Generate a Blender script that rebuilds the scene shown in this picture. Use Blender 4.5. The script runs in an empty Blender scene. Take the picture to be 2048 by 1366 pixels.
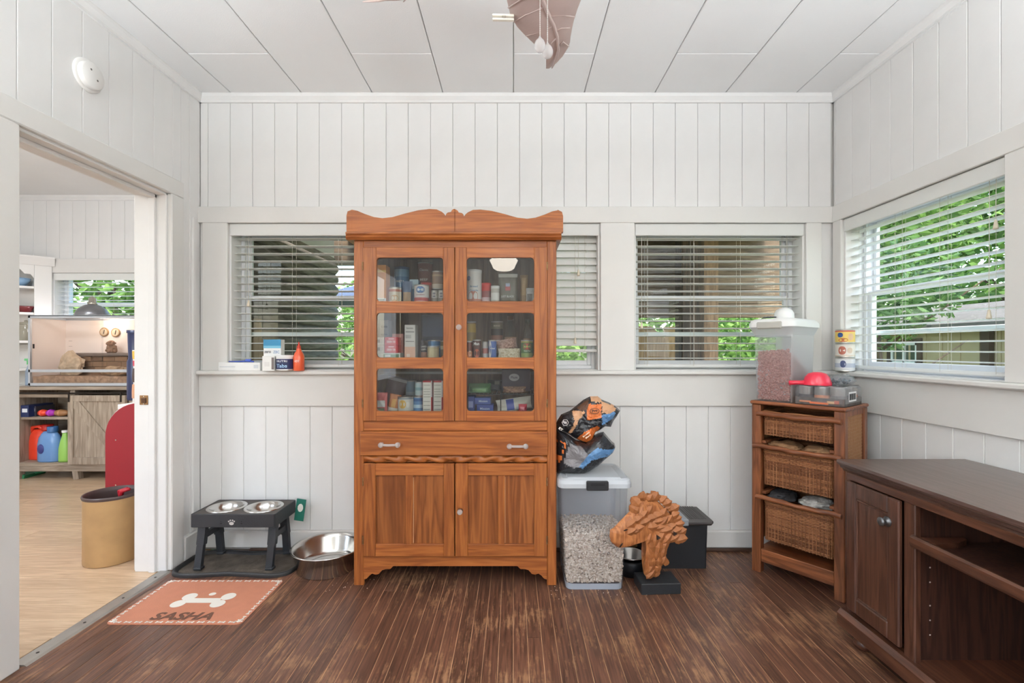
import bpy, math, random
from mathutils import Matrix, Vector, noise
R = math.radians
random.seed(7)
SC = bpy.context.scene
COL = SC.collection

# ---------------------------------------------------------------- camera
F, CX, CY, H = 947.0, 1027.0, 697.0, 1.178      # focal length and vanishing point in pixels of the 2048x1366 frame, eye height
XL, XR, YB, ZC = -1.833, 1.871, 2.77, 2.66       # left wall, right wall, back wall, ceiling
YR = -3.0                                        # wall behind the camera
cam = bpy.data.cameras.new('camera')
cam.sensor_width = 36.0
cam.lens = 36.0 * F / 2048
cam.shift_x = -(CX - 1024) / 2048
cam.shift_y = (CY - 683) / 2048
cam.clip_start = 0.02
camo = bpy.data.objects.new('camera', cam)
COL.objects.link(camo)
camo.location = (0, 0, H)
camo.rotation_euler = (R(90), 0, 0)
SC.camera = camo

# ---------------------------------------------------------------- sky, sun, daylight
world = bpy.data.worlds.new('world')
SC.world = world
world.use_nodes = True
wn = world.node_tree
sky = wn.nodes.new('ShaderNodeTexSky')
sky.sky_type = 'NISHITA'
sky.sun_disc = False
sky.sun_elevation = R(63)
sky.sun_rotation = R(180)
sky.air_density = 1.3
sky.dust_density = 3.0
sky.ozone_density = 1.0
wn.links.new(sky.outputs[0], wn.nodes['Background'].inputs[0])
wn.nodes['Background'].inputs[1].default_value = 1.1

KX_W = -3.6
def area(name, loc, rot, sx, sy, power, col=(1, 1, 1)):
    d = bpy.data.lights.new(name, 'AREA')
    d.shape = 'RECTANGLE'; d.size = sx; d.size_y = sy; d.energy = power; d.color = col
    o = bpy.data.objects.new(name, d); COL.objects.link(o)
    o.location = loc; o.rotation_euler = rot
    return o

sd = bpy.data.lights.new('sun', 'SUN')
sd.energy = 3.8; sd.angle = R(3); sd.color = (1, .95, .86)
so = bpy.data.objects.new('sun', sd); COL.objects.link(so)
so.rotation_euler = (R(27), 0, R(3))
# area fills added as daylight at unseen rear, left, near-right and kitchen windows
area('rear_window_fill', (1.15, YR + .02, 1.5), (R(90), 0, 0), 1.2, 1.5, 10, (.92, .96, 1.0))
area('daylight_left_window', (XL + .02, -1.5, 1.5), (0, R(-90), 0), 1.5, 2.2, 26, (.92, .96, 1.0))
area('near_right_fill', (XR - .12, .02, 1.48), (0, R(90), 0), .8, .85, 9, (.95, .98, 1.0))
area('kitchen_window_fill', (KX_W, .32, 1.5), (R(90), 0, 0), 1.6, 1.4, 8, (.95, .98, 1.0))

vs = SC.view_settings
vs.view_transform = 'Standard'
vs.look = 'None'
vs.exposure = -0.1
vs.gamma = 1.0
vs.use_curve_mapping = False

# ---------------------------------------------------------------- helpers
def px(x, Z): return (x - CX) * Z / F
def pz(y, Z): return H + (CY - y) * Z / F

def lin(c):
    return tuple(((v / 255) / 12.92 if v / 255 <= .04045 else ((v / 255 + .055) / 1.055) ** 2.4) for v in c)

class MB:
    """collects faces; build() links them as one mesh object"""
    def __init__(s): s.v = []; s.f = []; s.m = []; s.s = []; s.k = 0; s.sm = False; s.T = None
    def mat(s, k): s.k = k; return s
    def smooth(s, b=True): s.sm = b; return s
    def add(s, vs, fs):
        o = len(s.v)
        if s.T is not None: vs = [tuple(s.T @ Vector(p)) for p in vs]
        s.v += [tuple(p) for p in vs]
        for f in fs:
            s.f.append(tuple(i + o for i in f)); s.m.append(s.k); s.s.append(s.sm)
        return s
    def box(s, x0, x1, y0, y1, z0, z1, b=0.0):
        if x0 > x1: x0, x1 = x1, x0
        if y0 > y1: y0, y1 = y1, y0
        if z0 > z1: z0, z1 = z1, z0
        b = min(b, (x1 - x0) * .45, (y1 - y0) * .45, (z1 - z0) * .45)
        if b <= 0:
            return s.add([(x0, y0, z0), (x1, y0, z0), (x1, y1, z0), (x0, y1, z0), (x0, y0, z1), (x1, y0, z1), (x1, y1, z1), (x0, y1, z1)],
                         [(0, 3, 2, 1), (4, 5, 6, 7), (0, 1, 5, 4), (1, 2, 6, 5), (2, 3, 7, 6), (3, 0, 4, 7)])
        vs = []; idx = {}
        lo = (x0, y0, z0); hi = (x1, y1, z1)
        for sx in (0, 1):
            for sy in (0, 1):
                for sz in (0, 1):
                    sg = (sx, sy, sz)
                    for a in range(3):
                        p = []
                        for d in range(3):
                            e = hi[d] if sg[d] else lo[d]
                            if d != a: e += -b if sg[d] else b
                            p.append(e)
                        idx[(sg, a)] = len(vs); vs.append(p)
        fs = []
        for a in range(3):
            u, w = (a + 1) % 3, (a + 2) % 3
            for sa in (0, 1):
                q = []
                for (cu, cw) in ((0, 0), (1, 0), (1, 1), (0, 1)):
                    sg = [0, 0, 0]; sg[a] = sa; sg[u] = cu; sg[w] = cw
                    q.append(idx[(tuple(sg), a)])
                fs.append(q if sa else q[::-1])
            for cu in (0, 1):
                for cw in (0, 1):
                    g0 = [0, 0, 0]; g0[u] = cu; g0[w] = cw
                    g1 = list(g0); g1[a] = 1
                    q = [idx[(tuple(g0), u)], idx[(tuple(g1), u)], idx[(tuple(g1), w)], idx[(tuple(g0), w)]]
                    fs.append(q if cu == cw else q[::-1])
        for sx in (0, 1):
            for sy in (0, 1):
                for sz in (0, 1):
                    q = [idx[((sx, sy, sz), a)] for a in range(3)]
                    fs.append(q if (sx + sy + sz) % 2 else q[::-1])
        return s.add(vs, fs)
    def prism(s, poly, a0, a1, axis='y'):
        """poly of 2D points extruded along an axis; (u,v) = (x,z) for y, (y,z) for x, (x,y) for z"""
        n = len(poly)
        def P(u, v, a):
            return (u, a, v) if axis == 'y' else ((a, u, v) if axis == 'x' else (u, v, a))
        vs = [P(u, v, a0) for u, v in poly] + [P(u, v, a1) for u, v in poly]
        fs = [tuple(range(n)), tuple(range(2 * n - 1, n - 1, -1))]
        fs += [(i, i + n, (i + 1) % n + n, (i + 1) % n) for i in range(n)]
        return s.add(vs, fs)
    def lathe(s, prof, c=(0, 0, 0), seg=24, axis='z', sx=1.0, sy=1.0):
        """prof of (radius, height); radius 0 closes the end"""
        vs = []; rings = []
        for r, h in prof:
            if r <= 1e-6:
                rings.append([len(vs)]); vs.append((0, 0, h))
            else:
                rings.append(list(range(len(vs), len(vs) + seg)))
                vs += [(r * sx * math.cos(2 * math.pi * i / seg), r * sy * math.sin(2 * math.pi * i / seg), h) for i in range(seg)]
        fs = []
        for a, b in zip(rings, rings[1:]):
            if len(a) == 1 and len(b) == 1: continue
            for i in range(seg):
                j = (i + 1) % seg
                if len(a) == 1: fs.append((a[0], b[j], b[i]))
                elif len(b) == 1: fs.append((a[i], a[j], b[0]))
                else: fs.append((a[i], a[j], b[j], b[i]))
        def Q(p):
            x, y, z = p
            if axis == 'y': x, y, z = x, z, y
            elif axis == 'x': x, y, z = z, x, y
            return (x + c[0], y + c[1], z + c[2])
        return s.add([Q(p) for p in vs], fs)
    def tube(s, path, r, seg=8, closed=False, caps=True):
        n = len(path); P = [Vector(p) for p in path]
        rr = r if isinstance(r, (list, tuple)) else [r] * n
        vs = []; up = None
        for i in range(n):
            a = P[i - 1] if (i > 0 or closed) else P[i]
            b = P[(i + 1) % n] if (i < n - 1 or closed) else P[i]
            t = (b - a)
            if t.length < 1e-9: t = Vector((0, 0, 1))
            t.normalize()
            if up is None or abs(up.dot(t)) > .99:
                up = Vector((0, 0, 1)) if abs(t.z) < .9 else Vector((1, 0, 0))
            u = (up - t * up.dot(t)).normalized(); w = t.cross(u)
            up = u
            for k in range(seg):
                an = 2 * math.pi * k / seg
                vs.append(tuple(P[i] + (u * math.cos(an) + w * math.sin(an)) * rr[i]))
        fs = []
        for i in range(n if closed else n - 1):
            j = (i + 1) % n
            for k in range(seg):
                l = (k + 1) % seg
                fs.append((i * seg + k, i * seg + l, j * seg + l, j * seg + k))
        if caps and not closed:
            fs.append(tuple(range(seg - 1, -1, -1))); fs.append(tuple(range((n - 1) * seg, n * seg)))
        return s.add(vs, fs)
    def bar(s, a, b, w, h=None):
        """square bar from a to b"""
        h = h or w
        A, B = Vector(a), Vector(b); t = (B - A).normalized()
        up = Vector((0, 0, 1)) if abs(t.z) < .95 else Vector((0, 1, 0))
        u = t.cross(up).normalized(); v = u.cross(t)
        vs = []
        for p in (A, B):
            for (i, j) in ((-1, -1), (1, -1), (1, 1), (-1, 1)):
                vs.append(tuple(p + u * i * w / 2 + v * j * h / 2))
        return s.add(vs, [(3, 2, 1, 0), (4, 5, 6, 7), (0, 1, 5, 4), (1, 2, 6, 5), (2, 3, 7, 6), (3, 0, 4, 7)])
    def grid(s, nu, nv, fn, wrap_u=False, wrap_v=False):
        vs = [fn(i / (nu if wrap_u else nu - 1), j / (nv if wrap_v else nv - 1)) for j in range(nv) for i in range(nu)]
        fs = []
        for j in range(nv if wrap_v else nv - 1):
            for i in range(nu if wrap_u else nu - 1):
                a, b = i, (i + 1) % nu; c, d = j, (j + 1) % nv
                fs.append((c * nu + a, c * nu + b, d * nu + b, d * nu + a))
        return s.add(vs, fs)
    def mesh(s, name, mats):
        me = bpy.data.meshes.new(name)
        me.from_pydata(s.v, [], s.f)
        if not isinstance(mats, (list, tuple)): mats = [mats]
        for m in mats: me.materials.append(m)
        me.polygons.foreach_set('material_index', s.m)
        me.polygons.foreach_set('use_smooth', s.s)
        me.update()
        return me
    def part(s, name, mats, parent, world=True):
        """a child; the vertices are in world space (parent unrotated) or in the parent's own space"""
        if world:
            w = wmat(parent).inverted()
            s.v = [tuple(w @ Vector(p)) for p in s.v]
        o = bpy.data.objects.new(name, s.mesh(name, mats)); COL.objects.link(o)
        o.parent = parent
        return o
    def top(s, name, mats, label=None, cat=None, group=None, kind=None):
        """a top-level thing of one mesh, origin at the middle of its base"""
        lo = [min(p[i] for p in s.v) for i in range(3)]; hi = [max(p[i] for p in s.v) for i in range(3)]
        c = ((lo[0] + hi[0]) / 2, (lo[1] + hi[1]) / 2, lo[2])
        s.v = [(p[0] - c[0], p[1] - c[1], p[2] - c[2]) for p in s.v]
        o = bpy.data.objects.new(name, s.mesh(name, mats)); COL.objects.link(o)
        o.location = c
        return tag(o, label, cat, group, kind)
    def struct(s, name, mats, label=None):
        return s.top(name, mats, label, None, None, 'structure')

def wmat(o):
    m = Matrix.Identity(4)
    while o is not None:
        m = (Matrix.Translation(o.location) @ o.rotation_euler.to_matrix().to_4x4() @ Matrix.Diagonal((*o.scale, 1))) @ m
        o = o.parent
    return m

def tag(o, label=None, cat=None, group=None, kind=None):
    if label: o['label'] = label
    if cat: o['category'] = cat
    if group: o['group'] = group
    if kind: o['kind'] = kind
    return o

def thing(name, label, cat, loc=(0, 0, 0), rotz=0, group=None):
    o = bpy.data.objects.new(name, None); COL.objects.link(o)
    o.empty_display_size = .05
    o.location = loc; o.rotation_euler = (0, 0, rotz)
    return tag(o, label, cat, group)

def child(name, me, parent, loc=(0, 0, 0), rot=(0, 0, 0), scale=(1, 1, 1)):
    o = bpy.data.objects.new(name, me); COL.objects.link(o)
    o.parent = parent; o.location = loc; o.rotation_euler = rot; o.scale = scale
    return o

_tx = {}
def text_mesh(txt, h, w=None, bold=0.0, shear=0.0):
    """flat lettering as (verts2d, faces), centred, cap height h, squeezed to width w"""
    key = (txt, bold, shear)
    if key not in _tx:
        cu = bpy.data.curves.new('lettering', 'FONT')
        cu.body = txt; cu.size = 1.0; cu.offset = bold; cu.shear = shear; cu.resolution_u = 3; cu.fill_mode = 'FRONT'
        o = bpy.data.objects.new('lettering', cu); COL.objects.link(o)
        bpy.context.view_layer.update()
        me = o.to_mesh()
        vs = [(p.co.x, p.co.y) for p in me.vertices]; fs = [tuple(p.vertices) for p in me.polygons]
        nz = sum(p.normal.z for p in me.polygons)
        if nz < 0: fs = [f[::-1] for f in fs]
        o.to_mesh_clear(); bpy.data.objects.remove(o); bpy.data.curves.remove(cu)
        _tx[key] = (vs, fs)
    vs, fs = _tx[key]
    x0, x1 = min(p[0] for p in vs), max(p[0] for p in vs); y0, y1 = min(p[1] for p in vs), max(p[1] for p in vs)
    k = h / (y1 - y0); kx = (w / (x1 - x0)) if w else k
    return [((x - (x0 + x1) / 2) * kx, (y - (y0 + y1) / 2) * k) for x, y in vs], fs

# ---------------------------------------------------------------- materials
_M = {}
def nt(name):
    m = bpy.data.materials.new(name); m.use_nodes = True
    t = m.node_tree; b = t.nodes['Principled BSDF']
    return m, t, b

def mat(name, col, rough=.55, metal=0.0, var=0.0, scale=6.0, bump=0.0, bscale=60.0, trans=0.0, coat=0.0, emit=None, estr=0.0, spec=.5, rnd=0.0):
    if name in _M: return _M[name]
    m, t, b = nt(name); L = t.links.new; N = t.nodes.new
    c = (*lin(col), 1)
    b.inputs['Base Color'].default_value = c
    b.inputs['Roughness'].default_value = rough
    b.inputs['Metallic'].default_value = metal
    b.inputs['Specular IOR Level'].default_value = spec
    b.inputs['Coat Weight'].default_value = coat
    b.inputs['Coat Roughness'].default_value = .15
    b.inputs['Transmission Weight'].default_value = trans
    if emit:
        b.inputs['Emission Color'].default_value = (*lin(emit), 1); b.inputs['Emission Strength'].default_value = estr
    tc = N('ShaderNodeTexCoord')
    src = None
    if var > 0:
        n = N('ShaderNodeTexNoise'); n.inputs['Scale'].default_value = scale; n.inputs['Detail'].default_value = 4
        L(tc.outputs['Object'], n.inputs['Vector'])
        mx = N('ShaderNodeMix'); mx.data_type = 'RGBA'; mx.blend_type = 'MULTIPLY'
        mr = N('ShaderNodeMapRange'); mr.inputs[1].default_value = .3; mr.inputs[2].default_value = .7
        mr.inputs[3].default_value = 1 - var; mr.inputs[4].default_value = 1 + var * .4
        L(n.outputs[0], mr.inputs[0])
        mx.inputs[0].default_value = 1; mx.inputs[6].default_value = c
        L(mr.outputs[0], mx.inputs[7]); L(mx.outputs[2], b.inputs['Base Color'])
        src = mx.outputs[2]
    if rnd > 0:
        oi = N('ShaderNodeObjectInfo'); hs = N('ShaderNodeHueSaturation')
        mr = N('ShaderNodeMapRange'); mr.inputs[3].default_value = 1 - rnd; mr.inputs[4].default_value = 1 + rnd
        L(oi.outputs['Random'], mr.inputs[0]); L(mr.outputs[0], hs.inputs['Value'])
        if src: L(src, hs.inputs['Color'])
        else: hs.inputs['Color'].default_value = c
        L(hs.outputs[0], b.inputs['Base Color'])
    if bump > 0:
        n2 = N('ShaderNodeTexNoise'); n2.inputs['Scale'].default_value = bscale; n2.inputs['Detail'].default_value = 3
        L(tc.outputs['Object'], n2.inputs['Vector'])
        bp = N('ShaderNodeBump'); bp.inputs['Strength'].default_value = bump; bp.inputs['Distance'].default_value = .01
        L(n2.outputs[0], bp.inputs['Height']); L(bp.outputs[0], b.inputs['Normal'])
    _M[name] = m
    return m

def wood(name, dark, light, axis='z', scale=1.0, rough=.4, rnd=.12, stretch=14.0, contrast=(.3, .7), bump=.15, coat=0.0, rings=.5, spec=.5):
    if name in _M: return _M[name]
    m, t, b = nt(name); L = t.links.new; N = t.nodes.new
    b.inputs['Roughness'].default_value = rough
    b.inputs['Coat Weight'].default_value = coat; b.inputs['Coat Roughness'].default_value = .2
    b.inputs['Specular IOR Level'].default_value = spec
    tc = N('ShaderNodeTexCoord'); oi = N('ShaderNodeObjectInfo')
    off = N('ShaderNodeVectorMath'); off.operation = 'MULTIPLY_ADD'
    cmb = N('ShaderNodeCombineXYZ')
    ml = N('ShaderNodeMath'); ml.operation = 'MULTIPLY'; ml.inputs[1].default_value = 37.0
    L(oi.outputs['Random'], ml.inputs[0])
    for i in range(3): L(ml.outputs[0], cmb.inputs[i])
    ad = N('ShaderNodeVectorMath'); ad.operation = 'ADD'
    L(tc.outputs['Object'], ad.inputs[0]); L(cmb.outputs[0], ad.inputs[1])
    mp = N('ShaderNodeMapping')
    sc = [stretch * scale] * 3; sc['xyz'.index(axis)] = scale
    mp.inputs['Scale'].default_value = sc
    L(ad.outputs[0], mp.inputs['Vector'])
    n1 = N('ShaderNodeTexNoise'); n1.inputs['Scale'].default_value = 1.4; n1.inputs['Detail'].default_value = 3; n1.inputs['Distortion'].default_value = .6
    L(mp.outputs[0], n1.inputs['Vector'])
    wv = N('ShaderNodeMath'); wv.operation = 'MULTIPLY'; wv.inputs[1].default_value = 9.0
    L(n1.outputs[0], wv.inputs[0])
    fr = N('ShaderNodeMath'); fr.operation = 'PINGPONG'; fr.inputs[1].default_value = 1.0
    L(wv.outputs[0], fr.inputs[0])
    n2 = N('ShaderNodeTexNoise'); n2.inputs['Scale'].default_value = 9.0; n2.inputs['Detail'].default_value = 4
    L(mp.outputs[0], n2.inputs['Vector'])
    mx0 = N('ShaderNodeMix'); mx0.data_type = 'FLOAT'; mx0.inputs[0].default_value = rings
    L(n2.outputs[0], mx0.inputs[2]); L(fr.outputs[0], mx0.inputs[3])
    cr = N('ShaderNodeValToRGB')
    cr.color_ramp.elements[0].position = contrast[0]; cr.color_ramp.elements[0].color = (*lin(dark), 1)
    cr.color_ramp.elements[1].position = contrast[1]; cr.color_ramp.elements[1].color = (*lin(light), 1)
    L(mx0.outputs[0], cr.inputs[0])
    hs = N('ShaderNodeHueSaturation'); mr = N('ShaderNodeMapRange')
    mr.inputs[3].default_value = 1 - rnd; mr.inputs[4].default_value = 1 + rnd
    L(oi.outputs['Random'], mr.inputs[0]); L(mr.outputs[0], hs.inputs['Value']); L(cr.outputs[0], hs.inputs['Color'])
    L(hs.outputs[0], b.inputs['Base Color'])
    bp = N('ShaderNodeBump'); bp.inputs['Strength'].default_value = bump; bp.inputs['Distance'].default_value = .003
    L(mx0.outputs[0], bp.inputs['Height']); L(bp.outputs[0], b.inputs['Normal'])
    _M[name] = m
    return m

def glass(name, tint=(255, 255, 255), opacity=0.0, rough=.02, ior=1.45, body=(255, 255, 255), grain=0.0, refl=1.0):
    """thin sheet: what is seen through it, plus its reflection, plus (opacity) a milky body"""
    if name in _M: return _M[name]
    m, t, b = nt(name); L = t.links.new; N = t.nodes.new
    t.nodes.remove(b)
    tr = N('ShaderNodeBsdfTransparent'); tr.inputs[0].default_value = (*lin(tint), 1)
    gl = N('ShaderNodeBsdfGlossy'); gl.inputs['Roughness'].default_value = rough
    fn = N('ShaderNodeFresnel'); fn.inputs['IOR'].default_value = ior
    fm = N('ShaderNodeMath'); fm.operation = 'MULTIPLY'; fm.inputs[1].default_value = refl
    ge = N('ShaderNodeNewGeometry'); bk = N('ShaderNodeMath'); bk.operation = 'SUBTRACT'; bk.inputs[0].default_value = 1.0
    L(ge.outputs['Backfacing'], bk.inputs[1])
    f2 = N('ShaderNodeMath'); f2.operation = 'MULTIPLY'; L(fn.outputs[0], f2.inputs[0]); L(bk.outputs[0], f2.inputs[1])
    L(f2.outputs[0], fm.inputs[0])
    last = tr.outputs[0]
    if opacity > 0:
        df = N('ShaderNodeBsdfDiffuse'); df.inputs[0].default_value = (*lin(body), 1)
        tl = N('ShaderNodeBsdfTranslucent'); tl.inputs[0].default_value = (*lin(body), 1)
        a = N('ShaderNodeMixShader'); a.inputs[0].default_value = .4
        L(df.outputs[0], a.inputs[1]); L(tl.outputs[0], a.inputs[2])
        k = N('ShaderNodeMixShader'); k.inputs[0].default_value = opacity
        if grain > 0:
            tc = N('ShaderNodeTexCoord'); n = N('ShaderNodeTexNoise'); n.inputs['Scale'].default_value = 9
            L(tc.outputs['Object'], n.inputs['Vector'])
            mr = N('ShaderNodeMapRange'); mr.inputs[1].default_value = .35; mr.inputs[2].default_value = .65
            mr.inputs[3].default_value = max(0, opacity - grain); mr.inputs[4].default_value = min(1, opacity + grain)
            L(n.outputs[0], mr.inputs[0]); L(mr.outputs[0], k.inputs[0])
        L(last, k.inputs[1]); L(a.outputs[0], k.inputs[2])
        last = k.outputs[0]
    x = N('ShaderNodeMixShader')
    L(fm.outputs[0], x.inputs[0]); L(last, x.inputs[1]); L(gl.outputs[0], x.inputs[2])
    L(x.outputs[0], t.nodes['Material Output'].inputs[0])
    _M[name] = m
    return m

def pebble(name, c1, c2, scale=120.0, rough=.8):
    if name in _M: return _M[name]
    m, t, b = nt(name); L = t.links.new; N = t.nodes.new
    tc = N('ShaderNodeTexCoord'); v = N('ShaderNodeTexVoronoi'); v.inputs['Scale'].default_value = scale
    L(tc.outputs['Object'], v.inputs['Vector'])
    cr = N('ShaderNodeValToRGB')
    cr.color_ramp.elements[0].color = (*lin(c1), 1); cr.color_ramp.elements[1].color = (*lin(c2), 1)
    sp = N('ShaderNodeSeparateColor'); L(v.outputs['Color'], sp.inputs[0]); L(sp.outputs[0], cr.inputs[0])
    L(cr.outputs[0], b.inputs['Base Color'])
    bp = N('ShaderNodeBump'); bp.inputs['Strength'].default_value = .6; bp.inputs['Distance'].default_value = .004; bp.invert = True
    L(v.outputs['Distance'], bp.inputs['Height']); L(bp.outputs[0], b.inputs['Normal'])
    b.inputs['Roughness'].default_value = rough
    _M[name] = m
    return m

def floor_mat(name):
    m, t, b = nt(name); L = t.links.new; N = t.nodes.new
    tc = N('ShaderNodeTexCoord'); oi = N('ShaderNodeObjectInfo'); ge = N('ShaderNodeNewGeometry')
    # grain along y
    cmb = N('ShaderNodeCombineXYZ'); ml = N('ShaderNodeMath'); ml.operation = 'MULTIPLY'; ml.inputs[1].default_value = 53
    L(oi.outputs['Random'], ml.inputs[0]); L(ml.outputs[0], cmb.inputs[0]); L(ml.outputs[0], cmb.inputs[1])
    ad = N('ShaderNodeVectorMath'); ad.operation = 'ADD'; L(ge.outputs['Position'], ad.inputs[0]); L(cmb.outputs[0], ad.inputs[1])
    mp = N('ShaderNodeMapping'); mp.inputs['Scale'].default_value = (70, 3.2, 1); L(ad.outputs[0], mp.inputs['Vector'])
    n1 = N('ShaderNodeTexNoise'); n1.inputs['Scale'].default_value = 1.6; n1.inputs['Detail'].default_value = 5; L(mp.outputs[0], n1.inputs['Vector'])
    cr = N('ShaderNodeValToRGB')
    e = cr.color_ramp.elements
    e[0].position = .3; e[0].color = (*lin((62, 38, 29)), 1); e[1].position = .75; e[1].color = (*lin((122, 82, 63)), 1)
    L(n1.outputs[0], cr.inputs[0])
    hs = N('ShaderNodeHueSaturation'); mr = N('ShaderNodeMapRange'); mr.inputs[3].default_value = .78; mr.inputs[4].default_value = 1.18
    L(oi.outputs['Random'], mr.inputs[0]); L(mr.outputs[0], hs.inputs['Value']); L(cr.outputs[0], hs.inputs['Color'])
    # worn patches, down to bare wood, in world space
    n2 = N('ShaderNodeTexNoise'); n2.inputs['Scale'].default_value = 2.3; n2.inputs['Detail'].default_value = 9; n2.inputs['Roughness'].default_value = .72
    L(ge.outputs['Position'], n2.inputs['Vector'])
    mp3 = N('ShaderNodeMapping'); mp3.inputs['Scale'].default_value = (60, 6, 1); L(ge.outputs['Position'], mp3.inputs['Vector'])
    n3 = N('ShaderNodeTexNoise'); n3.inputs['Scale'].default_value = 1.0; n3.inputs['Detail'].default_value = 6; n3.inputs['Roughness'].default_value = .7
    L(mp3.outputs[0], n3.inputs['Vector'])
    mu = N('ShaderNodeMath'); mu.operation = 'MULTIPLY'; L(n2.outputs[0], mu.inputs[0]); L(n3.outputs[0], mu.inputs[1])
    mk = N('ShaderNodeMapRange'); mk.inputs[1].default_value = .262; mk.inputs[2].default_value = .35; mk.inputs[3].default_value = 0; mk.inputs[4].default_value = .75
    L(mu.outputs[0], mk.inputs[0])
    mx = N('ShaderNodeMix'); mx.data_type = 'RGBA'; mx.inputs[7].default_value = (*lin((168, 126, 92)), 1)
    L(mk.outputs[0], mx.inputs[0]); L(hs.outputs[0], mx.inputs[6])
    L(mx.outputs[2], b.inputs['Base Color'])
    rr = N('ShaderNodeMapRange'); rr.inputs[3].default_value = .24; rr.inputs[4].default_value = .5; L(n2.outputs[0], rr.inputs[0])
    L(rr.outputs[0], b.inputs['Roughness'])
    bp = N('ShaderNodeBump'); bp.inputs['Strength'].default_value = .22; bp.inputs['Distance'].default_value = .003
    L(n1.outputs[0], bp.inputs['Height']); L(bp.outputs[0], b.inputs['Normal'])
    return m

WHITE = mat('white_painted_wood', (233, 232, 230), .45, var=.035, scale=5, bump=.05, bscale=25)
TRIM = mat('cream_painted_trim', (226, 224, 220), .42, var=.03, scale=4, bump=.04, bscale=20)
CEIL = mat('ceiling_board', (236, 236, 235), .8, var=.02, scale=3, bump=.08, bscale=180)
SHELLM = mat('wall_core', (215, 213, 208), .7)
FLOORW = floor_mat('worn_dark_floor_boards')
LAMIN = wood('honey_laminate', (178, 146, 114), (216, 188, 156), 'x', 1.2, .33, .08, 12, (.2, .8), .03, rings=.3)
SUBF = mat('subfloor', (196, 156, 120), .9, var=.5, scale=9)
def blind_mat():
    m, t, b = nt('white_blind_slat')
    b.inputs['Base Color'].default_value = (*lin((250, 250, 248)), 1); b.inputs['Roughness'].default_value = .4
    tl = t.nodes.new('ShaderNodeBsdfTranslucent'); tl.inputs[0].default_value = (*lin((250, 250, 246)), 1)
    mx = t.nodes.new('ShaderNodeMixShader'); mx.inputs[0].default_value = .3
    t.links.new(b.outputs[0], mx.inputs[1]); t.links.new(tl.outputs[0], mx.inputs[2]); t.links.new(mx.outputs[0], t.nodes['Material Output'].inputs[0])
    return m
BLIND = blind_mat()
VINYL = mat('white_window_frame', (238, 240, 243), .35)
PANE = glass('window_glass', (250, 253, 252), 0, .01, 1.45)
CORD = mat('blind_cord', (214, 208, 196), .8)
STEEL = mat('stainless_steel', (208, 206, 202), .2, 1.0, var=.08, scale=30)
BLACKP = mat('black_plastic', (32, 33, 36), .45, bump=.1, bscale=200)
CLEARK = glass('clear_cut_glass', (250, 250, 250), .42, .04, 1.5, (250, 250, 250))
SHELFW = mat('white_paint_smooth', (236, 234, 230), .5)
def pm(col, rough=.45, **k): return mat('print_%d_%d_%d_%d' % (*col, int(rough * 100)), col, rough, **k)

# ================================================================ THE SETTING
def frame_m(loc, rz): return Matrix.Translation(loc) @ Matrix.Rotation(rz, 4, 'Z')
FB = frame_m((XL, YB, 0), 0)              # back wall:  local x to the right, y outward
FR = frame_m((XR, YB, 0), R(-90))         # right wall: local x toward the camera
FL = frame_m((XL, YR, 0), R(90))          # left wall:  local x away from the camera
FRZ, FLZ = R(-90), R(90)
WB, WS = XR - XL, YB - YR
ZT0, ZT1 = 1.909, 2.003                   # head trim over the windows
ZS = 1.05                                 # window ledge
ZAP, ZBB = .842, .117                     # apron bottom, baseboard top

_bm = {}
def piece(w, t, h, m, b=.0022):
    k = (round(w, 4), round(t, 4), round(h, 4), m.name, b)
    if k not in _bm:
        _bm[k] = MB().box(0, w, 0, t, 0, h, b).mesh('board', m)
    return _bm[k]

def boards(wall, fm, rz, xs, z0, z1, m=None, gap=.0016, t=.012, name='board'):
    m = m or WHITE
    for a, b in zip(xs, xs[1:]):
        if b - a < .012: continue
        p = fm @ Vector((a + gap / 2, 0, z0))
        child(name, piece(b - a - gap, t, z1 - z0, m), wall, tuple(p - wall.location), (0, 0, rz))

def seams(first, step, lo, hi):
    k = math.ceil((lo - first) / step + 1e-6); out = [lo]
    while first + k * step < hi - 1e-6:
        out.append(first + k * step); k += 1
    return out + [hi]

def shell(name, fm, length, holes, th=.13, z1=ZC, y0=.012, ext=0.0):
    """wall core with rectangular holes (x0,x1,z0,z1)"""
    mb = MB(); mb.T = fm
    xs = sorted({-ext, length + ext, *[h[0] for h in holes], *[h[1] for h in holes]})
    for a, b in zip(xs, xs[1:]):
        hs = [h for h in holes if h[0] <= a + 1e-6 and h[1] >= b - 1e-6]
        if not hs: mb.box(a, b, y0, th, 0, z1)
        else:
            h = hs[0]
            if h[2] > .01: mb.box(a, b, y0, th, 0, h[2])
            if h[3] < z1 - .01: mb.box(a, b, y0, th, h[3], z1)
    return mb.struct(name, SHELLM)

_tn = [0]
def trim(fm, boxes, m=None, label=None, b=.003, name=None):
    _tn[0] += 1
    mb = MB(); mb.T = fm
    for bx in boxes: mb.box(*bx, b)
    return mb.struct(name or f'trim_{_tn[0]}', m or TRIM, label)

def trim_profile(fm, prof, x0, x1, m=None, label=None, name=None):
    _tn[0] += 1
    mb = MB(); mb.T = fm
    mb.prism(prof, x0, x1, 'x')
    return mb.struct(name or f'trim_{_tn[0]}', m or TRIM, label)

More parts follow.
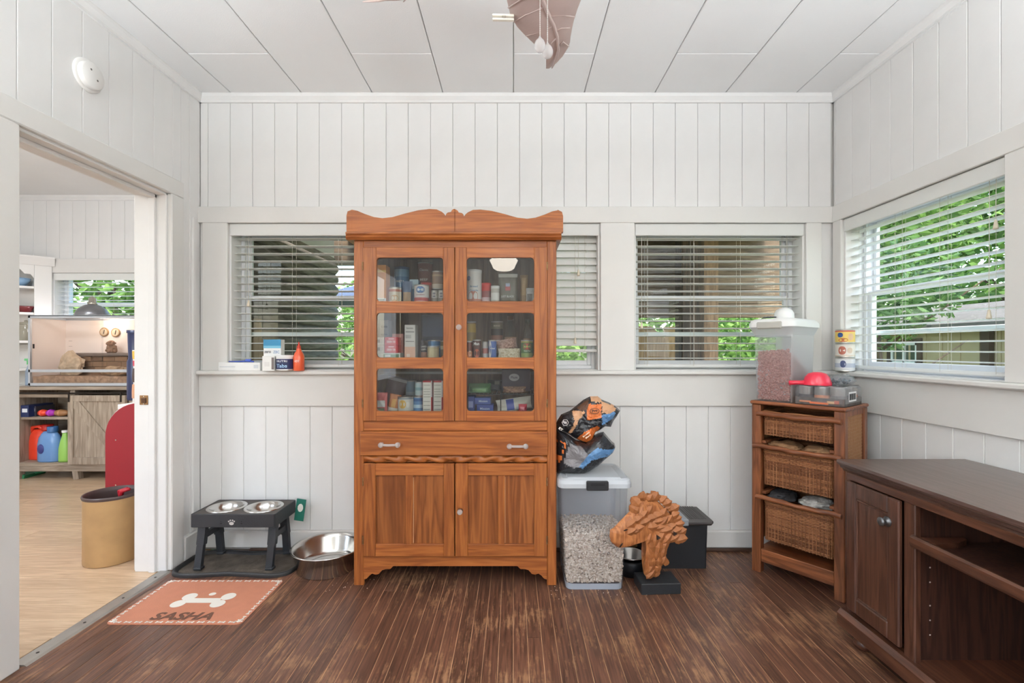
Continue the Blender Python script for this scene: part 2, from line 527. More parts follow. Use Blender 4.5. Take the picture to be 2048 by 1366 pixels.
# ---- floor: strip boards running toward the back wall
fl = MB().box(XL, XR, YR, YB, -.06, -.0016).struct('floor', SUBF, 'worn dark brown strip wood floor')
rnd = random.Random(3)
FPW = .0573
_fp = {}
x = XL
k = 0
while x < XR - .005:
    w = min(FPW, XR - x)
    y = YR
    ends = []
    yy = YR + rnd.uniform(.3, 1.6)
    while yy < YB - .3:
        ends.append(yy); yy += rnd.uniform(1.5, 3.2)
    ys = [YR] + ends + [YB]
    for a, b in zip(ys, ys[1:]):
        mb = MB().box(0, w - .0026, 0, b - a - .002, 0, .0017, .0005)
        child('floor_board', mb.mesh('floor_board', FLOORW), fl, (x - fl.location.x, a - fl.location.y, -.0017 - fl.location.z))
    x += FPW; k += 1

# ---- ceiling: big fibre panels
cl = MB().box(XL - .13, XR + .13, YR - .13, YB + .13, ZC + .012, ZC + .12).struct('ceiling', CEIL, 'white panelled ceiling')
cs = [XL] + [.41 * i for i in range(-4, 5)] + [XR]
for i, (a, b) in enumerate(zip(cs, cs[1:])):
    j0 = 2.379 if i % 2 else 1.75
    ys = [YB]; y = j0
    while y > YR: ys.append(y); y -= 1.22
    ys.append(YR)
    for q, p in zip(ys, ys[1:]):
        if q - p < .03: continue
        mb = MB().box(0, b - a - .004, 0, q - p - .003, 0, .012, .003)
        child('ceiling_panel', mb.mesh('ceiling_panel', CEIL), cl, (a + .002 - cl.location.x, p + .0015 - cl.location.y, ZC - cl.location.z))

# ---- back wall
bx = lambda p: (p - CX) / 342.0 - XL
W1, W2, W3 = (bx(458), bx(795)), (bx(862), bx(1200)), (bx(1268), bx(1609))
wins = [W1, W2, W3]
wb = shell('wall_back', FB, WB, [(a, b, ZS, ZT0) for a, b in wins], ext=.125)
wb['label'] = 'white plank back wall behind the pantry cabinet'
boards(wb, FB, 0, seams(bx(460), 44.55 / 342, 0, WB), ZT1, ZC - .04)
boards(wb, FB, 0, seams(bx(487), 44.3 / 342, 0, WB), ZBB, ZAP)
boards(wb, FB, 0, [0, bx(409)], ZS, ZT1); boards(wb, FB, 0, [bx(1639), WB], ZS, ZT1)
trim(FB, [(bx(398), WB, -.02, 0, ZT0, ZT1)], label='wide painted head trim over the back wall windows')
for a, b in ((408, 458), (795, 862), (1200, 1268), (1609, 1640)):
    trim(FB, [(bx(a), bx(b), -.019, .012, ZS, ZT0)], label='painted window post on the back wall')
trim(FB, [(0, WB, -.048, .013, ZS - .024, ZS)], label='painted window ledge along the back wall', b=.006)
trim(FB, [(0, WB, -.016, .012, ZAP, ZS - .024)], label='flat painted apron under the back wall ledge')
trim(FB, [(0, WB, -.02, .012, .018, ZBB)], label='painted baseboard of the back wall', name='baseboard_back', b=.006)
DARKSH = mat('dark_shoe_moulding', (74, 52, 40), .5)
trim(FB, [(.3, WB, -.03, .012, 0, .018)], DARKSH, 'dark shoe moulding at the back wall', b=.005)
CROWN = [(0, -.048), (-.012, -.048), (-.012, -.036), (-.026, -.018), (-.03, -.006), (-.03, 0), (0, 0)]
cp = [(u, v + ZC) for u, v in CROWN]
trim_profile(FB, cp, 0, WB, WHITE, 'narrow crown moulding of the back wall')

# ---- right wall
RW = (YB - 2.68, YB - 1.788)
wr = shell('wall_right', FR, WS, [(RW[0], RW[1], ZS, ZT0), (2.3, 3.2, ZS, ZT0)])
wr['label'] = 'white plank right wall with a window'
boards(wr, FR, FRZ, seams(.02, .133, 0, WS), ZT1, ZC - .04)
boards(wr, FR, FRZ, seams(.09, .133, 0, WS), ZBB, ZAP)
trim(FR, [(0, WS, -.02, 0, ZT0, ZT1)], label='wide painted head trim over the right wall window')
for a, b in ((.02, RW[0]), (RW[1], 2.3), (3.2, WS)):
    trim(FR, [(a, b, -.019, .012, ZS, ZT0)], label='painted window post on the right wall')
trim(FR, [(0, WS, -.048, .013, ZS - .024, ZS)], label='painted window ledge along the right wall', b=.006)
trim(FR, [(0, WS, -.016, .012, ZAP, ZS - .024)], label='flat painted apron under the right wall ledge')
trim(FR, [(0, WS, -.02, .012, 0, ZBB)], label='painted baseboard of the right wall', name='baseboard_right', b=.006)
trim_profile(FR, cp, 0, WS, WHITE, 'narrow crown moulding of the right wall')
RW2 = (2.3, 3.2)

# ---- left wall with the doorway to the kitchen
LT = .16
D0, D1, DZ = 1.74 - YR, 2.51 - YR, 2.0
LWN = (.4, 2.6, .75, 2.25)
wl = shell('wall_left', FL, WS, [(D0, D1, 0, DZ), LWN], th=LT, z1=ZC + .06)
wl['label'] = 'white plank left wall with the kitchen doorway'
xs = seams(1.748 - YR, .1331, 0, WS)
c0, c1 = D0 - .1, D1 + .1
boards(wl, FL, FLZ, [LWN[1]] + [q for q in xs if LWN[1] < q < c0] + [c0], ZBB, ZC - .04)
boards(wl, FL, FLZ, [q for q in xs if q < LWN[1]] + [LWN[1]], LWN[3], ZC - .04)
boards(wl, FL, FLZ, [q for q in xs if q < LWN[1]] + [LWN[1]], ZBB, LWN[2])
w = MB(); w.T = FL
for a_, b_, c_, d_ in ((.4, .45, .75, 2.25), (2.55, 2.6, .75, 2.25), (.4, 2.6, .75, .8), (.4, 2.6, 2.2, 2.25), (1.475, 1.525, .75, 2.25)): w.box(a_, b_, .05, .09, c_, d_, .004)
w.struct('window_9', VINYL, 'wide white window of the left wall behind the camera')
boards(wl, FL, FLZ, [c0] + [q for q in xs if c0 < q < c1] + [c1], DZ + .088, ZC - .04)
boards(wl, FL, FLZ, [c1] + [q for q in xs if q > c1], ZBB, ZC - .04)
trim_profile(FL, cp, 0, WS, WHITE, 'narrow crown moulding of the left wall')
trim(FL, [(0, c0, -.018, .012, 0, ZBB)], label='painted baseboard of the left wall near side', name='baseboard_left', b=.006)
trim(FL, [(c1, WS - .02, -.022, .012, 0, .135)], label='short painted baseboard left of the dog feeder', b=.006)
trim(FL, [(WS - .075, WS - .05, -.01, .012, .14, 1.93)], WHITE, 'thin vertical batten beside the kitchen doorway')
# casing and jamb of the doorway
cas = MB(); cas.T = FL
cas.box(c0 + .006, D0, -.022, .012, 0, DZ, .005)
cas.box(D1, c1 - .004, -.022, .012, 0, DZ, .005)
cas.box(c0 + .006, c1 - .004, -.022, .012, DZ, DZ + .088, .005)
cas.struct('door_1', TRIM, 'painted casing around the kitchen doorway')
jm = MB(); jm.T = FL
jm.box(D0 - .01, D0 + .012, .0, LT + .005, 0, DZ + .01, .002)
jm.box(D1 - .012, D1 + .01, .0, LT + .005, 0, DZ + .01, .002)
jm.box(D0, D1, .0, LT + .005, DZ - .012, DZ + .01, .002)
for a, b in ((.05, .085),):
    jm.box(D0 + .01, D0 + .026, a, b, 0, DZ - .01, .003); jm.box(D1 - .026, D1 - .01, a, b, 0, DZ - .01, .003); jm.box(D0 + .01, D1 - .01, a, b, DZ - .03, DZ - .01, .003)
jm.struct('trim_door_jamb', WHITE, 'white jamb lining of the kitchen doorway')
kc = MB(); kc.T = FL
kc.box(D0 - .09, D0, LT, LT + .02, 0, DZ, .004); kc.box(D1, D1 + .09, LT, LT + .02, 0, DZ, .004); kc.box(D0 - .09, D1 + .09, LT, LT + .02, DZ, DZ + .09, .004)
kc.struct('trim_door_kitchen', TRIM, 'painted casing on the kitchen side of the doorway')
RUST = mat('rusty_brass', (148, 112, 76), .45, .8, var=.4, scale=60)
hz = pz(800, 2.5)
hg = thing('strike_plate', 'small worn brass strike plate on the doorway jamb', 'strike plate', (XL - .115, 2.51 - .013, hz))
MB().box(-.022, .022, -.003, 0, -.025, .025, .001).part('plate', RUST, hg, False)
MB().box(-.012, .014, -.007, -.003, -.016, .012, .002).part('keeper', mat('dark_brass', (92, 66, 48), .5, .7), hg, False)
mb = MB()
for z in (-.019, .019): mb.lathe([(0, -.004), (.003, -.004), (.003, -.002)], (0, 0, z), 8, 'y')
mb.part('screws', STEEL, hg, False)['kind'] = 'stuff'
# metal threshold strip
ALU = mat('brushed_grey_metal', (168, 163, 156), .45, .7, var=.12, scale=12)
th = thing('threshold_strip', 'grey metal threshold strip screwed down across the doorway', 'threshold', (XL - .005, (1.74 + 2.51) / 2, 0))
MB().prism([(-.034, 0), (-.026, .006), (.026, .006), (.036, 0)], -.372, .372, 'y').part('strip', ALU, th, False)
for q in (-.3, -.1, .1, .3):
    MB().lathe([(.0055, .0055), (.0055, .007), (0, .0075)], (.004, q, 0), 10).part('screw', mat('dark_screw', (60, 55, 50), .5, .6), th, False)

# ---- wall behind the camera, with an unseen window placed for its daylight
wk = shell('wall_rear', frame_m((XR, YR, 0), R(180)), WB, [(XR - 1.75, XR - .55, .75, 2.25)], y0=0)
wk['label'] = 'white wall behind the camera'
for i, xc in enumerate((1.15,)):
    w = MB()
    for a, b, c, d in ((-.6, -.55, .75, 2.25), (.55, .6, .75, 2.25), (-.6, .6, .75, .8), (-.6, .6, 2.2, 2.25), (-.6, .6, 1.48, 1.53)):
        w.box(xc + a, xc + b, YR - .09, YR - .05, c, d, .004)
    w.struct(f'window_{7 + i}', VINYL, 'unseen white sash window behind the camera')

# ---- windows
def make_window(n, fm, rz, x0, x1, label, rails=(1.484, 1.267)):
    p = fm @ Vector((x0, 0, ZS))
    L_, hh = x1 - x0, ZT0 - ZS
    w = bpy.data.objects.new(f'window_{n}', None); COL.objects.link(w)
    w.location = p; w.rotation_euler = (0, 0, rz)
    tag(w, label, None, None, 'structure')
    lin_ = MB()
    lin_.box(0, .012, .0, .135, 0, hh, .002); lin_.box(L_ - .012, L_, .0, .135, 0, hh, .002)
    lin_.box(.012, L_ - .012, .0, .135, hh - .012, hh, .002)
    lin_.part('reveal', WHITE, w, False)
    MB().box(.012, L_ - .012, .013, .14, -.02, .004, .002).part('stool', WHITE, w, False)
    fr = MB()
    fr.box(.012, .034, .10, .16, 0, hh, .003); fr.box(L_ - .034, L_ - .012, .10, .16, 0, hh, .003)
    fr.box(.034, L_ - .034, .10, .16, hh - .03, hh - .012, .003); fr.box(.034, L_ - .034, .10, .16, .004, .026, .003)
    fr.part('frame', VINYL, w, False)
    mz = rails[0] - ZS
    for nm, y, z0, z1 in (('upper_sash', .138, mz - .012, hh - .03), ('lower_sash', .112, .026, mz + .014)):
        s = MB()
        s.box(.034, .058, y, y + .022, z0, z1, .003); s.box(L_ - .058, L_ - .034, y, y + .022, z0, z1, .003)
        s.box(.058, L_ - .058, y, y + .022, z0, z0 + .03, .003); s.box(.058, L_ - .058, y, y + .022, z1 - .03, z1, .003)
        so_ = s.part(nm, VINYL, w, False)
        MB().box(.054, L_ - .054, y + .009, y + .013, z0 + .026, z1 - .026).part('pane', PANE, so_, False)
    mb = MB(); mb.box(.034, L_ - .034, .155, .168, rails[1] - ZS - .012, rails[1] - ZS + .012, .003)
    mb.part('screen_rail', VINYL, w, False)
    return w

make_window(1, FB, 0, *W1, 'sash window left of the pantry cabinet')
make_window(2, FB, 0, *W2, 'sash window partly hidden by the pantry cabinet')
make_window(3, FB, 0, *W3, 'sash window right of the pantry cabinet')
make_window(4, FR, FRZ, *RW, 'sash window of the right wall facing the garden')
make_window(5, FR, FRZ, *RW2, 'sash window of the right wall beside the camera')

def make_blind(fm, rz, x0, x1, label, zb=1.075, tilt=R(-3.5), pitch=.0443, ztop=1.829,  ladders=(.08, .36, .64, .92), lift=None, wand=None, cleats=()):
    p = fm @ Vector((x0 + .006, .055, ZS))
    L_ = x1 - x0 - .012
    b = thing('window_blind', label, 'blind', p, rz, 'white horizontal slat blinds')
    zt = ZT0 - ZS
    MB().box(0, L_, -.062, -.05, zt - .072, zt - .003, .003).part('valance', BLIND, b, False)
    MB().box(.004, L_ - .004, -.045, .012, zt - .05, zt - .004, .003).part('headrail', BLIND, b, False)
    prof = [(-.025, 0), (-.012, .0022), (0, .003), (.012, .0022), (.025, 0), (.025, -.0022), (.012, 0), (0, .0008), (-.012, 0), (-.025, -.0022)]
    ca, sa = math.cos(tilt), math.sin(tilt)
    me = MB().prism([(u * ca - v * sa, u * sa + v * ca) for u, v in prof], .004, L_ - .004, 'x').mesh('slat', BLIND)
    z = ztop - ZS; zs = []
    while z > zb - ZS + .03:
        zs.append(z); child('slat', me, b, (0, 0, z)); z -= pitch
    zr = zb - ZS
    MB().box(.004, L_ - .004, -.022, .022, zr - .009, zr + .009, .004).part('bottom_rail', BLIND, b, False)
    for q in ladders:
        c = MB()
        for yy in (-.026, .026):
            c.tube([(q * L_, yy, zr), (q * L_, yy, zt - .05)], .0008, 4)
        c.tube([(q * L_ + .012, 0, zr), (q * L_ + .012, 0, zt - .05)], .0008, 4)
        c.part('ladder_cord', CORD, b, False)
    if lift:
        for (u, z1) in lift:
            o = MB().tube([(u * L_, -.034, zt - .05), (u * L_, -.036, z1 - ZS + .02)], .0012, 5).part('pull_cord', CORD, b, False)
            MB().smooth().lathe([(0, .022), (.004, .022), (.009, -.008), (.009, -.014), (0, -.016)], (u * L_, -.036, z1 - ZS), 12).part('tassel', mat('cream_tassel', (226, 214, 192), .5), o, False)
    return b

make_blind(FB, 0, *W1, 'white slat blind open left of the pantry cabinet', lift=[(.1, 1.44)])
make_blind(FB, 0, *W2, 'white slat blind tilted shut right beside the cabinet', zb=1.165, tilt=R(64), pitch=.0437, lift=[(.88, 1.62), (.86, 1.22)])
make_blind(FB, 0, *W3, 'white slat blind open behind the tall white food bin', lift=[(.045, 1.31)])
make_blind(FR, FRZ, *RW, 'white slat blind open over the garden window on right', lift=[(.93, 1.66), (.9, 1.31)])
make_blind(FR, FRZ, *RW2, 'white slat blind over the near right window beside camera')

# ---- kitchen beyond the doorway
KX0, KX1, KY0, KY1 = -5.25, XL - LT, .3, 4.72
kf = MB().box(KX0, KX1 + LT - .03, KY0, KY1, -.06, -.008).struct('floor_kitchen', SUBF, 'honey coloured plank floor of the kitchen')
rnd = random.Random(5)
y = KY1
_kp = {}
while y > KY0 + .05:
    y -= .127
    x = KX0 - rnd.uniform(0, 1.0)
    while x < KX1 + .12:
        a, b = max(x, KX0), min(x + 1.22, KX1 + .12)
        if b - a > .02:
            key = round(b - a, 2)
            if key not in _kp: _kp[key] = MB().box(0, key - .001, 0, .126, 0, .008, .0008).mesh('plank', LAMIN)
            child('plank', _kp[key], kf, (a - kf.location.x, y - kf.location.y, -.008 - kf.location.z))
        x += 1.22
kc_ = MB().box(KX0 - .1, KX1, KY0 - .1, KY1 + .1, ZC + .04, ZC + .12).struct('ceiling_kitchen', CEIL, 'white kitchen ceiling')
KF = frame_m((KX0, KY1, 0), 0)
kxl = lambda p, Z=KY1: px(p, Z) - KX0
KW = (kxl(107), kxl(107) + 1.15)
kw = shell('wall_kitchen_back', KF, KX1 - KX0, [(KW[0], KW[1], 1.22, 1.93)])
kw['label'] = 'white plank back wall of the kitchen'
boards(kw, KF, 0, seams(kxl(145), .13, 0, KX1 - KX0), 2.07, ZC + .04)
boards(kw, KF, 0, seams(kxl(145), .13, 0, KX1 - KX0), 0, 1.18)
trim(KF, [(0, KX1 - KX0, -.02, .012, 1.93, 2.07)], label='painted head trim over the kitchen window')
trim(KF, [(0, KX1 - KX0, -.045, .012, 1.18, 1.22)], label='painted ledge under the kitchen window')
trim(KF, [(0, KW[0], -.018, .012, 1.22, 1.93), (KW[1], KX1 - KX0, -.018, .012, 1.22, 1.93)], label='painted posts beside the kitchen window')
trim_profile(KF, [(u, v + .04) for u, v in cp], 0, KX1 - KX0, WHITE, 'crown moulding of the kitchen wall')
MB().box(KX0 - .12, KX0, KY0, KY1 + .13, 0, ZC + .04).struct('wall_kitchen_left', WHITE, 'white left wall of the kitchen')
mb = MB()
mb.box(KX0 - .12, -4.5, KY0 - .12, KY0, 0, ZC + .04); mb.box(-2.7, KX1 + LT, KY0 - .12, KY0, 0, ZC + .04)
mb.box(-4.5, -2.7, KY0 - .12, KY0, 0, .8); mb.box(-4.5, -2.7, KY0 - .12, KY0, 2.2, ZC + .04)
mb.struct('wall_kitchen_near', WHITE, 'white near wall of the kitchen')
MB().box(KX1, XL - .005, YB + .0, KY1 + .13, 0, ZC + .04).struct('wall_kitchen_right', WHITE, 'white right wall of the kitchen')
w6 = bpy.data.objects.new('window_6', None); COL.objects.link(w6); w6.location = KF @ Vector((KW[0], 0, 1.22))
tag(w6, 'kitchen window above the glass terrarium', None, None, 'structure')
s = MB(); L6 = KW[1] - KW[0]
s.box(0, .012, 0, .14, 0, .71); s.box(L6 - .012, L6, 0, .14, 0, .71); s.box(0, L6, 0, .14, .698, .71); s.box(0, L6, .012, .14, 0, .01)
s.part('reveal', WHITE, w6, False)
s = MB(); s.box(.012, .06, .1, .15, .01, .698, .003); s.box(L6 - .06, L6 - .012, .1, .15, .01, .698, .003); s.box(.06, L6 - .06, .1, .15, .01, .045, .003); s.box(.06, L6 - .06, .1, .15, .66, .698, .003); s.box(.06, L6 - .06, .1, .15, .385, .425, .003)
s.part('frame', VINYL, w6, False)
MB().box(.055, L6 - .055, .122, .126, .04, .665).part('pane', PANE, w6, False)
kb = thing('window_blind', 'white slat blind of the kitchen window above the terrarium', 'blind', KF @ Vector((KW[0] + .006, .05, 1.22)), 0, 'white horizontal slat blinds')
MB().box(0, L6 - .012, -.06, -.048, .638, .707, .003).part('valance', BLIND, kb, False)
prof = [(-.025, 0), (-.012, .0022), (0, .003), (.012, .0022), (.025, 0), (.025, -.0022), (.012, 0), (0, .0008), (-.012, 0), (-.025, -.0022)]
me = MB().prism(prof, .004, L6 - .016, 'x').mesh('slat', BLIND)
for i in range(14): child('slat', me, kb, (0, 0, .62 - i * .0443))
MB().box(.004, L6 - .016, -.022, .022, .005, .022, .003).part('bottom_rail', BLIND, kb, False)
for q in (.1, .5, .9):
    c = MB()
    for yy in (-.026, .026): c.tube([(q * L6, yy, .01), (q * L6, yy, .65)], .0009, 4)
    c.part('ladder_cord', CORD, kb, False)

# round lamp added out of view to light the kitchen
GLOW = mat('lit_lamp_glass', (255, 246, 232), .5, emit=(255, 244, 228), estr=14)
kl = thing('kitchen_fill_lamp', 'round white fill lamp added on the kitchen ceiling', 'lamp', (-3.3, 2.3, ZC + .04))
MB().smooth().lathe([(0, -.11), (.07, -.1), (.13, -.07), (.16, -.03), (.16, -.02)], (0, 0, 0), 24).part('shade', GLOW, kl, False)
MB().smooth().lathe([(.165, -.03), (.165, 0), (0, 0)], (0, 0, 0), 24).part('base', STEEL, kl, False)
pl = bpy.data.lights.new('kitchen_fill_light', 'POINT'); pl.energy = 64; pl.shadow_soft_size = .16; pl.color = (.86, .93, 1)
po = bpy.data.objects.new('kitchen_fill_light', pl); COL.objects.link(po); po.parent = kl; po.location = (0, 0, -.3)

# bowl lamp hanging in the room behind the camera (its reflection shows in the upper right cabinet pane)
bl = thing('bowl_lamp', 'white glass bowl lamp hanging behind the camera', 'lamp', (-.13, -1.65, ZC))
MB().smooth().lathe([(0, -.44), (.1, -.435), (.14, -.41), (.19, -.30), (.185, -.30), (.135, -.40), (0, -.42)], (0, 0, 0), 28).part('bowl', GLOW, bl, False)
MB().tube([(0, 0, -.43), (0, 0, 0)], .006, 8).part('rod', STEEL, bl, False)
MB().smooth().lathe([(.06, 0), (.055, -.02), (.0, -.035)], (0, 0, 0), 20).part('canopy', STEEL, bl, False)
pl = bpy.data.lights.new('bowl_lamp_light', 'POINT'); pl.energy = 30; pl.shadow_soft_size = .18; pl.color = (1, .98, .95)
po = bpy.data.objects.new('bowl_lamp_light', pl); COL.objects.link(po); po.parent = bl; po.location = (0, 0, -.2)

# two uplighters added unseen beside the camera to bounce light off the ceiling
for (lx_, ly_, en, lb) in ((1.3, -.45, 420, 'slim fill uplighter added out of view right of the camera'), (-1.55, -.05, 225, 'slim fill uplighter added out of view left of the camera')):
    ul = thing('fill_uplight', lb, 'lamp', (lx_, ly_, 0))
    MB().smooth().lathe([(0, 0), (.14, 0), (.14, .015), (.02, .03)], (0, 0, 0), 24).part('base', STEEL, ul, False)
    MB().tube([(0, 0, .02), (0, 0, 1.3)], .011, 10).part('pole', STEEL, ul, False)
    MB().smooth().lathe([(.012, 1.28), (.08, 1.3), (.15, 1.37), (.16, 1.4)], (0, 0, 0), 24).part('shade', SHELFW, ul, False)
    pl = bpy.data.lights.new('fill_uplight_spot', 'SPOT'); pl.energy = en; pl.shadow_soft_size = .12; pl.color = (.88, .95, 1); pl.spot_size = R(154); pl.spot_blend = .4
    po = bpy.data.objects.new('fill_uplight_spot', pl); COL.objects.link(po); po.parent = ul; po.location = (0, 0, 1.36); po.rotation_euler = (R(180), 0, 0)

# ================================================================ OUTSIDE
GZ = -.6
GRASS = mat('lawn', (112, 124, 84), .9, var=.35, scale=1.2)
MB().box(-30, 40, 2.95, 45, GZ - .3, GZ).struct('ground', GRASS, 'green lawn behind the house')
MB().box(2.05, 40, -25, 2.95, GZ - .3, GZ).struct('ground_side', GRASS, 'green lawn beside the house')
LEAF = None
def leaf_mat(name, c1, c2):
    m, t, b = nt(name); L = t.links.new; N = t.nodes.new
    g = N('ShaderNodeNewGeometry'); cr = N('ShaderNodeValToRGB')
    cr.color_ramp.elements[0].color = (*lin(c1), 1); cr.color_ramp.elements[1].color = (*lin(c2), 1)
    L(g.outputs['Random Per Island'], cr.inputs[0]); L(cr.outputs[0], b.inputs['Base Color'])
    b.inputs['Roughness'].default_value = .6
    tl = N('ShaderNodeBsdfTranslucent'); L(cr.outputs[0], tl.inputs[0])
    mx = N('ShaderNodeMixShader'); mx.inputs[0].default_value = .4
    L(b.outputs[0], mx.inputs[1]); L(tl.outputs[0], mx.inputs[2])
    L(mx.outputs[0], t.nodes['Material Output'].inputs[0])
    return m
LEAFA = leaf_mat('fresh_green_leaf', (66, 106, 44), (150, 186, 96))
LEAFB = leaf_mat('mid_green_leaf', (52, 88, 46), (122, 158, 92))
BARK = mat('bark', (92, 76, 62), .9, var=.3, scale=8, bump=.5, bscale=20)
def tree(name, label, base, blobs, n, size, lm, trunk_h, seed, tr=.12):
    rg = random.Random(seed)
    t = thing(name, label, 'tree' if 'tree' in name else 'bush', base)
    mb = MB()
    tot = sum(b[3] * b[4] * b[5] for b in blobs)
    for (cx, cy, cz, rx, ry, rz) in blobs:
        for _ in range(int(n * rx * ry * rz / tot)):
            while True:
                u = Vector((rg.uniform(-1, 1), rg.uniform(-1, 1), rg.uniform(-1, 1)))
                if .25 < u.length < 1 and rg.random() < u.length: break
            p = Vector((cx + u.x * rx, cy + u.y * ry, cz + u.z * rz))
            a = Vector((rg.gauss(0, 1), rg.gauss(0, 1), rg.gauss(0, .6))).normalized()
            c = a.cross(Vector((rg.gauss(0, 1), rg.gauss(0, 1), rg.gauss(0, 1)))).normalized()
            s_ = size * rg.uniform(.6, 1.3)
            nrm = a.cross(c) * s_ * .12
            mb.add([p - a * s_, p + c * s_ * .45 + nrm, p + a * s_, p - c * s_ * .45 + nrm], [(0, 1, 2, 3)])
    mb.part('foliage', lm, t, False)['kind'] = 'stuff'
    if trunk_h > 0:
        b = MB(); b.smooth()
        b.tube([(0, 0, 0), (.05, .03, trunk_h * .5), (-.04, 0, trunk_h)], [tr, tr * .8, tr * .55], 10)
        for q in range(5):
            an = q * 1.3; b.tube([(-.02, 0, trunk_h * (.55 + .08 * q)), (math.cos(an) * .6, math.sin(an) * .6, trunk_h * (.75 + .09 * q)), (math.cos(an) * 1.2, math.sin(an) * 1.2, trunk_h * (.95 + .1 * q))], [tr * .4, tr * .25, tr * .1], 6)
        b.part('trunk', BARK, t, False)
    return t

# garden seen through the right-hand window: shed and trees
SIDING = mat('tan_board_siding', (184, 166, 132), .8, var=.1, scale=2)
SHX = 8.6
sh = thing('garden_shed', 'tan board garden shed with grey roof beyond the right window', 'shed', (SHX, 9.0, GZ))
ez = pz(650, 8.6)
mb = MB().box(SHX, SHX + 3.5, 7.2, 12.2, GZ, ez); mb.part('wall', SIDING, sh)
for q in range(13):
    yb_ = 7.2 + .38 * q
    MB().box(SHX - .02, SHX, yb_, yb_ + .05, GZ, ez - .02, .004).part('batten', SIDING, sh)
DKW = mat('dark_brown_post', (84, 66, 54), .8, var=.2, scale=4)
for yb_ in (8.45, 7.75):
    MB().box(SHX - .12, SHX - .02, yb_, yb_ + .16, GZ, ez, .005).part('post', DKW, sh)
mb = MB().add([(SHX - .6, 6.9, ez - .05), (SHX - .6, 12.5, ez - .05), (SHX + 1.75, 12.5, ez + .5), (SHX + 1.75, 6.9, ez + .5), (SHX + 4.1, 12.5, ez - .05), (SHX + 4.1, 6.9, ez - .05),
              (SHX - .6, 6.9, ez + .03), (SHX - .6, 12.5, ez + .03), (SHX + 1.75, 12.5, ez + .58), (SHX + 1.75, 6.9, ez + .58), (SHX + 4.1, 12.5, ez + .03), (SHX + 4.1, 6.9, ez + .03)],
             [(0, 1, 2, 3), (3, 2, 4, 5), (6, 9, 8, 7), (9, 11, 10, 8), (0, 6, 7, 1), (0, 3, 9, 6), (3, 5, 11, 9)])
mb.part('roof', mat('grey_shingle_roof', (104, 100, 98), .9, var=.2, scale=6), sh)
wy0, wy1 = 10.05, 10.75
fo = MB()
for a, b, c, d in ((wy0 - .1, wy0, .45, 1.35), (wy1, wy1 + .1, .45, 1.35), (wy0 - .1, wy1 + .1, .35, .45), (wy0 - .1, wy1 + .1, 1.3, 1.4)): fo.box(SHX - .05, SHX, a, b, c, d)
sw = fo.part('window', DKW, sh)
fo = MB()
for a, b, c, d in ((wy0, wy0 + .05, .45, 1.3), (wy1 - .05, wy1, .45, 1.3), (wy0, wy1, .45, .5), (wy0, wy1, 1.25, 1.3), ((wy0 + wy1) / 2 - .02, (wy0 + wy1) / 2 + .02, .45, 1.3), (wy0, wy1, .85, .9)): fo.box(SHX - .04, SHX, a, b, c, d)
fo.part('sash', VINYL, sw)
MB().box(SHX - .015, SHX, wy0, wy1, .45, 1.3).part('pane', mat('dark_window_pane', (70, 84, 76), .1), sw)
tree('garden_tree', 'leafy tree over the shed roof beyond the right window', (6.6, 9.7, GZ), [(0, 0, 3.9, 1.3, 1.5, 1.3), (-.1, -1.5, 4.4, 1.2, 1.4, 1.6), (.1, 1.5, 3.9, 1.2, 1.3, 1.5), (0, .2, 5.6, 1.3, 2.4, 1.2)], 17000, .085, LEAFA, 3.2, 1)
tree('garden_tree', 'slim tree in front of the shed wall', (5.0, 6.45, GZ), [(0, .1, 2.2, .5, .6, .5), (0, -.4, 2.6, .6, .6, .6)], 1600, .06, LEAFB, 2.0, 2, .06)
tree('garden_tree', 'dense tall tree far behind the shed', (16, 15, GZ), [(0, 0, 5, 3, 5.5, 4.6), (0, -7, 5, 3, 4.5, 4.6), (0, 2, 8, 3, 6, 3)], 20000, .2, LEAFA, 4, 3, .2)
tree('garden_tree', 'bright tree at the near edge of the right window', (6.9, 4.9, GZ), [(0, 0, 3.9, 1.2, 1.4, 1.5), (.2, -1.3, 4.2, 1.1, 1.2, 1.5), (.3, .2, 2.7, .9, 1.1, .7)], 11000, .085, LEAFA, 3.2, 4)

# covered porch behind the house, seen through the back windows
PW = wood('dark_porch_wood', (92, 76, 60), (140, 116, 92), 'x', 1.0, .8, .15, 10, (.25, .75), .3, rings=.3)
PWV = wood('brown_porch_boards', (112, 86, 66), (156, 124, 96), 'z', 1.0, .8, .18, 10, (.25, .75), .3, rings=.3)
pc = MB().box(XL + .05, 2.6, 2.95, 5.3, 2.36, 2.44).struct('ceiling_porch', PW, 'dark wooden porch ceiling outside')
for i in range(9):
    yy = 3.0 + i * .25
    child('ceiling_board', piece(2.6 - XL - .05, .24, .02, PW), pc, (XL + .05 - pc.location.x, yy - pc.location.y, 2.34 - pc.location.z))
pf = MB().box(XL + .05, 2.9, 2.95, 5.6, GZ - .3, -.08).struct('floor_porch', PW, 'wooden porch floor outside')
tan_ = wood('tan_new_timber', (190, 150, 106), (216, 180, 136), 'z', 1, .7, .1, 10)
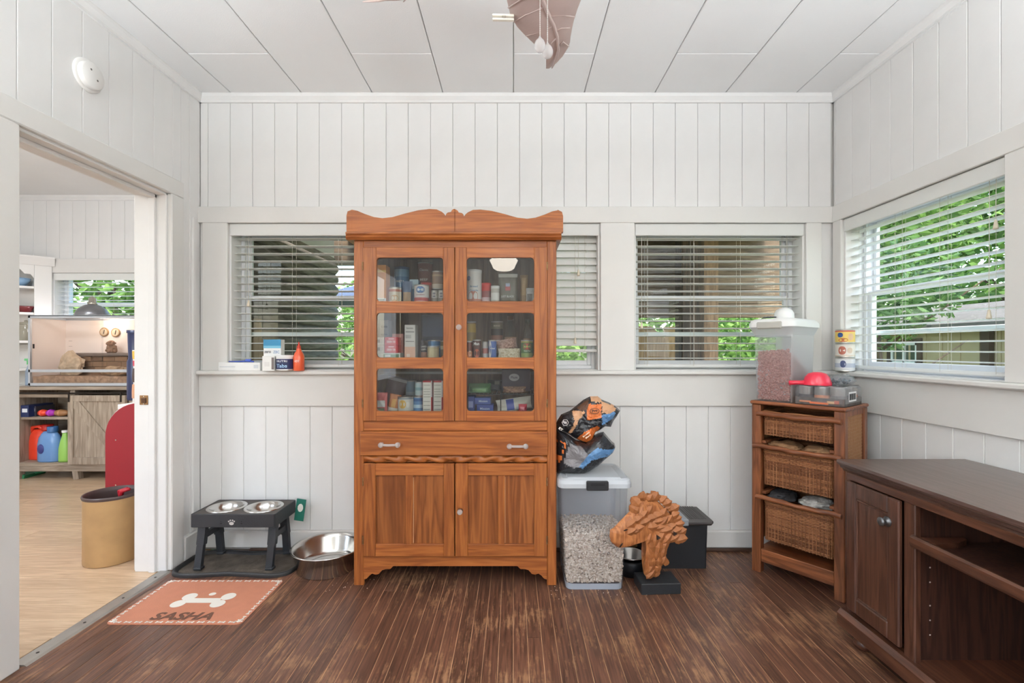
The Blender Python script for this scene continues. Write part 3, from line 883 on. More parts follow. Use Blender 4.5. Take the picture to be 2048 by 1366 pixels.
# boarded porch end wall behind the right back window
q5 = 4.9
wp = MB().box(px(1255, q5), px(1640, q5), q5 + .02, q5 + .07, 1.50, 2.36).struct('wall_porch', PW, 'dark boarded upper porch wall outside')
n = 11; x0_, x1_ = px(1255, q5), px(1640, q5)
for i in range(6):
    child('siding_board', piece(x1_ - x0_, .02, .14, PW, .004), wp, (x0_ - wp.location.x, q5 - wp.location.y, 1.50 + .143 * i - wp.location.z))
mb = MB().box(px(1360, 4.6), px(1405, 4.6), 4.55, 4.75, -.08, 2.34, .01)
tag(mb.top('porch_post', wood('dark_stained_post', (58, 45, 36), (92, 72, 56), 'z', 1, .8, .1, 10), 'thick dark porch post seen through the right back window', 'post'))
mb = MB().box(px(1409, 4.75), px(1440, 4.75), 4.78, 4.9, -.08, 2.34, .01)
tag(mb.top('porch_post', PWV, 'reddish brown porch post right of the thick dark one', 'post'))
mb = MB().prism([(px(1265, 5.2), 1.42), (px(1300, 5.2), 1.42), (px(1362, 5.2), 1.12), (px(1362, 5.2), GZ), (px(1335, 5.2), GZ)], 5.16, 5.22)
tag(mb.top('stair_side', tan_, 'pale timber stair side beyond the porch post', 'stair'))
mb = MB().box(px(1330, 5.3), px(1362, 5.3), 5.3, 5.36, GZ, 1.42)
tag(mb.top('timber_panel', tan_, 'pale timber panel behind the porch stair', 'panel'))
tree('garden_bush', 'round green bush outside the right back window', (px(1300, 6.2), 6.2, GZ), [(0, 0, 1.3, .55, .5, .75), (1.3, .3, 1.4, .8, .6, 1.0)], 4500, .06, LEAFA, 0, 5)
tree('garden_tree', 'tall green trees behind the porch', (3.5, 14, GZ), [(0, 0, 3.4, 3.2, 1.6, 3.4), (5, 1, 3.6, 3, 1.6, 3.6)], 9000, .17, LEAFA, 3, 6, .18)
tree('garden_tree', 'bright green hedge trees left behind the porch', (-3.2, 11, GZ), [(0, 0, 1.5, 2.0, 1.0, 1.9), (3.0, .5, 1.6, 1.8, 1.0, 1.9)], 8000, .11, LEAFA, 1.5, 7, .12)
tree('garden_tree', 'tree behind the kitchen window', (-7.6, 9, GZ), [(0, 0, 3.2, 1.8, 1.3, 2.6), (1.5, .3, 3.0, 1.2, 1.2, 2.2)], 7000, .12, LEAFA, 3, 8)
# outer wall of the kitchen, clad in rounded log siding, seen at a slant through the left back window
LOG = wood('weathered_grey_log', (112, 102, 94), (158, 148, 138), 'y', 1.0, .9, .12, 8, (.25, .75), .4, rings=.3)
lw = MB().box(XL - .003, XL + .004, YB + .14, KY1 + .14, GZ, 2.1).struct('wall_log', LOG, 'grey log siding outside the left back window')
z = GZ + .06
while z < 2.1:
    mb = MB().smooth()
    mb.prism([(XL + .004 + .034 * math.sin(math.pi * k / 7), z - .054 + .108 * k / 7) for k in range(8)], YB + .15, KY1 + .15, 'y')
    mb.part('log', LOG, lw)
    z += .11
mb = MB().box(-3.2, 2.6, 5.1, 5.3, 2.1, 2.62, .01)
tag(mb.top('porch_beam', PW, 'long dark beam along the outer edge of the porch roof', 'beam'))
mb = MB().lathe([(0, .0), (.085, 0), (.088, .05), (.06, .12), (.03, .17), (.027, .27), (.03, .29), (0, .3)], (px(514, 3.12), 3.12, 1.08), 20)  # bell-shaped tan outline in this window, built as a jug
mb.smooth(); jt = tag(mb.top('garden_jug', mat('tan_stoneware', (158, 132, 96), .6), 'tan long-necked jug shape outside behind the left back window', 'jug'))
tb = thing('porch_table', 'small wooden table under the jug outside', 'table', (px(514, 3.12), 3.12, -.08))
MB().box(-.11, .11, -.11, .11, 1.13, 1.16, .004).part('top', PW, tb, False)
for sx in (-.09, .09):
    for sy in (-.09, .09): MB().box(sx - .012, sx + .012, sy - .012, sy + .012, 0, 1.13).part('leg', PW, tb, False)
um = thing('garden_umbrella', 'dark blue garden umbrella beside the log corner', 'umbrella', (px(735, 7), 7, GZ))
MB().lathe([(.95, 2.45), (.5, 2.6), (0, 2.75)], (0, 0, 0), 12).part('canopy', mat('navy_canvas', (62, 74, 96), .8), um, False)
MB().tube([(0, 0, 0), (0, 0, 2.7)], .025, 8).part('pole', mat('grey_pole', (150, 150, 150), .4, .6), um, False)

# ================================================================ PANTRY CABINET
CW = wood('honey_pine_upright', (122, 63, 27), (170, 101, 49), 'z', 1.0, .38, .07, 16, (.15, .85), .12, coat=.12, rings=.45, spec=.35)
CWX = wood('honey_pine_crosswise', (124, 64, 28), (174, 103, 50), 'x', 1.0, .38, .07, 16, (.15, .85), .12, coat=.12, rings=.45, spec=.35)
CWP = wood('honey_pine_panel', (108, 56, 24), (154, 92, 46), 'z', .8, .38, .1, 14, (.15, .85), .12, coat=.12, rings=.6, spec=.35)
CIN = wood('cabinet_inside', (110, 84, 64), (140, 110, 84), 'z', 1.0, .6, .05, 10)
CGL = glass('cabinet_glass', (236, 238, 238), 0, .01, 1.55, refl=1.5)
CZ = 2.349; CB = 2.735
cx_ = lambda p: px(p, CZ)
cz_ = lambda p: pz(p, CZ)
cab = thing('pantry_cabinet', 'tall honey pine pantry cabinet with six glass panes and scrolled crest', 'cabinet', ((cx_(707) + cx_(1113)) / 2, (CZ + CB) / 2, 0))
X0, X1 = cx_(707), cx_(1113)
Y0 = CZ + .004
# uprights, sides, back, top, floor, shelves
for a, b in ((X0, cx_(727)), (cx_(1094), X1)):
    MB().box(a, b, Y0, Y0 + .022, 0, cz_(481), .003).part('stile', CW, cab)
for a, b in ((X0 + .002, X0 + .02), (X1 - .02, X1 - .002)):
    MB().box(a, b, Y0 + .022, CB, 0, cz_(481), .002).part('side_panel', CW, cab)
MB().box(X0 + .02, X1 - .02, CB - .012, CB, .12, cz_(481)).part('back_panel', CIN, cab)
MB().box(X0 + .02, X1 - .02, Y0 + .022, CB - .012, 1.69, 1.708).part('top_board', CIN, cab)
SH = (1.412, 1.126, .846)
for z in SH:
    MB().box(X0 + .02, X1 - .02, Y0 + .03, CB - .012, z - .018, z, .002).part('shelf', CIN, cab)
MB().box(X0 + .02, X1 - .02, Y0 + .03, CB - .012, .13, .15).part('bottom_board', CIN, cab)
MB().box(cx_(727), cx_(1094), Y0, Y0 + .022, cz_(495), cz_(481), .002).part('top_rail', CWX, cab)
MB().box(cx_(727), cx_(1094), Y0, Y0 + .022, cz_(862), cz_(842), .002).part('middle_rail', CWX, cab)
# cornice and crest
crn = [(CZ + .02, cz_(481) - .001), (CZ - .018, cz_(481) - .001), (CZ - .03, cz_(477)), (CZ - .024, cz_(473)), (CZ - .03, cz_(470)), (CZ - .03, cz_(467)), (CZ - .02, cz_(465.5)), (CZ + .35, cz_(465.5)), (CZ + .35, cz_(481) - .001)]
MB().prism(crn, cx_(692) + .008, cx_(1125) - .008, 'x').part('cornice', CWX, cab)
ZK = 680 / 400.0
def q_(u, v): return (cx_(680 + u * .366), cz_(400 + v * .366))
half = [(40, 175), (58, 150), (50, 125), (40, 90), (46, 66), (70, 57), (100, 63), (140, 80), (190, 97), (235, 103), (290, 97), (360, 77), (430, 60), (490, 53), (530, 55), (558, 68), (570, 78), (579, 90), (582, 80), (590, 72), (602, 70), (609, 68), (612, 60), (620, 54), (630, 52)]
left = [q_(u, v) for u, v in half]
right = [q_(1258 - u, v + 3) for u, v in half][::-1]
poly = left + right + [(q_(1218, 178)[0], cz_(466)), (q_(40, 178)[0], cz_(466))]
mb = MB(); n = len(poly)
xb0 = cz_(466)
# crest as strips so that the concave outline triangulates cleanly
top = left + right
y0, y1 = CZ - .012, CZ + .012
for (a, b) in zip(top, top[1:]):
    if abs(a[0] - b[0]) < 1e-5: continue
    if b[0] > a[0]:
        mb.add([(a[0], y0, xb0), (b[0], y0, xb0), (b[0], y0, b[1]), (a[0], y0, a[1]), (a[0], y1, xb0), (b[0], y1, xb0), (b[0], y1, b[1]), (a[0], y1, a[1])],
               [(0, 1, 2, 3), (7, 6, 5, 4), (3, 2, 6, 7)])
# rounded shoulders at both ends
for side in (0, 1):
    e = [q_(u, v) if side == 0 else q_(1258 - u, v + 3) for u, v in half[:6]]
    base = q_(70 if side == 0 else 1188, 57)
    pl_ = e[:5] + [base, (base[0], xb0)]
    if side: pl_ = pl_[::-1]
    mb.prism(pl_, y0 - .0005, y1, 'y')
mb.part('crest', CWX, cab)
# twisted moulding under the drawer
mb = MB().smooth()
za, zb_ = cz_(925), cz_(911)
zc = (za + zb_) / 2; rr = (zb_ - za) / 2
def tw(u, v):
    x = cx_(727) + u * (cx_(1094) - cx_(727)); a = 2 * math.pi * v
    k = 1 + .34 * math.cos(2 * a - (x * 62 if x < cx_(900) else -x * 62 + 2 * 62 * cx_(900)))
    return (x, CZ + .014 + math.cos(a) * rr * k * .8, zc + math.sin(a) * rr * k)
mb.grid(160, 14, tw, wrap_v=True)
mb.part('twist_moulding', CWX, cab)
MB().box(cx_(727), cx_(1094), Y0 + .012, Y0 + .024, za - .002, zb_ + .002).part('lower_rail', CWX, cab)
# apron with scrolled brackets
ap = [(727, 1112), (727, 1160), (733, 1158), (738, 1152), (744, 1148), (750, 1150), (757, 1149), (764, 1141), (772, 1139), (780, 1139), (786, 1133)]
pts = [(cx_(a), cz_(b)) for a, b in ap] + [(cx_(1821 - a), cz_(b)) for a, b in ap[::-1]]
mb = MB()
for a, b in zip(pts[1:], pts[2:-1]):
    zt = cz_(1112)
    mb.add([(a[0], Y0, a[1]), (b[0], Y0, b[1]), (b[0], Y0, zt), (a[0], Y0, zt), (a[0], Y0 + .02, a[1]), (b[0], Y0 + .02, b[1]), (b[0], Y0 + .02, zt), (a[0], Y0 + .02, zt)],
           [(0, 1, 2, 3), (7, 6, 5, 4), (0, 4, 5, 1)])
mb.part('apron', CWX, cab)

def glass_door(a, b, pa, pb, knob_px):
    y0, y1 = CZ - .012, CZ + .008
    rows = ((516, 603), (626, 715), (737, 822))
    zt, z0 = cz_(495.5), cz_(841.5)
    m = MB()
    m.box(cx_(a), cx_(pa), y0, y1, z0, zt, .002); m.box(cx_(pb), cx_(b), y0, y1, z0, zt, .002)
    d = m.part('glass_door', CW, cab)
    edges = [495.5] + [v for r in rows for v in r] + [841.5]
    for i in range(0, 8, 2):
        MB().box(cx_(pa), cx_(pb), y0 + .001, y1, cz_(edges[i + 1]), cz_(edges[i]), .001).part('rail', CWX, d)
    m = MB(); r = .024
    for (t, u) in rows:
        for (xx, sx) in ((cx_(pa), 1), (cx_(pb), -1)):
            for (zz, sz) in ((cz_(t), -1), (cz_(u), 1)):
                arc = [(xx, zz)] + [(xx + sx * r * (1 - math.sin(k * math.pi / 10)) * .75, zz + sz * r * (1 - math.cos(k * math.pi / 10)) * .75) for k in range(6)]
                if sx * sz > 0: arc = arc[::-1]
                m.prism(arc, y0 + .001, y1, 'y')
    m.part('corner_scrolls', CW, d)['kind'] = 'stuff'
    for (t, u) in rows:
        MB().box(cx_(pa) - .004, cx_(pb) + .004, y0 + .010, y0 + .013, cz_(u) - .004, cz_(t) + .004).part('pane', CGL, d)
    if knob_px:
        kx, kz = cx_(knob_px[0]), cz_(knob_px[1])
        MB().smooth().lathe([(.0, -.026), (.009, -.026), (.014, -.021), (.014, -.017), (.008, -.008), (.007, 0), (.012, 0), (.012, .003)], (kx, y0, kz), 16, 'y').part('knob', CLEARK, d)
    hx = cx_(a) if a < 800 else cx_(b)
    for zz in (533, 806):
        MB().lathe([(.004, -.02), (.004, .02), (0, .02)], (hx, y0 - .001, cz_(zz)), 8).part('hinge', RUST, d)
    return d
glass_door(727, 909.5, 754, 887, None)
glass_door(910.5, 1094, 934, 1068, (919, 655))
# drawer with two glass pulls
dr = MB().box(cx_(721), cx_(1096), CZ - .014, CZ + .3, cz_(910.5), cz_(862.5), .004).part('drawer', CWX, cab)
for xa, xb_, yv in ((766, 799, 887), (1019, 1051, 889.5)):
    m = MB().smooth(); zz = cz_(yv); yy = CZ - .04
    for q in (xa, xb_):
        m.lathe([(0, -.036), (.008, -.036), (.013, -.03), (.013, -.024), (.009, -.015), (.008, 0)], (cx_(q), CZ - .014, zz), 14, 'y')
    m.tube([(cx_(xa), yy, zz), ((cx_(xa) + cx_(xb_)) / 2, yy - .006, zz), (cx_(xb_), yy, zz)], .0065, 10)
    m.part('glass_pull', CLEARK, dr)

def wood_door(a, b, cuts, knob):
    y0, y1 = CZ - .012, CZ + .008
    z1, z0 = cz_(926.5), cz_(1111)
    rt, rb = cz_(950), cz_(1087)
    m = MB().box(cx_(a), cx_(cuts[0]), y0, y1, z0, z1, .002).box(cx_(cuts[3]), cx_(b), y0, y1, z0, z1, .002)
    m.box(cx_(cuts[1]), cx_(cuts[2]), y0 + .0005, y1, rb, rt, .002)
    d = m.part('cupboard_door', CW, cab)
    for (p, q) in ((z0, rb), (rt, z1)):
        MB().box(cx_(cuts[0]), cx_(cuts[3]), y0 + .0005, y1, p, q, .002).part('rail', CWX, d)
    for (p, q) in ((cuts[0], cuts[1]), (cuts[2], cuts[3])):
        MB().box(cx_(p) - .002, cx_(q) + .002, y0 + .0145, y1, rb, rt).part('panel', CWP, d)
    MB().box(cx_(cuts[2]) - .0006, cx_(cuts[2]) + .0012, y0 + .006, y0 + .0146, rb + .004, rt - .01).part('pale_edge_line', pm((226, 184, 140), .6), d)  # thin pale strip along the muntin's right edge
    if knob:
        MB().smooth().lathe([(.0, -.026), (.009, -.026), (.0135, -.021), (.0135, -.017), (.008, -.008), (.007, 0), (.014, 0), (.014, .003)], (cx_(knob[0]), y0, cz_(knob[1])), 16, 'y').part('knob', CLEARK, d)
    hx = cx_(a) if a < 800 else cx_(b)
    for zz in (962, 1078):
        MB().lathe([(.004, -.02), (.004, .02), (0, .02)], (hx, y0 - .001, cz_(zz)), 8).part('hinge', RUST, d)
wood_door(727.5, 909, (752, 811.5, 827, 888), None)
wood_door(911, 1093.5, (936, 996, 1010, 1068), (921, 1020))

# ---------------------------------------------------------------- groceries
TIN = mat('tin', (196, 192, 186), .3, .9)
def can(label, x0, x1, y0c, zb, h, body, bands=(), texts=(), name='food_can', cat='can', lid=None, patches=(), group=None):
    """tin with a paper sleeve; bands (v0,v1,colour), patches (angle,halfwidth,v0,v1,colour), texts (string,v,height,width,colour)"""
    r = (x1 - x0) / 2; xc = (x0 + x1) / 2
    o = thing(name, label, cat, (xc, y0c, zb), 0, group)
    MB().smooth().lathe([(0, .002), (r * .93, .002), (r, 0), (r, .004), (r * .985, .006), (r * .985, h - .006), (r, h - .004), (r, h), (r * .94, h), (r * .93, h - .003), (0, h - .003)], (0, 0, 0), 24).part('tin', TIN, o, False)
    MB().smooth().lathe([(r * 1.002, .007), (r * 1.002, h - .007)], (0, 0, 0), 28).part('sleeve', pm(body), o, False)
    for v0, v1, c in bands:
        MB().smooth().lathe([(r * 1.008, max(.0075, v0 * h)), (r * 1.008, min(h - .0075, v1 * h))], (0, 0, 0), 28).part('band', pm(c), o, False)
    for an, hw, v0, v1, c in patches:
        m = MB(); K = 1.014
        def f(u, v):
            a = R(-90) + an + (u - .5) * 2 * hw
            return (r * K * math.cos(a), r * K * math.sin(a), (v0 + (v1 - v0) * v) * h)
        N_ = 14
        pts = []
        for i in range(N_):
            t = 2 * math.pi * i / N_
            e = .85
            cu, sv = math.cos(t), math.sin(t)
            pts.append(f(.5 + .5 * math.copysign(abs(cu) ** e, cu), .5 + .5 * math.copysign(abs(sv) ** e, sv)))
        m.add([f(.5, .5)] + pts, [(0, i + 1, (i + 1) % N_ + 1) for i in range(N_)])
        m.part('label_picture', pm(c), o, False)
    for (s, v, th, tw_, c) in texts:
        vs, fs = text_mesh(s, th, tw_, .02)
        w3 = [(r * 1.022 * math.cos(R(-90) + u / r), r * 1.022 * math.sin(R(-90) + u / r), v * h + w) for u, w in vs]
        MB().add(w3, fs).part('lettering', pm(c), o, False)
    if lid:
        MB().smooth().lathe([(r * 1.02, h - .012), (r * 1.02, h + .002), (0, h + .003)], (0, 0, 0), 24).part('lid', pm(lid), o, False)
    return o

def carton(label, x0, x1, y0, y1, z0, z1, body, prints=(), texts=(), rot=0.0, name='food_box', cat='box', group=None, roty=0.0):
    """paper box; prints (u0,u1,v0,v1,colour) and texts (string,u,v,height,width,colour) on the front"""
    w, d, h = x1 - x0, y1 - y0, z1 - z0
    o = thing(name, label, cat, ((x0 + x1) / 2, (y0 + y1) / 2, z0), rot, group)
    if roty: o.rotation_euler = (0, roty, rot)
    MB().box(-w / 2, w / 2, -d / 2, d / 2, 0, h, .0015).part('carton', pm(body), o, False)
    for i, (u0, u1, v0, v1, c) in enumerate(prints):
        e = .0006 + .0003 * i
        MB().box(-w / 2 + u0 * w, -w / 2 + u1 * w, -d / 2 - e, -d / 2, v0 * h, v1 * h).part('print', pm(c), o, False)
    for (s, u, v, th, tw_, c) in texts:
        vs, fs = text_mesh(s, th, tw_, .02)
        MB().add([(-w / 2 + u * w + a, -d / 2 - .003, v * h + b) for a, b in vs], fs).part('lettering', pm(c), o, False)
    return o

def pouch(label, x0, x1, yc, z0, z1, th, body, prints=(), texts=(), rot=0.0, roty=0.0, name='food_pouch', cat='pouch', seed=0, m=None, flat=False, crump=.004, seal=True, group=None):
    """pillow-shaped bag"""
    w, h = x1 - x0, z1 - z0
    o = thing(name, label, cat, ((x0 + x1) / 2, yc, z0), rot, group)
    if roty or flat: o.rotation_euler = (R(-90) if flat else 0, roty, rot)
    def P(u, v, sgn, e=0.0):
        k = (max(0, 1 - abs(2 * u - 1) ** 2.6)) ** .5
        kv = min(1, v / .12) ** .5 if v < .12 else (1 if v < .55 else max(0, 1 - ((v - .55) / .4) ** 1.5) if v < .95 else 0)
        n_ = noise.noise(Vector((u * 4 + seed, v * 5, seed * 1.7 + sgn)))
        pin = 1 - .05 * math.sin(math.pi * v)
        return ((u - .5) * w * pin, sgn * (th / 2 * k * kv + e + .0004) + n_ * crump * (1 if k > 0 else .4), v * h)
    mm = m or pm(body, .3)
    b = MB().smooth()
    b.grid(15, 17, lambda u, v: P(u, v, -1)); b.grid(15, 17, lambda u, v: P(1 - u, v, 1))
    b.part('bag', mm, o, False)
    for i, (u0, u1, v0, v1, c) in enumerate(prints):
        e = .0012 + .0004 * i
        MB().smooth().grid(10, 10, lambda u, v: P(u0 + (u1 - u0) * u, v0 + (v1 - v0) * v, -1, e)).part('print', pm(c, .3), o, False)
    for (s, u, v, th_, tw_, c) in texts:
        vs, fs = text_mesh(s, th_, tw_, .02)
        q = [P(min(.98, max(.02, u + a / w)), min(.99, max(.01, v + b_ / h)), -1, .004) for a, b_ in vs]
        MB().add(q, fs).part('lettering', pm(c), o, False)
    return o

PINKISH = (214, 130, 120)
WHT = (236, 232, 224)
def sx_(a, b, Z): return px(a, Z), px(b, Z)
UL, ML, LL = 'upper left', 'middle left', 'lower left'
# --- upper left pane, shelf one
z1s = SH[0]
carton('orange food carton at the left of the upper left pane', *sx_(752, 774, 2.44), 2.42, 2.5, z1s, pz(531, 2.44), (226, 142, 42), [(0, 1, 0, .12, WHT), (.15, .85, .02, .1, (60, 50, 50)), (0, 1, .8, .86, (240, 190, 90))])
can('cream labelled can beside the orange carton', *sx_(778, 803, 2.45), 2.45, z1s, pz(575, 2.45) - z1s, (226, 214, 190), [(.7, .86, (196, 120, 96))], (), patches=[(.1, .6, .08, .5, (206, 160, 104))])
can('tall blue canister in the upper left pane', *sx_(789, 818, 2.58), 2.58, z1s, pz(536, 2.58) - z1s, (86, 132, 170), [(.75, .95, (120, 165, 196))], [('PASTA', .62, .012, .045, (226, 236, 240))], lid=(70, 110, 150))
pouch('blue and tan snack pouch beside the cream can', *sx_(804, 824, 2.46), 2.47, z1s, pz(562, 2.46), .03, (104, 120, 146), [(.1, .9, .08, .5, (190, 160, 130))], seed=2)
carton('slim light blue carton with white top behind the cranberry can', *sx_(821, 838, 2.53), 2.51, 2.56, z1s, pz(560, 2.53), (92, 142, 184), [(0, 1, .62, 1, (190, 214, 226))])
o = can('cranberry sauce can with a blue oval emblem', *sx_(828, 857, 2.42), 2.43, z1s, pz(570, 2.42) - z1s, (232, 226, 220), [(.02, .26, (190, 74, 74)), (.26, .3, (224, 190, 186))], [('CRANBERRY', .42, .007, .046, (150, 80, 84)), ('Spray', .7, .012, .026, (240, 244, 250))], patches=[(0, .62, .52, .9, (46, 74, 130)), (0, .5, .56, .86, (90, 130, 180))])
can('red lidded jar behind the cranberry can', *sx_(842, 866, 2.52), 2.52, z1s, pz(567, 2.52) - z1s, (196, 120, 104), (), (), lid=(190, 70, 62), name='food_jar', cat='jar')
can('tall rust brown canister marked BEEF at back', *sx_(836, 866, 2.66), 2.65, z1s, pz(527, 2.66) - z1s, (136, 78, 62), [(.02, .45, (186, 130, 88))], [('Classic', .82, .014, .05, (224, 210, 200)), ('BEEF', .6, .012, .045, (228, 214, 204))])
for i, (a, b) in enumerate(((862, 875), (876, 889))):
    can(['short white can left under the brown can', 'short white can right under the brown can'][i], *sx_(a, b, 2.45), 2.46, z1s, pz(580, 2.45) - z1s, (214, 206, 196), [(.1, .4, (150, 140, 130))], patches=[(0, .6, .45, .8, (96, 96, 110))])
can('brown can stacked on the two short white cans', *sx_(864, 887, 2.46), 2.46, pz(580, 2.45) + .0005, pz(543, 2.46) - pz(580, 2.45), (142, 112, 90), [(.05, .3, (196, 180, 160)), (.7, .8, (176, 150, 120))])
# --- middle left pane, shelf two
z2s = SH[1]
carton('flat white patterned box under the small red boxes', *sx_(755, 802, 2.44), 2.42, 2.5, z2s, pz(706, 2.44), (226, 226, 218), [(.3, .95, .2, .8, (120, 150, 120)), (.36, .6, .3, .7, WHT)])
zb0 = pz(706, 2.44) + .0005
for i in range(2):
    zz = zb0 + i * .0405
    carton(['lower small white box left of the red boxes', 'upper small white box left of the red boxes'][i], *sx_(754, 770, 2.44), 2.42, 2.49, zz, zz + .04, (230, 226, 220), [(.1, .9, .15, .85, (206, 206, 204)), (.2, .5, .3, .7, (120, 120, 124))])
    carton(['lower small red tea box in the middle left pane', 'upper small red tea box in the middle left pane'][i], *sx_(771, 798, 2.44), 2.42, 2.49, zz, zz + .04, (206, 58, 66), [(.3, .7, .72, .85, (240, 200, 200))], [('GREEN TEA', .5, .42, .011, .045, (246, 226, 222))])
carton('pink box behind the small red boxes', *sx_(787, 809, 2.53), 2.5, 2.58, z2s, pz(668, 2.53), (216, 150, 140), [(.1, .9, .75, .8, (236, 190, 180))])
carton('narrow pale grey box standing at the back left', *sx_(762, 780, 2.63), 2.6, 2.68, z2s, pz(641, 2.63), (196, 196, 196), [(.15, .85, .8, .85, (110, 110, 114)), (.15, .85, .6, .64, (130, 130, 134))])
carton('tall white carton with pink foot in the middle left pane', *sx_(811, 832, 2.46), 2.44, 2.52, z2s, pz(650, 2.46), (228, 224, 216), [(0, 1, 0, .35, (232, 186, 160)), (.1, .9, .78, .8, (110, 104, 100)), (.1, .9, .5, .515, (110, 104, 100)), (.1, .6, .6, .7, (190, 186, 180)), (.2, .5, .05, .14, (240, 220, 206))], [('Nutrition', .5, .9, .008, .035, (90, 86, 84))])
carton('large dark navy reflection built as a box at the middle shelf back', *sx_(846, 890, 2.66), 2.62, 2.7, z2s, pz(631, 2.66), (34, 48, 78), [(.05, .95, .5, .95, (48, 70, 110))])  # dark blue reflection in the pane, built here as a solid box
can('blue can behind the cream jar', *sx_(856, 881, 2.54), 2.54, z2s, pz(680, 2.54) - z2s, (78, 128, 178), [(.55, .7, (150, 180, 206))])
can('small cream jar in front of the blue can', *sx_(855, 878, 2.44), 2.44, z2s, pz(692, 2.44) - z2s, (216, 200, 158), [(.75, .93, (206, 190, 150))], name='food_jar', cat='jar')
pouch('dark bag with white lettering beside the cream jar', *sx_(841, 856, 2.5), 2.5, z2s, pz(681, 2.5), .03, (66, 56, 58), [(.1, .9, .05, .35, (170, 120, 96))], [('LAIRD', .5, .66, .009, .028, WHT), ('CHIPS', .5, .5, .009, .028, WHT)], seed=4)
can('olive can at the right edge of the middle left pane', *sx_(881, 898, 2.5), 2.5, z2s, pz(681, 2.5) - z2s, (120, 112, 80), [(.5, .7, (206, 196, 160))])
# --- lower left pane, shelf three
z3s = SH[2]
pouch('grey brown frozen pouch leaning at the back', *sx_(762, 802, 2.6), 2.6, z3s + .012, pz(752, 2.6), .03, (112, 92, 96), [(.0, 1, .86, .95, (188, 184, 186)), (.1, .9, .05, .45, (124, 66, 66))], seed=5, roty=R(14))
pouch('pink packet with a white disc at bottom left', *sx_(752, 775, 2.44), 2.44, z3s, pz(785, 2.44), .025, (208, 100, 96), [(.1, .85, .3, .62, (240, 236, 230)), (.1, .8, .05, .25, (120, 130, 96))], seed=6)
pouch('orange and silver snack packet in the lower left pane', *sx_(774, 797, 2.46), 2.46, z3s, pz(788, 2.46), .03, (196, 120, 70), [(.0, 1, .0, .28, (222, 216, 206)), (.3, .7, .3, .75, (226, 170, 90))], seed=7, roty=R(10))
can('wide white can with a yellow pear picture', *sx_(796, 827, 2.45), 2.45, z3s, pz(792, 2.45) - z3s, (222, 216, 206), [(.05, .16, (150, 160, 170)), (.84, .92, (150, 160, 170))], patches=[(-.2, .45, .3, .8, (226, 178, 84)), (.5, .2, .35, .7, (240, 236, 226))])
zz = pz(792, 2.46)
can('blue can under the pale green can', *sx_(827, 846, 2.46), 2.46, z3s, zz - z3s, (96, 140, 182), [(.3, .5, (180, 206, 222)), (.7, .86, (60, 100, 150))])
can('pale green can stacked on the blue can', *sx_(830, 847, 2.46), 2.46, zz + .0005, pz(763, 2.46) - zz, (186, 204, 206), [(.4, .6, (140, 176, 176))])
can('pale can standing at the back of the lower left pane', *sx_(812, 833, 2.62), 2.62, z3s, pz(760, 2.62) - z3s, (150, 172, 190), [(.4, .6, (186, 200, 210))])
for i, (a, b) in enumerate(((847, 866), (868, 887))):
    carton(['red cracker carton with white nutrition panel, left one', 'red cracker carton with white nutrition panel, right one'][i], *sx_(a, b, 2.44), 2.42, 2.56, z3s, pz(761, 2.44), (186, 44, 48), [(0.02, .86, .0, .95, (232, 226, 212))] + [(.08, .78, v, v + .012, (120, 116, 108)) for v in (.86, .74, .66, .58, .5, .36, .24, .12)] + [(.86, 1, .5, 1, (206, 190, 186))])
# --- upper right pane
can('tall white oat canister with a bean picture', *sx_(934, 963, 2.45), 2.46, z1s, pz(541, 2.45) - z1s, (232, 228, 222), [(.0, .12, (214, 150, 130))], [('Bread', .5, .01, .04, (110, 140, 170)), ('Crumbs', .38, .01, .045, (110, 140, 170))], patches=[(-.1, .7, .04, .36, (208, 136, 116)), (-.85, .35, .68, .82, (60, 90, 150))], lid=(238, 236, 232))
can('red spice jar beside the tall white canister', *sx_(963, 982, 2.46), 2.47, z1s, pz(567, 2.46) - z1s, (150, 70, 70), [(.62, .95, (206, 50, 44)), (.1, .3, (220, 190, 190))], (), lid=(210, 46, 40), name='food_jar', cat='jar')
can('small jar with a white lid in the upper right pane', *sx_(982, 999, 2.44), 2.44, z1s, pz(573, 2.44) - z1s, (196, 190, 178), [(.15, .6, (236, 234, 228))], (), lid=(240, 238, 232), name='food_jar', cat='jar')
pouch('grey beef pouch lettered JUST BLACK', *sx_(996, 1036, 2.47), 2.48, z1s, pz(546, 2.47), .035, (118, 112, 98), [(.02, .98, .86, .97, (206, 202, 190)), (.36, .62, .42, .62, (176, 58, 54)), (.38, .6, .55, .66, (170, 180, 200))], [('JUST BLACK', .48, .22, .014, .07, (244, 242, 236)), ('GRAIN', .5, .79, .008, .06, (110, 104, 96))], seed=9)
pouch('clear bag of tan noodles at the right of the upper pane', *sx_(1040, 1056, 2.52), 2.52, z1s, pz(550, 2.52), .03, (164, 128, 84), [(.2, .8, .3, .9, (196, 160, 110))], seed=10)
pouch('crumpled clear bag at the right edge of the upper pane', *sx_(1052, 1072, 2.45), 2.45, z1s, pz(576, 2.45), .03, (190, 188, 180), [(.1, .6, .1, .6, (120, 116, 110))], seed=11, crump=.008)
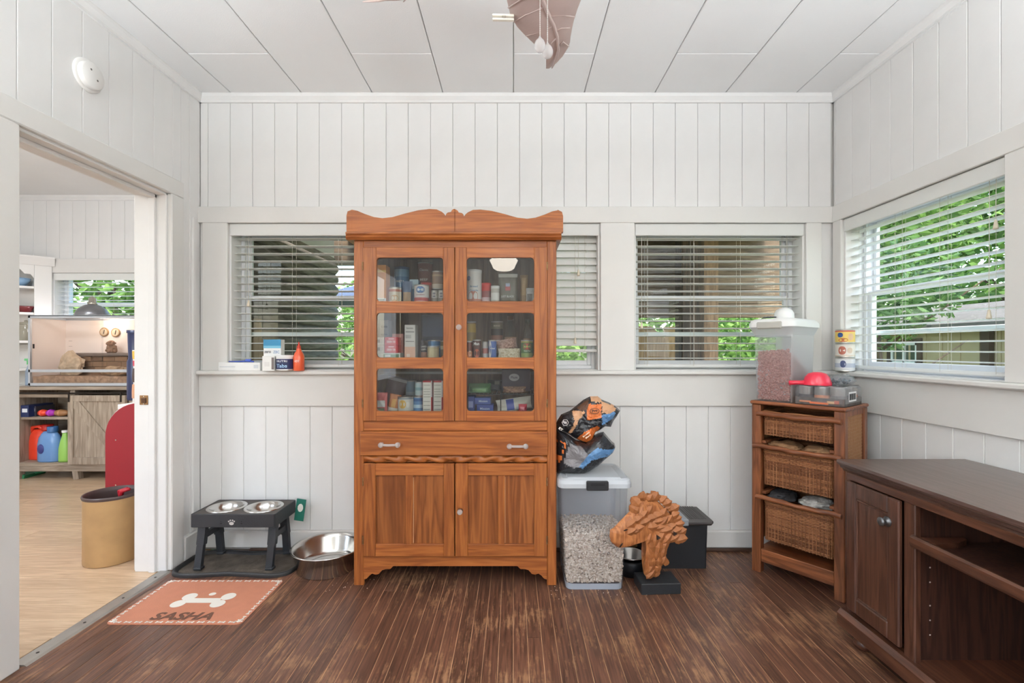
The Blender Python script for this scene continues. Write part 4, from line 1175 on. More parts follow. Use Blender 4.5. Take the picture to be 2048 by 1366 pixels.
# --- middle right pane
can('pepper red can at the left of the middle right pane', *sx_(932, 945, 2.44), 2.44, z2s, pz(682, 2.44) - z2s, (120, 60, 44), [(.1, .4, (206, 120, 80))], patches=[(.4, .5, .15, .45, (226, 196, 160))])
can('yellow topped tall can standing behind the pepper red can', *sx_(934, 952, 2.56), 2.56, z2s, pz(643, 2.56) - z2s, (170, 140, 84), [(.7, .93, (214, 176, 74)), (.1, .4, (110, 80, 60))])
can('dark can with a tomato picture and white letters', *sx_(945, 962, 2.44), 2.44, z2s, pz(679, 2.44) - z2s, (90, 48, 42), [], [('Man', .78, .016, .03, (244, 240, 234))], patches=[(.1, .6, .06, .5, (206, 104, 74))])
can('grey can between the tomato can and the blue can', *sx_(965, 977, 2.46), 2.46, z2s, pz(683, 2.46) - z2s, (206, 200, 196), [(.3, .6, (186, 120, 110))])
can('blue and white striped can in the middle right pane', *sx_(977, 993, 2.44), 2.44, z2s, pz(680, 2.44) - z2s, (74, 104, 170), [], [('Iodized', .55, .008, .026, (240, 240, 244))], patches=[(-.7, .5, .02, .97, (230, 228, 226))])
zz = pz(683, 2.6)
can('lower dark can behind the blue striped can', *sx_(982, 1006, 2.6), 2.6, z2s, zz - z2s, (96, 84, 72), [(.3, .6, (150, 130, 110))])
can('upper dark can of the stack behind the blue striped can', *sx_(982, 1006, 2.6), 2.6, zz + .0005, pz(643, 2.6) - zz, (64, 54, 50), [(.62, .93, (130, 120, 100)), (.05, .3, (146, 96, 76))], [('BEANS', .77, .009, .035, (226, 216, 190))])
JAR = glass('jar_glass', (226, 224, 216), .12, .04, 1.5, (220, 214, 200))
def bottle(label, x0, x1, yc, zb, h, col, name='glass_bottle', cat='bottle'):
    r = (x1 - x0) / 2
    o = thing(name, label, cat, ((x0 + x1) / 2, yc, zb))
    MB().smooth().lathe([(0, 0), (r, 0), (r, h * .6), (r * .9, h * .68), (r * .5, h * .8), (r * .5, h * .93), (0, h * .93)], (0, 0, 0), 20).part('bottle_body', JAR, o, False)
    MB().smooth().lathe([(r * .55, h * .9), (r * .55, h), (0, h)], (0, 0, 0), 16).part('cap', pm(col), o, False)
    MB().smooth().lathe([(r * 1.01, h * .15), (r * 1.01, h * .5)], (0, 0, 0), 20).part('sleeve', pm((190, 150, 120)), o, False)
bottle('tall glass bottle behind the bags of beans', *sx_(1009, 1033, 2.64), 2.64, z2s, pz(632, 2.64) - z2s, (150, 110, 80))
bottle('slim glass bottle behind the green vegetable can', *sx_(1047, 1063, 2.6), 2.6, z2s, pz(638, 2.6) - z2s, (120, 116, 100))
def bean_bag(label, x0, x1, yc, z0, z1, th, c1, c2, seed, roty=0):
    return pouch(label, x0, x1, yc, z0, z1, th, (200, 180, 160), (), (), seed=seed, m=pebble('beans_%d' % seed, c1, c2, 150), name='bean_bag', cat='bag', roty=roty)
bean_bag('bag of cream white beans lying in the middle right pane', *sx_(996, 1041, 2.44), 2.45, z2s, pz(697, 2.44), .05, (196, 176, 142), (240, 226, 200), 21)
bean_bag('bag of pinkish beans on top of the white beans', *sx_(994, 1036, 2.47), 2.49, pz(699, 2.47), pz(678, 2.47), .05, (160, 116, 100), (214, 176, 160), 22, R(-10))
can('green vegetable can with a red shield emblem', *sx_(1042, 1066, 2.44), 2.44, z2s, pz(680, 2.44) - z2s, (74, 112, 62), [(.04, .3, (150, 168, 96)), (.86, .93, (190, 180, 90))], [('DEL MONTE', .64, .009, .034, (246, 230, 120)), ('Sweet Peas', .42, .007, .034, (240, 240, 220))], patches=[(0, .72, .48, .82, (206, 56, 44))])
# --- lower right pane: wire rack with packets over and under it
zr = pz(786, 2.5)
rk = thing('wire_rack', 'small black wire shelf rack in the lower right pane', 'rack', (px(1000, 2.55), 2.55, z3s))
WIRE = mat('black_wire', (60, 58, 56), .4, .6)
x0_, x1_ = px(936, 2.5), px(1068, 2.5)
m = MB()
for yy in (2.44, 2.69): m.tube([(x0_, yy, zr), (x1_, yy, zr)], .003, 6)
m.part('rail', WIRE, rk)
m = MB(); n = 17
for i in range(n):
    xx = x0_ + (x1_ - x0_) * i / (n - 1); m.tube([(xx, 2.436, zr + .002), (xx, 2.69, zr + .002)], .0016, 5)
m.part('wires', mat('pale_wire', (150, 144, 132), .4, .6), rk)['kind'] = 'stuff'
for xx in (x0_ + .004, px(1002, 2.5), x1_ - .004):
    for yy in (2.445, 2.685):
        MB().tube([(xx, yy, z3s), (xx, yy, zr)], .0028, 6).part('leg', WIRE, rk)
zq = zr + .004
pouch('green bag of dried herbs lying on the wire rack', *sx_(938, 983, 2.5), 2.46, zq, zq + .05, .08, (78, 120, 70), [(.2, .8, .2, .5, (120, 160, 100))], seed=12)
pouch('dark bag behind the green bag on the rack', *sx_(975, 1004, 2.6), 2.6, zq, pz(760, 2.6), .05, (48, 48, 50), [(.5, .85, .6, .9, (140, 136, 130))], seed=13)
carton('dark purple box with a white oval on the wire rack', *sx_(1004, 1060, 2.58), 2.56, 2.68, zq, pz(739, 2.58), (66, 48, 66), [], [])
pb = [o for o in bpy.data.objects if o.get('label') == 'dark purple box with a white oval on the wire rack'][0]
MB().lathe([(.028, -.0612), (0, -.0612)], (-.01, 0, .075), 20, 'y', 1.0, .72).part('oval_emblem', pm((206, 200, 200)), pb, False)
vs, fs = text_mesh('Plum', .014, .036, .02)
MB().add([(-.01 + a, -.063, .075 + b) for a, b in vs], fs).part('lettering', pm((80, 60, 84)), pb, False)
bean_bag('flat bag of brown lentils on the wire rack', *sx_(1006, 1052, 2.5), 2.48, zq, zq + .032, .06, (120, 84, 66), (190, 150, 124), 23)
carton('blue packet rolled at the far left under the rack', *sx_(934, 949, 2.46), 2.46, 2.55, z3s, pz(793, 2.46), (60, 74, 140), [(.2, .8, .3, .7, (150, 160, 206))])
carton('lower blue packet under the wire rack', *sx_(953, 986, 2.45), 2.46, 2.54, z3s, pz(810, 2.45), (66, 84, 156), [], [('Mission', .5, .5, .012, .05, (200, 210, 236))])
carton('upper blue packet under the wire rack', *sx_(948, 981, 2.46), 2.47, 2.54, pz(810, 2.45) + .001, pz(796, 2.46), (78, 96, 166), [], [('Mission', .55, .5, .011, .045, (210, 218, 240))])
o = pouch('long white flour bag with a blue stripe under the rack', *sx_(994, 1066, 2.47), 2.5, z3s + .004, pz(797, 2.47), .06, (222, 214, 200), [(.28, .5, .05, .95, (70, 84, 160)), (.55, .8, .1, .35, (190, 190, 200))], seed=14, roty=R(-8))
pouch('small red wrapped packet in front of the flour bag', *sx_(1037, 1054, 2.44), 2.44, z3s, pz(808, 2.44), .02, (190, 44, 60), [(.2, .7, .3, .7, (230, 130, 140))], seed=15)

# ================================================================ DOG CORNER (left)
CHAR = mat('charcoal_plastic', (46, 48, 52), .5, bump=.15, bscale=220)
DIRTY = mat('dusty_black_rubber', (92, 82, 72), .8, var=.6, scale=14, bump=.3, bscale=90)
# tray mat with a wavy rim
tx0, tx1, ty0, ty1 = -1.795, -1.155, 2.425, 2.735
tr = thing('feeding_tray', 'dusty black rubber tray with wavy rim under the dog feeder', 'tray', ((tx0 + tx1) / 2, (ty0 + ty1) / 2, 0))
cxm, cym = (tx0 + tx1) / 2, (ty0 + ty1) / 2
def tray_out(t, k=0.0):
    a = 2 * math.pi * t; c, s = math.cos(a), math.sin(a); e = .35
    x = math.copysign(abs(c) ** e, c) * ((tx1 - tx0) / 2 - k); y = math.copysign(abs(s) ** e, s) * ((ty1 - ty0) / 2 - k - .012)
    y += .012 * math.cos(x * 14) * (1 if s < 0 else -1) * min(1, abs(s) * 1.4)
    return (cxm + x, cym + y)
ring = []
m = MB().smooth()
prof_ = [(0, 0.0), (.0, .012), (.004, .02), (.012, .02), (.018, .012), (.024, .005)]
N_ = 96
m.grid(N_, len(prof_), lambda u, v: (*tray_out(u, prof_[round(v * (len(prof_) - 1))][0]), prof_[round(v * (len(prof_) - 1))][1]), wrap_u=True)
m.part('rim', mat('black_rubber', (36, 35, 36), .5), tr)
base = [(*tray_out(i / N_, .022), .005) for i in range(N_)]
MB().add([(cxm, cym, .005)] + base, [(0, i + 1, (i + 1) % N_ + 1) for i in range(N_)]).part('tray_floor', DIRTY, tr)

# raised feeder
fx0, fx1, fy0, fy1, fz = -1.70, -1.262, 2.50, 2.735, .302
fd = thing('dog_feeder', 'dark grey raised dog feeder holding two steel bowls', 'dog feeder', ((fx0 + fx1) / 2, (fy0 + fy1) / 2, .005))
ah = .068
bc = [(fx0 + .117, 2.617), (fx1 - .117, 2.617)]; br = .088
# top plate with two round holes: fan strips around each hole
m = MB()
midx = (fx0 + fx1) / 2
for (cx0, cy0), (xa, xb) in zip(bc, ((fx0, midx), (midx, fx1))):
    n = 40; inner = []; outer = []
    for i in range(n):
        a = 2 * math.pi * i / n; c, s = math.cos(a), math.sin(a)
        inner.append((cx0 + br * c, cy0 + br * s))
        k = min((xb - cx0) / c if c > 1e-6 else 1e9, (xa - cx0) / c if c < -1e-6 else 1e9, (fy1 - cy0) / s if s > 1e-6 else 1e9, (fy0 - cy0) / s if s < -1e-6 else 1e9)
        outer.append((cx0 + k * c, cy0 + k * s))
    vs = [(*p, fz) for p in inner] + [(*p, fz) for p in outer]
    m.add(vs, [(i, i + n, (i + 1) % n + n, (i + 1) % n) for i in range(n)])
    for (qx, qy) in ((xa, fy0), (xb, fy0), (xb, fy1), (xa, fy1)):
        best = sorted(range(n), key=lambda i: (outer[i][0] - qx) ** 2 + (outer[i][1] - qy) ** 2)[:2]
        m.add([(*outer[best[0]], fz), (*outer[best[1]], fz), (qx, qy, fz)], [(0, 1, 2), (2, 1, 0)])
m.part('top_plate', mat('brown_grey_plastic', (74, 66, 60), .55, var=.15, scale=20), fd)
m = MB()
m.box(fx0, fx1, fy0 - .004, fy0 + .004, fz - ah, fz + .002, .002); m.box(fx0, fx1, fy1 - .004, fy1 + .004, fz - ah, fz + .002, .002)
m.box(fx0 - .004, fx0 + .004, fy0, fy1, fz - ah, fz + .002, .002); m.box(fx1 - .004, fx1 + .004, fy0, fy1, fz - ah, fz + .002, .002)
m.part('apron', CHAR, fd)
# paw cut-outs on the front
pawx = (442 + 482) / 2
for u, big in ((442, 0), (463, 1), (483, 0)):
    xx = px(u, 2.495); zz = fz - .046; k = .011 if big else .005
    pm_ = MB().lathe([(k, -.0056), (0, -.0056)], (xx, fy0, zz), 12, 'y', 1.15, .8)
    if big:
        for an in (-50, -18, 18, 50):
            pm_.lathe([(.0042, -.0056), (0, -.0056)], (xx + math.sin(R(an)) * .019, fy0, zz + math.cos(R(an)) * .017), 8, 'y')
    else:
        pm_.lathe([(.003, -.0056), (0, -.0056)], (xx, fy0, zz + .011), 8, 'y')
    pm_.part('paw_cutout', mat('pale_cutout', (196, 192, 188), .6) if big else mat('dark_cutout', (20, 20, 22), .7), fd)['kind'] = 'stuff'
for (cx0, cy0) in bc:
    MB().smooth().lathe([(br + .012, .302), (br + .012, .306), (br + .004, .309), (br - .004, .306), (br - .014, .285), (br - .024, .258), (0, .256)], (cx0, cy0, 0), 40).part('bowl', STEEL, fd)
for sx, dx in ((fx0 + .03, -1), (fx1 - .03, 1)):
    for yt, yb in ((2.555, 2.515), (2.665, 2.71)):
        m = MB()
        m.bar((sx, yt, fz - ah + .01), (sx, (yt + yb) / 2, .13), .04, .03)
        m.bar((sx, (yt + yb) / 2, .14), (sx - .004, yb, .012), .035, .024)
        m.box(sx - .02, sx + .02, yb - .02, yb + .018, .006, .02, .003)
        m.part('leg', CHAR, fd)
m = MB(); m.bar((fx0 + .03, 2.53, .17), (fx0 + .03, 2.70, .17), .02, .03); m.part('leg_brace', CHAR, fd)
m = MB(); m.bar((fx1 - .03, 2.53, .17), (fx1 - .03, 2.70, .17), .02, .03); m.part('leg_brace', CHAR, fd)
tg = MB().box(-.027, .027, -.001, .001, -.075, .05, .0005)
tg.T = None
tgo = tg.part('hang_tag', mat('teal_card', (28, 104, 88), .5), fd, False)
tgo.location = (px(601, 2.70) - fd.location.x, 2.70 - fd.location.y, .27 - .005); tgo.rotation_euler = (0, R(8), 0)
tgo['label'] = 'teal green card tag'
MB().lathe([(.016, -.002), (0, -.002)], (0, 0, .0), 9, 'y', 1, 1.5).part('tag_emblem', pm((226, 224, 216)), tgo, False)

# large steel bowl
sb_ = thing('steel_bowl', 'large stainless steel dog bowl beside the cabinet foot', 'bowl', (-1.0, 2.555, 0))
MB().smooth().lathe([(0, .002), (.15, 0), (.156, .006), (.176, .108), (.186, .111), (.188, .116), (.184, .118), (.176, .115), (.166, .095), (.152, .03), (.14, .012), (0, .01)], (0, 0, 0), 56).part('basin', STEEL, sb_, False)
MB().smooth().lathe([(.118, .0125), (.122, .0145), (.126, .0125)], (0, 0, 0), 48).part('ring', STEEL, sb_, False)

# personalised mat
mx0, mx1, my0, my1 = -1.745, -1.163, 2.018, 2.405
mt = thing('feeding_mat', 'terracotta feeding mat lettered SASHA with a white bone', 'mat', ((mx0 + mx1) / 2, (my0 + my1) / 2, 0))
def rrect(x0, x1, y0, y1, r, n=5):
    out = []
    for (cx0, cy0, a0) in ((x1 - r, y1 - r, 0), (x0 + r, y1 - r, 90), (x0 + r, y0 + r, 180), (x1 - r, y0 + r, 270)):
        out += [(cx0 + r * math.cos(R(a0 + 90 * k / n)), cy0 + r * math.sin(R(a0 + 90 * k / n))) for k in range(n + 1)]
    return out
MB().prism(rrect(mx0, mx1, my0, my1, .025), .0, .003, 'z').part('mat_sheet', mat('terracotta_mat', (196, 128, 100), .75, var=.06, scale=20, bump=.2, bscale=300), mt)
BONE = pm((238, 232, 222), .7)
def disc(mb, x, y, r, z, n=14, sx=1.0, sy=1.0, rot=0.0):
    pts = []
    for i in range(n):
        a = 2 * math.pi * i / n; u, v = r * sx * math.cos(a), r * sy * math.sin(a)
        pts.append((x + u * math.cos(rot) - v * math.sin(rot), y + u * math.sin(rot) + v * math.cos(rot), z))
    mb.add([(x, y, z)] + pts, [(0, i + 1, (i + 1) % n + 1) for i in range(n)])
def floor_pt(u, v): Z = (H - .004) * F / (v - CY); return px(u, Z), Z
m = MB()
bx_, by_ = floor_pt(405, 1201)
m.add([(bx_ - .08, by_ - .021, .0042), (bx_ + .08, by_ - .021, .0042), (bx_ + .08, by_ + .021, .0042), (bx_ - .08, by_ + .021, .0042)], [(0, 1, 2, 3)])
for dx, dy in ((-.094, -.028), (-.082, .034), (.088, -.028), (.1, .036)): disc(m, bx_ + dx, by_ + dy, .032, .0043 + .0001 * dx, 20)
m.part('bone_print', BONE, mt)['kind'] = 'stuff'
m = MB(); disc(m, bx_ + .01, by_ + .058, .016, .0043, 14, 1, .9); m.part('bone_print', BONE, mt)
vs, fs = text_mesh('SASHA', .06, .268, .035, .18)
tcx, tcy = floor_pt(367, 1232)
MB().add([(tcx + a, tcy + b, .0042) for a, b in vs], fs).part('lettering', pm((106, 70, 54), .7), mt)
m = MB()
def bone_small(x, y, ang):
    c, s = math.cos(ang), math.sin(ang)
    for d in (-.011, .011):
        for e in (-.0035, .0035): disc(m, x + d * c - e * s, y + d * s + e * c, .0045, .0042, 6)
    m.add([(x - .011 * c + .003 * s, y - .011 * s - .003 * c, .0042), (x + .011 * c + .003 * s, y + .011 * s - .003 * c, .0042), (x + .011 * c - .003 * s, y + .011 * s + .003 * c, .0042), (x - .011 * c - .003 * s, y - .011 * s + .003 * c, .0042)], [(0, 1, 2, 3)])
for i in range(12):
    xx = mx0 + .045 + (mx1 - mx0 - .09) * i / 11
    bone_small(xx, my0 + .014, 0); bone_small(xx, my1 - .014, 0)
for i in range(8):
    yy = my0 + .045 + (my1 - my0 - .09) * i / 7
    bone_small(mx0 + .014, yy, R(90)); bone_small(mx1 - .014, yy, R(90))
for qx in (mx0 + .02, mx1 - .02):
    for qy in (my0 + .02, my1 - .02):
        disc(m, qx, qy, .009, .0042, 8)
        for a in (0, 60, 120, 180): disc(m, qx + .013 * math.cos(R(a)), qy + .013 * math.sin(R(a)), .0045, .0042, 6)
m.part('border_print', BONE, mt)['kind'] = 'stuff'

# ================================================================ LEDGE ITEMS (left window)
zl = ZS + .0005
def lx(a, b, Z=2.715): return px(a, Z), px(b, Z)
pbx = carton('long flat white medicine box on the left window ledge', *lx(440, 523, 2.74), 2.725, 2.76, zl, pz(725, 2.72), (238, 238, 236), [(0.03, .4, .42, .5, (196, 200, 206)), (.85, .95, .3, .7, (206, 210, 214))])
tb_ = thing('toothbrush', 'blue handled brush lying on the flat white medicine box', 'brush', (px(486, 2.74), 2.745, pz(725, 2.72) + .001))
MB().smooth().tube([(-.085, 0, .004), (-.03, 0, .004), (.02, .0, .006), (.06, 0, .004)], [.003, .0035, .005, .004], 8).part('handle', pm((58, 84, 176), .4), tb_, False)
MB().box(.012, .045, -.006, .006, .008, .018, .002).part('bristles', pm((90, 110, 190), .8), tb_, False)
c1 = carton('white and purple medicine box with blue top on the ledge', *lx(526, 561), 2.72, 2.765, zl, pz(679, 2.72), (240, 240, 238), [(0, 1, .78, 1, (58, 140, 182)), (0, 1, .72, .8, (120, 186, 212)), (0, .5, .3, .4, (104, 62, 140)), (.5, 1, .3, .38, (150, 124, 180))], [('zero', .25, .6, .012, .038, (90, 90, 96)), ('ZBC', .75, .6, .016, .036, (150, 170, 200)), ('oxycare', .25, .35, .006, .034, (240, 236, 244))])
c2 = carton('small white box in front of the purple medicine box', *lx(527, 551, 2.70), 2.685, 2.719, zl, pz(712, 2.70), (238, 237, 233), [(.78, .98, .1, .9, (120, 108, 104)), (.2, .6, .3, .6, (226, 224, 220))])
c3 = can('white tub with navy label and white lettering on the ledge', *lx(553, 587, 2.715), 2.72, zl, pz(711, 2.71) - zl, (232, 232, 230), [(.12, .78, (40, 48, 92))], [('NUTRI', .64, .011, .06, (236, 238, 244)), ('Tabs', .34, .02, .06, (170, 210, 240))], name='supplement_tub', cat='tub', lid=(238, 238, 236))
ob = thing('sauce_bottle', 'orange red squeeze bottle on the left window ledge', 'bottle', (px(597, 2.715), 2.72, zl))
MB().smooth().lathe([(0, 0), (.028, 0), (.03, .004), (.03, .08), (.024, .1), (.015, .112), (.014, .12), (.009, .13)], (0, 0, 0), 20).part('bottle_body', mat('orange_sauce', (232, 96, 56), .3, coat=.4), ob, False)
MB().smooth().lathe([(.0105, .126), (.0105, .14), (.005, .147), (.004, .165), (0, .166)], (0, 0, 0), 14).part('nozzle', mat('red_cap', (206, 60, 40), .35), ob, False)
vs, fs = text_mesh('HOT', .012, .03, .02)
MB().add([(.0305 * math.cos(R(-90) + a / .03), .0305 * math.sin(R(-90) + a / .03), .055 + b) for a, b in vs], fs).part('lettering', pm((250, 230, 220)), ob, False)

# ================================================================ GREY TOTE AND BAG
TOTE = glass('frosted_tote', (248, 250, 252), .235, .25, 1.45, (222, 226, 234), 0, refl=.3)
LIDG = mat('grey_lid', (186, 189, 193), .45)
tt = thing('storage_tote', 'frosted grey storage tote half full of kibble beside cabinet', 'tote', (.394, 2.46, 0))
def taper_box(mb, x0, x1, y0, y1, z0, z1, ix, iy, r=.03, n=4, bottom=True):
    lo = rrect(x0 + ix, x1 - ix, y0 + iy, y1 - iy, r, n); hi = rrect(x0, x1, y0, y1, r, n); k = len(lo)
    mb.add([(*p, z0) for p in lo] + [(*p, z1) for p in hi], [(i, (i + 1) % k, (i + 1) % k + k, i + k) for i in range(k)] + ([tuple(range(k - 1, -1, -1))] if bottom else []))
m = MB().smooth()
taper_box(m, .232, .56, 2.29, 2.60, .002, .525, .022, .02)
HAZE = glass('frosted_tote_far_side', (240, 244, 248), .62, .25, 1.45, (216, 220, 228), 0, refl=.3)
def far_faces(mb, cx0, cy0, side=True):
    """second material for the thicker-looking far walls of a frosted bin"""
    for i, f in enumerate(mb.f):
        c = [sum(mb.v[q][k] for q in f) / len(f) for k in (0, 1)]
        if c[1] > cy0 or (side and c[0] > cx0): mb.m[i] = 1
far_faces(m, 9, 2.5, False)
m.part('bin', [TOTE, HAZE], tt)
m = MB()
taper_box(m, .258, .534, 2.313, 2.577, .0, .03, 0.001, 0.001, .03)
m.part('foot_rim', mat('pale_plastic', (190, 196, 204), .4), tt)
m = MB().smooth(False)
lidp = [(0, .505), (0, .525), (.006, .54), (.02, .548), (.03, .544), (.045, .538), (.05, .545), (.16, .547)]
def lidpt(u, v):
    k, z = lidp[round(v * (len(lidp) - 1))]
    a = rrect(.216 + k, .574 - k, 2.277 + min(k, .14), 2.613 - min(k, .14), max(.004, .035 - k * .6), 5)
    return (*a[round(u * len(a)) % len(a)], z)
m.grid(24, len(lidp), lidpt, wrap_u=True)
a = rrect(.216 + .16, .574 - .16, 2.277 + .14, 2.613 - .14, .004, 5)
m.add([(*p, .547) for p in a], [tuple(range(len(a)))])
m.part('lid', LIDG, tt)
m = MB().box(px(1173, 2.27), px(1217, 2.27), 2.262, 2.282, .497, .542, .004)
lt = m.part('latch', BLACKP, tt)
MB().box(px(1182, 2.27), px(1209, 2.27), 2.26, 2.264, .522, .532, .002).part('latch_slot', mat('dark_cutout', (20, 20, 22), .7), lt)
# second latch on the far side
MB().box(px(1173, 2.27), px(1217, 2.27), 2.606, 2.628, .497, .542, .004).part('latch', BLACKP, tt)

_ico = None
def ico():
    global _ico
    if _ico is None:
        t = (1 + 5 ** .5) / 2
        v = [(-1, t, 0), (1, t, 0), (-1, -t, 0), (1, -t, 0), (0, -1, t), (0, 1, t), (0, -1, -t), (0, 1, -t), (t, 0, -1), (t, 0, 1), (-t, 0, -1), (-t, 0, 1)]
        f = [(0, 11, 5), (0, 5, 1), (0, 1, 7), (0, 7, 10), (0, 10, 11), (1, 5, 9), (5, 11, 4), (11, 10, 2), (10, 7, 6), (7, 1, 8), (3, 9, 4), (3, 4, 2), (3, 2, 6), (3, 6, 8), (3, 8, 9), (4, 9, 5), (2, 4, 11), (6, 2, 10), (8, 6, 7), (9, 8, 1)]
        k = 1 / (1 + t * t) ** .5
        _ico = ([(a * k, b * k, c * k) for a, b, c in v], f)
    return _ico
def island_mat(name, c1, c2, rough=.85):
    m_, t, b = nt(name); L = t.links.new; N = t.nodes.new
    g = N('ShaderNodeNewGeometry'); cr = N('ShaderNodeValToRGB')
    cr.color_ramp.elements[0].color = (*lin(c1), 1); cr.color_ramp.elements[1].color = (*lin(c2), 1)
    L(g.outputs['Random Per Island'], cr.inputs[0]); L(cr.outputs[0], b.inputs['Base Color'])
    b.inputs['Roughness'].default_value = rough
    return m_
def kibble(mb, p, r, rg):
    vs, fs = ico()
    q = Matrix.Rotation(rg.uniform(0, 6.28), 3, (rg.gauss(0, 1), rg.gauss(0, 1), rg.gauss(0, 1) + .01))
    mb.add([tuple(Vector(p) + q @ Vector((v[0] * r, v[1] * r * .85, v[2] * r * .6))) for v in vs], fs)
KIBA = island_mat('tan_kibble', (196, 172, 152), (246, 232, 216))
KIBB = island_mat('rosy_kibble', (158, 104, 98), (206, 156, 146))
rg = random.Random(11)
ztop = .268
m = MB().smooth()
for _ in range(5200):
    z = rg.uniform(.034, ztop + .006); t = z / .525
    ix, iy = .022 * (1 - t), .02 * (1 - t)
    x0, x1, y0, y1 = .232 + ix + .0105, .56 - ix - .0105, 2.29 + iy + .0098, 2.60 - iy - .0098
    s_ = rg.random()
    if s_ < .42: p = (rg.uniform(x0, x1), y0 + rg.uniform(0, .012), z)
    elif s_ < .62: p = (x1 - rg.uniform(0, .012), rg.uniform(y0, y1), z)
    elif s_ < .72: p = (x0 + rg.uniform(0, .012), rg.uniform(y0, y1), z)
    else: p = (rg.uniform(x0, x1), rg.uniform(y0, y1), ztop + rg.uniform(-.01, .008))
    kibble(m, p, rg.uniform(.0058, .0085), rg)
m.k = 0
kb_ = m.top('kibble', KIBA, 'pale tan dog kibble filling the grey storage tote', 'kibble', None, 'stuff')
m = MB().box(-.125, .125, -.112, .112, 0, ztop - .04)
ko = m.part('kibble_core', mat('tan_core', (160, 134, 112), .9), kb_, False); ko['kind'] = 'stuff'

# crumpled dog food bag lying on the tote
def inflate(outline, yc, th, fn, rings=14, crump=.006, seed=0, sub=5, both=True):
    """closed body from an outline in the xz plane; fn(x,z) -> material index"""
    n0 = len(outline); out = []
    for i in range(n0):
        a, b = outline[i], outline[(i + 1) % n0]
        for k in range(sub): out.append((a[0] + (b[0] - a[0]) * k / sub, a[1] + (b[1] - a[1]) * k / sub))
    n = len(out)
    cx0 = sum(p[0] for p in out) / n; cz0 = sum(p[1] for p in out) / n
    mb = MB()
    for sgn in ((-1, 1) if both else (-1,)):
        vs = []
        for r in range(rings + 1):
            t = r / rings
            for (x, z) in out:
                xx, zz = cx0 + (x - cx0) * t, cz0 + (z - cz0) * t
                y = th / 2 * max(0, 1 - t ** 2.4) ** .5
                nn = noise.noise(Vector((xx * 22 + seed, zz * 22, sgn * 3 + seed))) + .6 * abs(noise.noise(Vector((xx * 48, zz * 48 + seed, sgn))))
                y = sgn * (y + crump * 2.2 * nn * (1 - t ** 6))
                vs.append((xx, (yc(xx) if callable(yc) else yc) + y, zz))
        o0 = len(mb.v); mb.v += vs
        for r in range(rings):
            for i in range(n):
                j = (i + 1) % n
                f = (r * n + i, r * n + j, (r + 1) * n + j, (r + 1) * n + i)
                if sgn > 0: f = f[::-1]
                c = [sum(vs[q][k] for q in f) / 4 for k in (0, 2)]
                mb.f.append(tuple(q + o0 for q in f)); mb.m.append(fn(*c)); mb.s.append(False)
    return mb
def bag_pt(u, v, Z=2.38): return (max(.2165, px(1100 + u / 7.588, Z)), pz(780 + v / 7.588, Z))
def in_poly(x, z, poly):
    c = False; n = len(poly)
    for i in range(n):
        (x0, z0), (x1, z1) = poly[i], poly[i - 1]
        if (z0 > z) != (z1 > z) and x < (x1 - x0) * (z - z0) / (z1 - z0) + x0: c = not c
    return c
BAGB = mat('black_bag_plastic', (34, 34, 38), .28, coat=.3, bump=.5, bscale=60)
BAGM = [BAGB, mat('orange_bag_print', (216, 116, 56), .35, bump=.4, bscale=50), mat('tan_bag_print', (198, 150, 112), .4, bump=.4, bscale=50), mat('blue_bag_print', (92, 134, 178), .35, var=.25, scale=30, bump=.4, bscale=50), mat('silver_bag_print', (128, 124, 126), .3, var=.2, scale=20, bump=.5, bscale=50), mat('brown_bag_print', (92, 62, 44), .4, bump=.4, bscale=50)]
bg = thing('dog_food_bag', 'crumpled black and orange dog food bag on the grey tote', 'bag', (px(1170, 2.4), 2.42, .548))
low = [bag_pt(*p) for p in [(-60, 1250), (-40, 1000), (-30, 760), (100, 620), (230, 660), (420, 790), (560, 830), (700, 720), (840, 660), (960, 800), (1010, 840), (1025, 900), (990, 970), (880, 1060), (760, 1170), (640, 1250), (520, 1305), (380, 1305), (200, 1290), (60, 1280)]]
pat_low = [(3, [(560, 960), (700, 860), (870, 900), (840, 1010), (620, 1050), (480, 1180), (430, 1150)]), (4, [(290, 800), (470, 850), (560, 960), (430, 1150), (360, 1170), (200, 1110), (250, 920)]), (3, [(870, 900), (990, 900), (960, 960), (850, 1010)]), (1, [(60, 760), (240, 800), (160, 1110), (60, 1080)])]
pat_low = [(k, [bag_pt(*q) for q in pp]) for k, pp in pat_low]
inner_sq = [bag_pt(*q) for q in [(80, 785), (215, 820), (165, 1000), (60, 980)]]
def f_low(x, z):
    if in_poly(x, z, inner_sq): return 0
    for k, pp in pat_low:
        if in_poly(x, z, pp): return k
    return 0
inflate(low, 2.43, .17, f_low, 16, .006, 3, 6).part('bag_bottom', BAGM, bg)
up = [bag_pt(*p) for p in [(95, 560), (140, 480), (190, 400), (330, 340), (430, 260), (540, 170), (640, 118), (760, 115), (830, 170), (930, 210), (1040, 270), (1112, 340), (1060, 430), (1010, 500), (970, 590), (880, 580), (800, 640), (720, 680), (640, 850), (520, 830), (400, 770), (300, 700), (200, 650), (110, 640)]]
pat_up = [(1, [(600, 220), (790, 220), (780, 420), (700, 440), (560, 460), (560, 330)]), (1, [(720, 540), (780, 600), (690, 680), (640, 850), (420, 780), (520, 640)]), (2, [(640, 118), (780, 110), (830, 200), (790, 200), (640, 190)]), (2, [(800, 170), (1010, 260), (1020, 330), (900, 370), (800, 350)]), (2, [(360, 330), (540, 330), (480, 430), (420, 470), (400, 560), (330, 690), (300, 680), (370, 500)]), (3, [(790, 380), (1010, 340), (980, 440), (800, 540)]), (5, [(430, 280), (600, 160), (600, 300), (460, 330)])]
pat_up = [(k, [bag_pt(*q) for q in pp]) for k, pp in pat_up]
def f_up(x, z):
    for k, pp in pat_up:
        if in_poly(x, z, pp): return k
    return 0
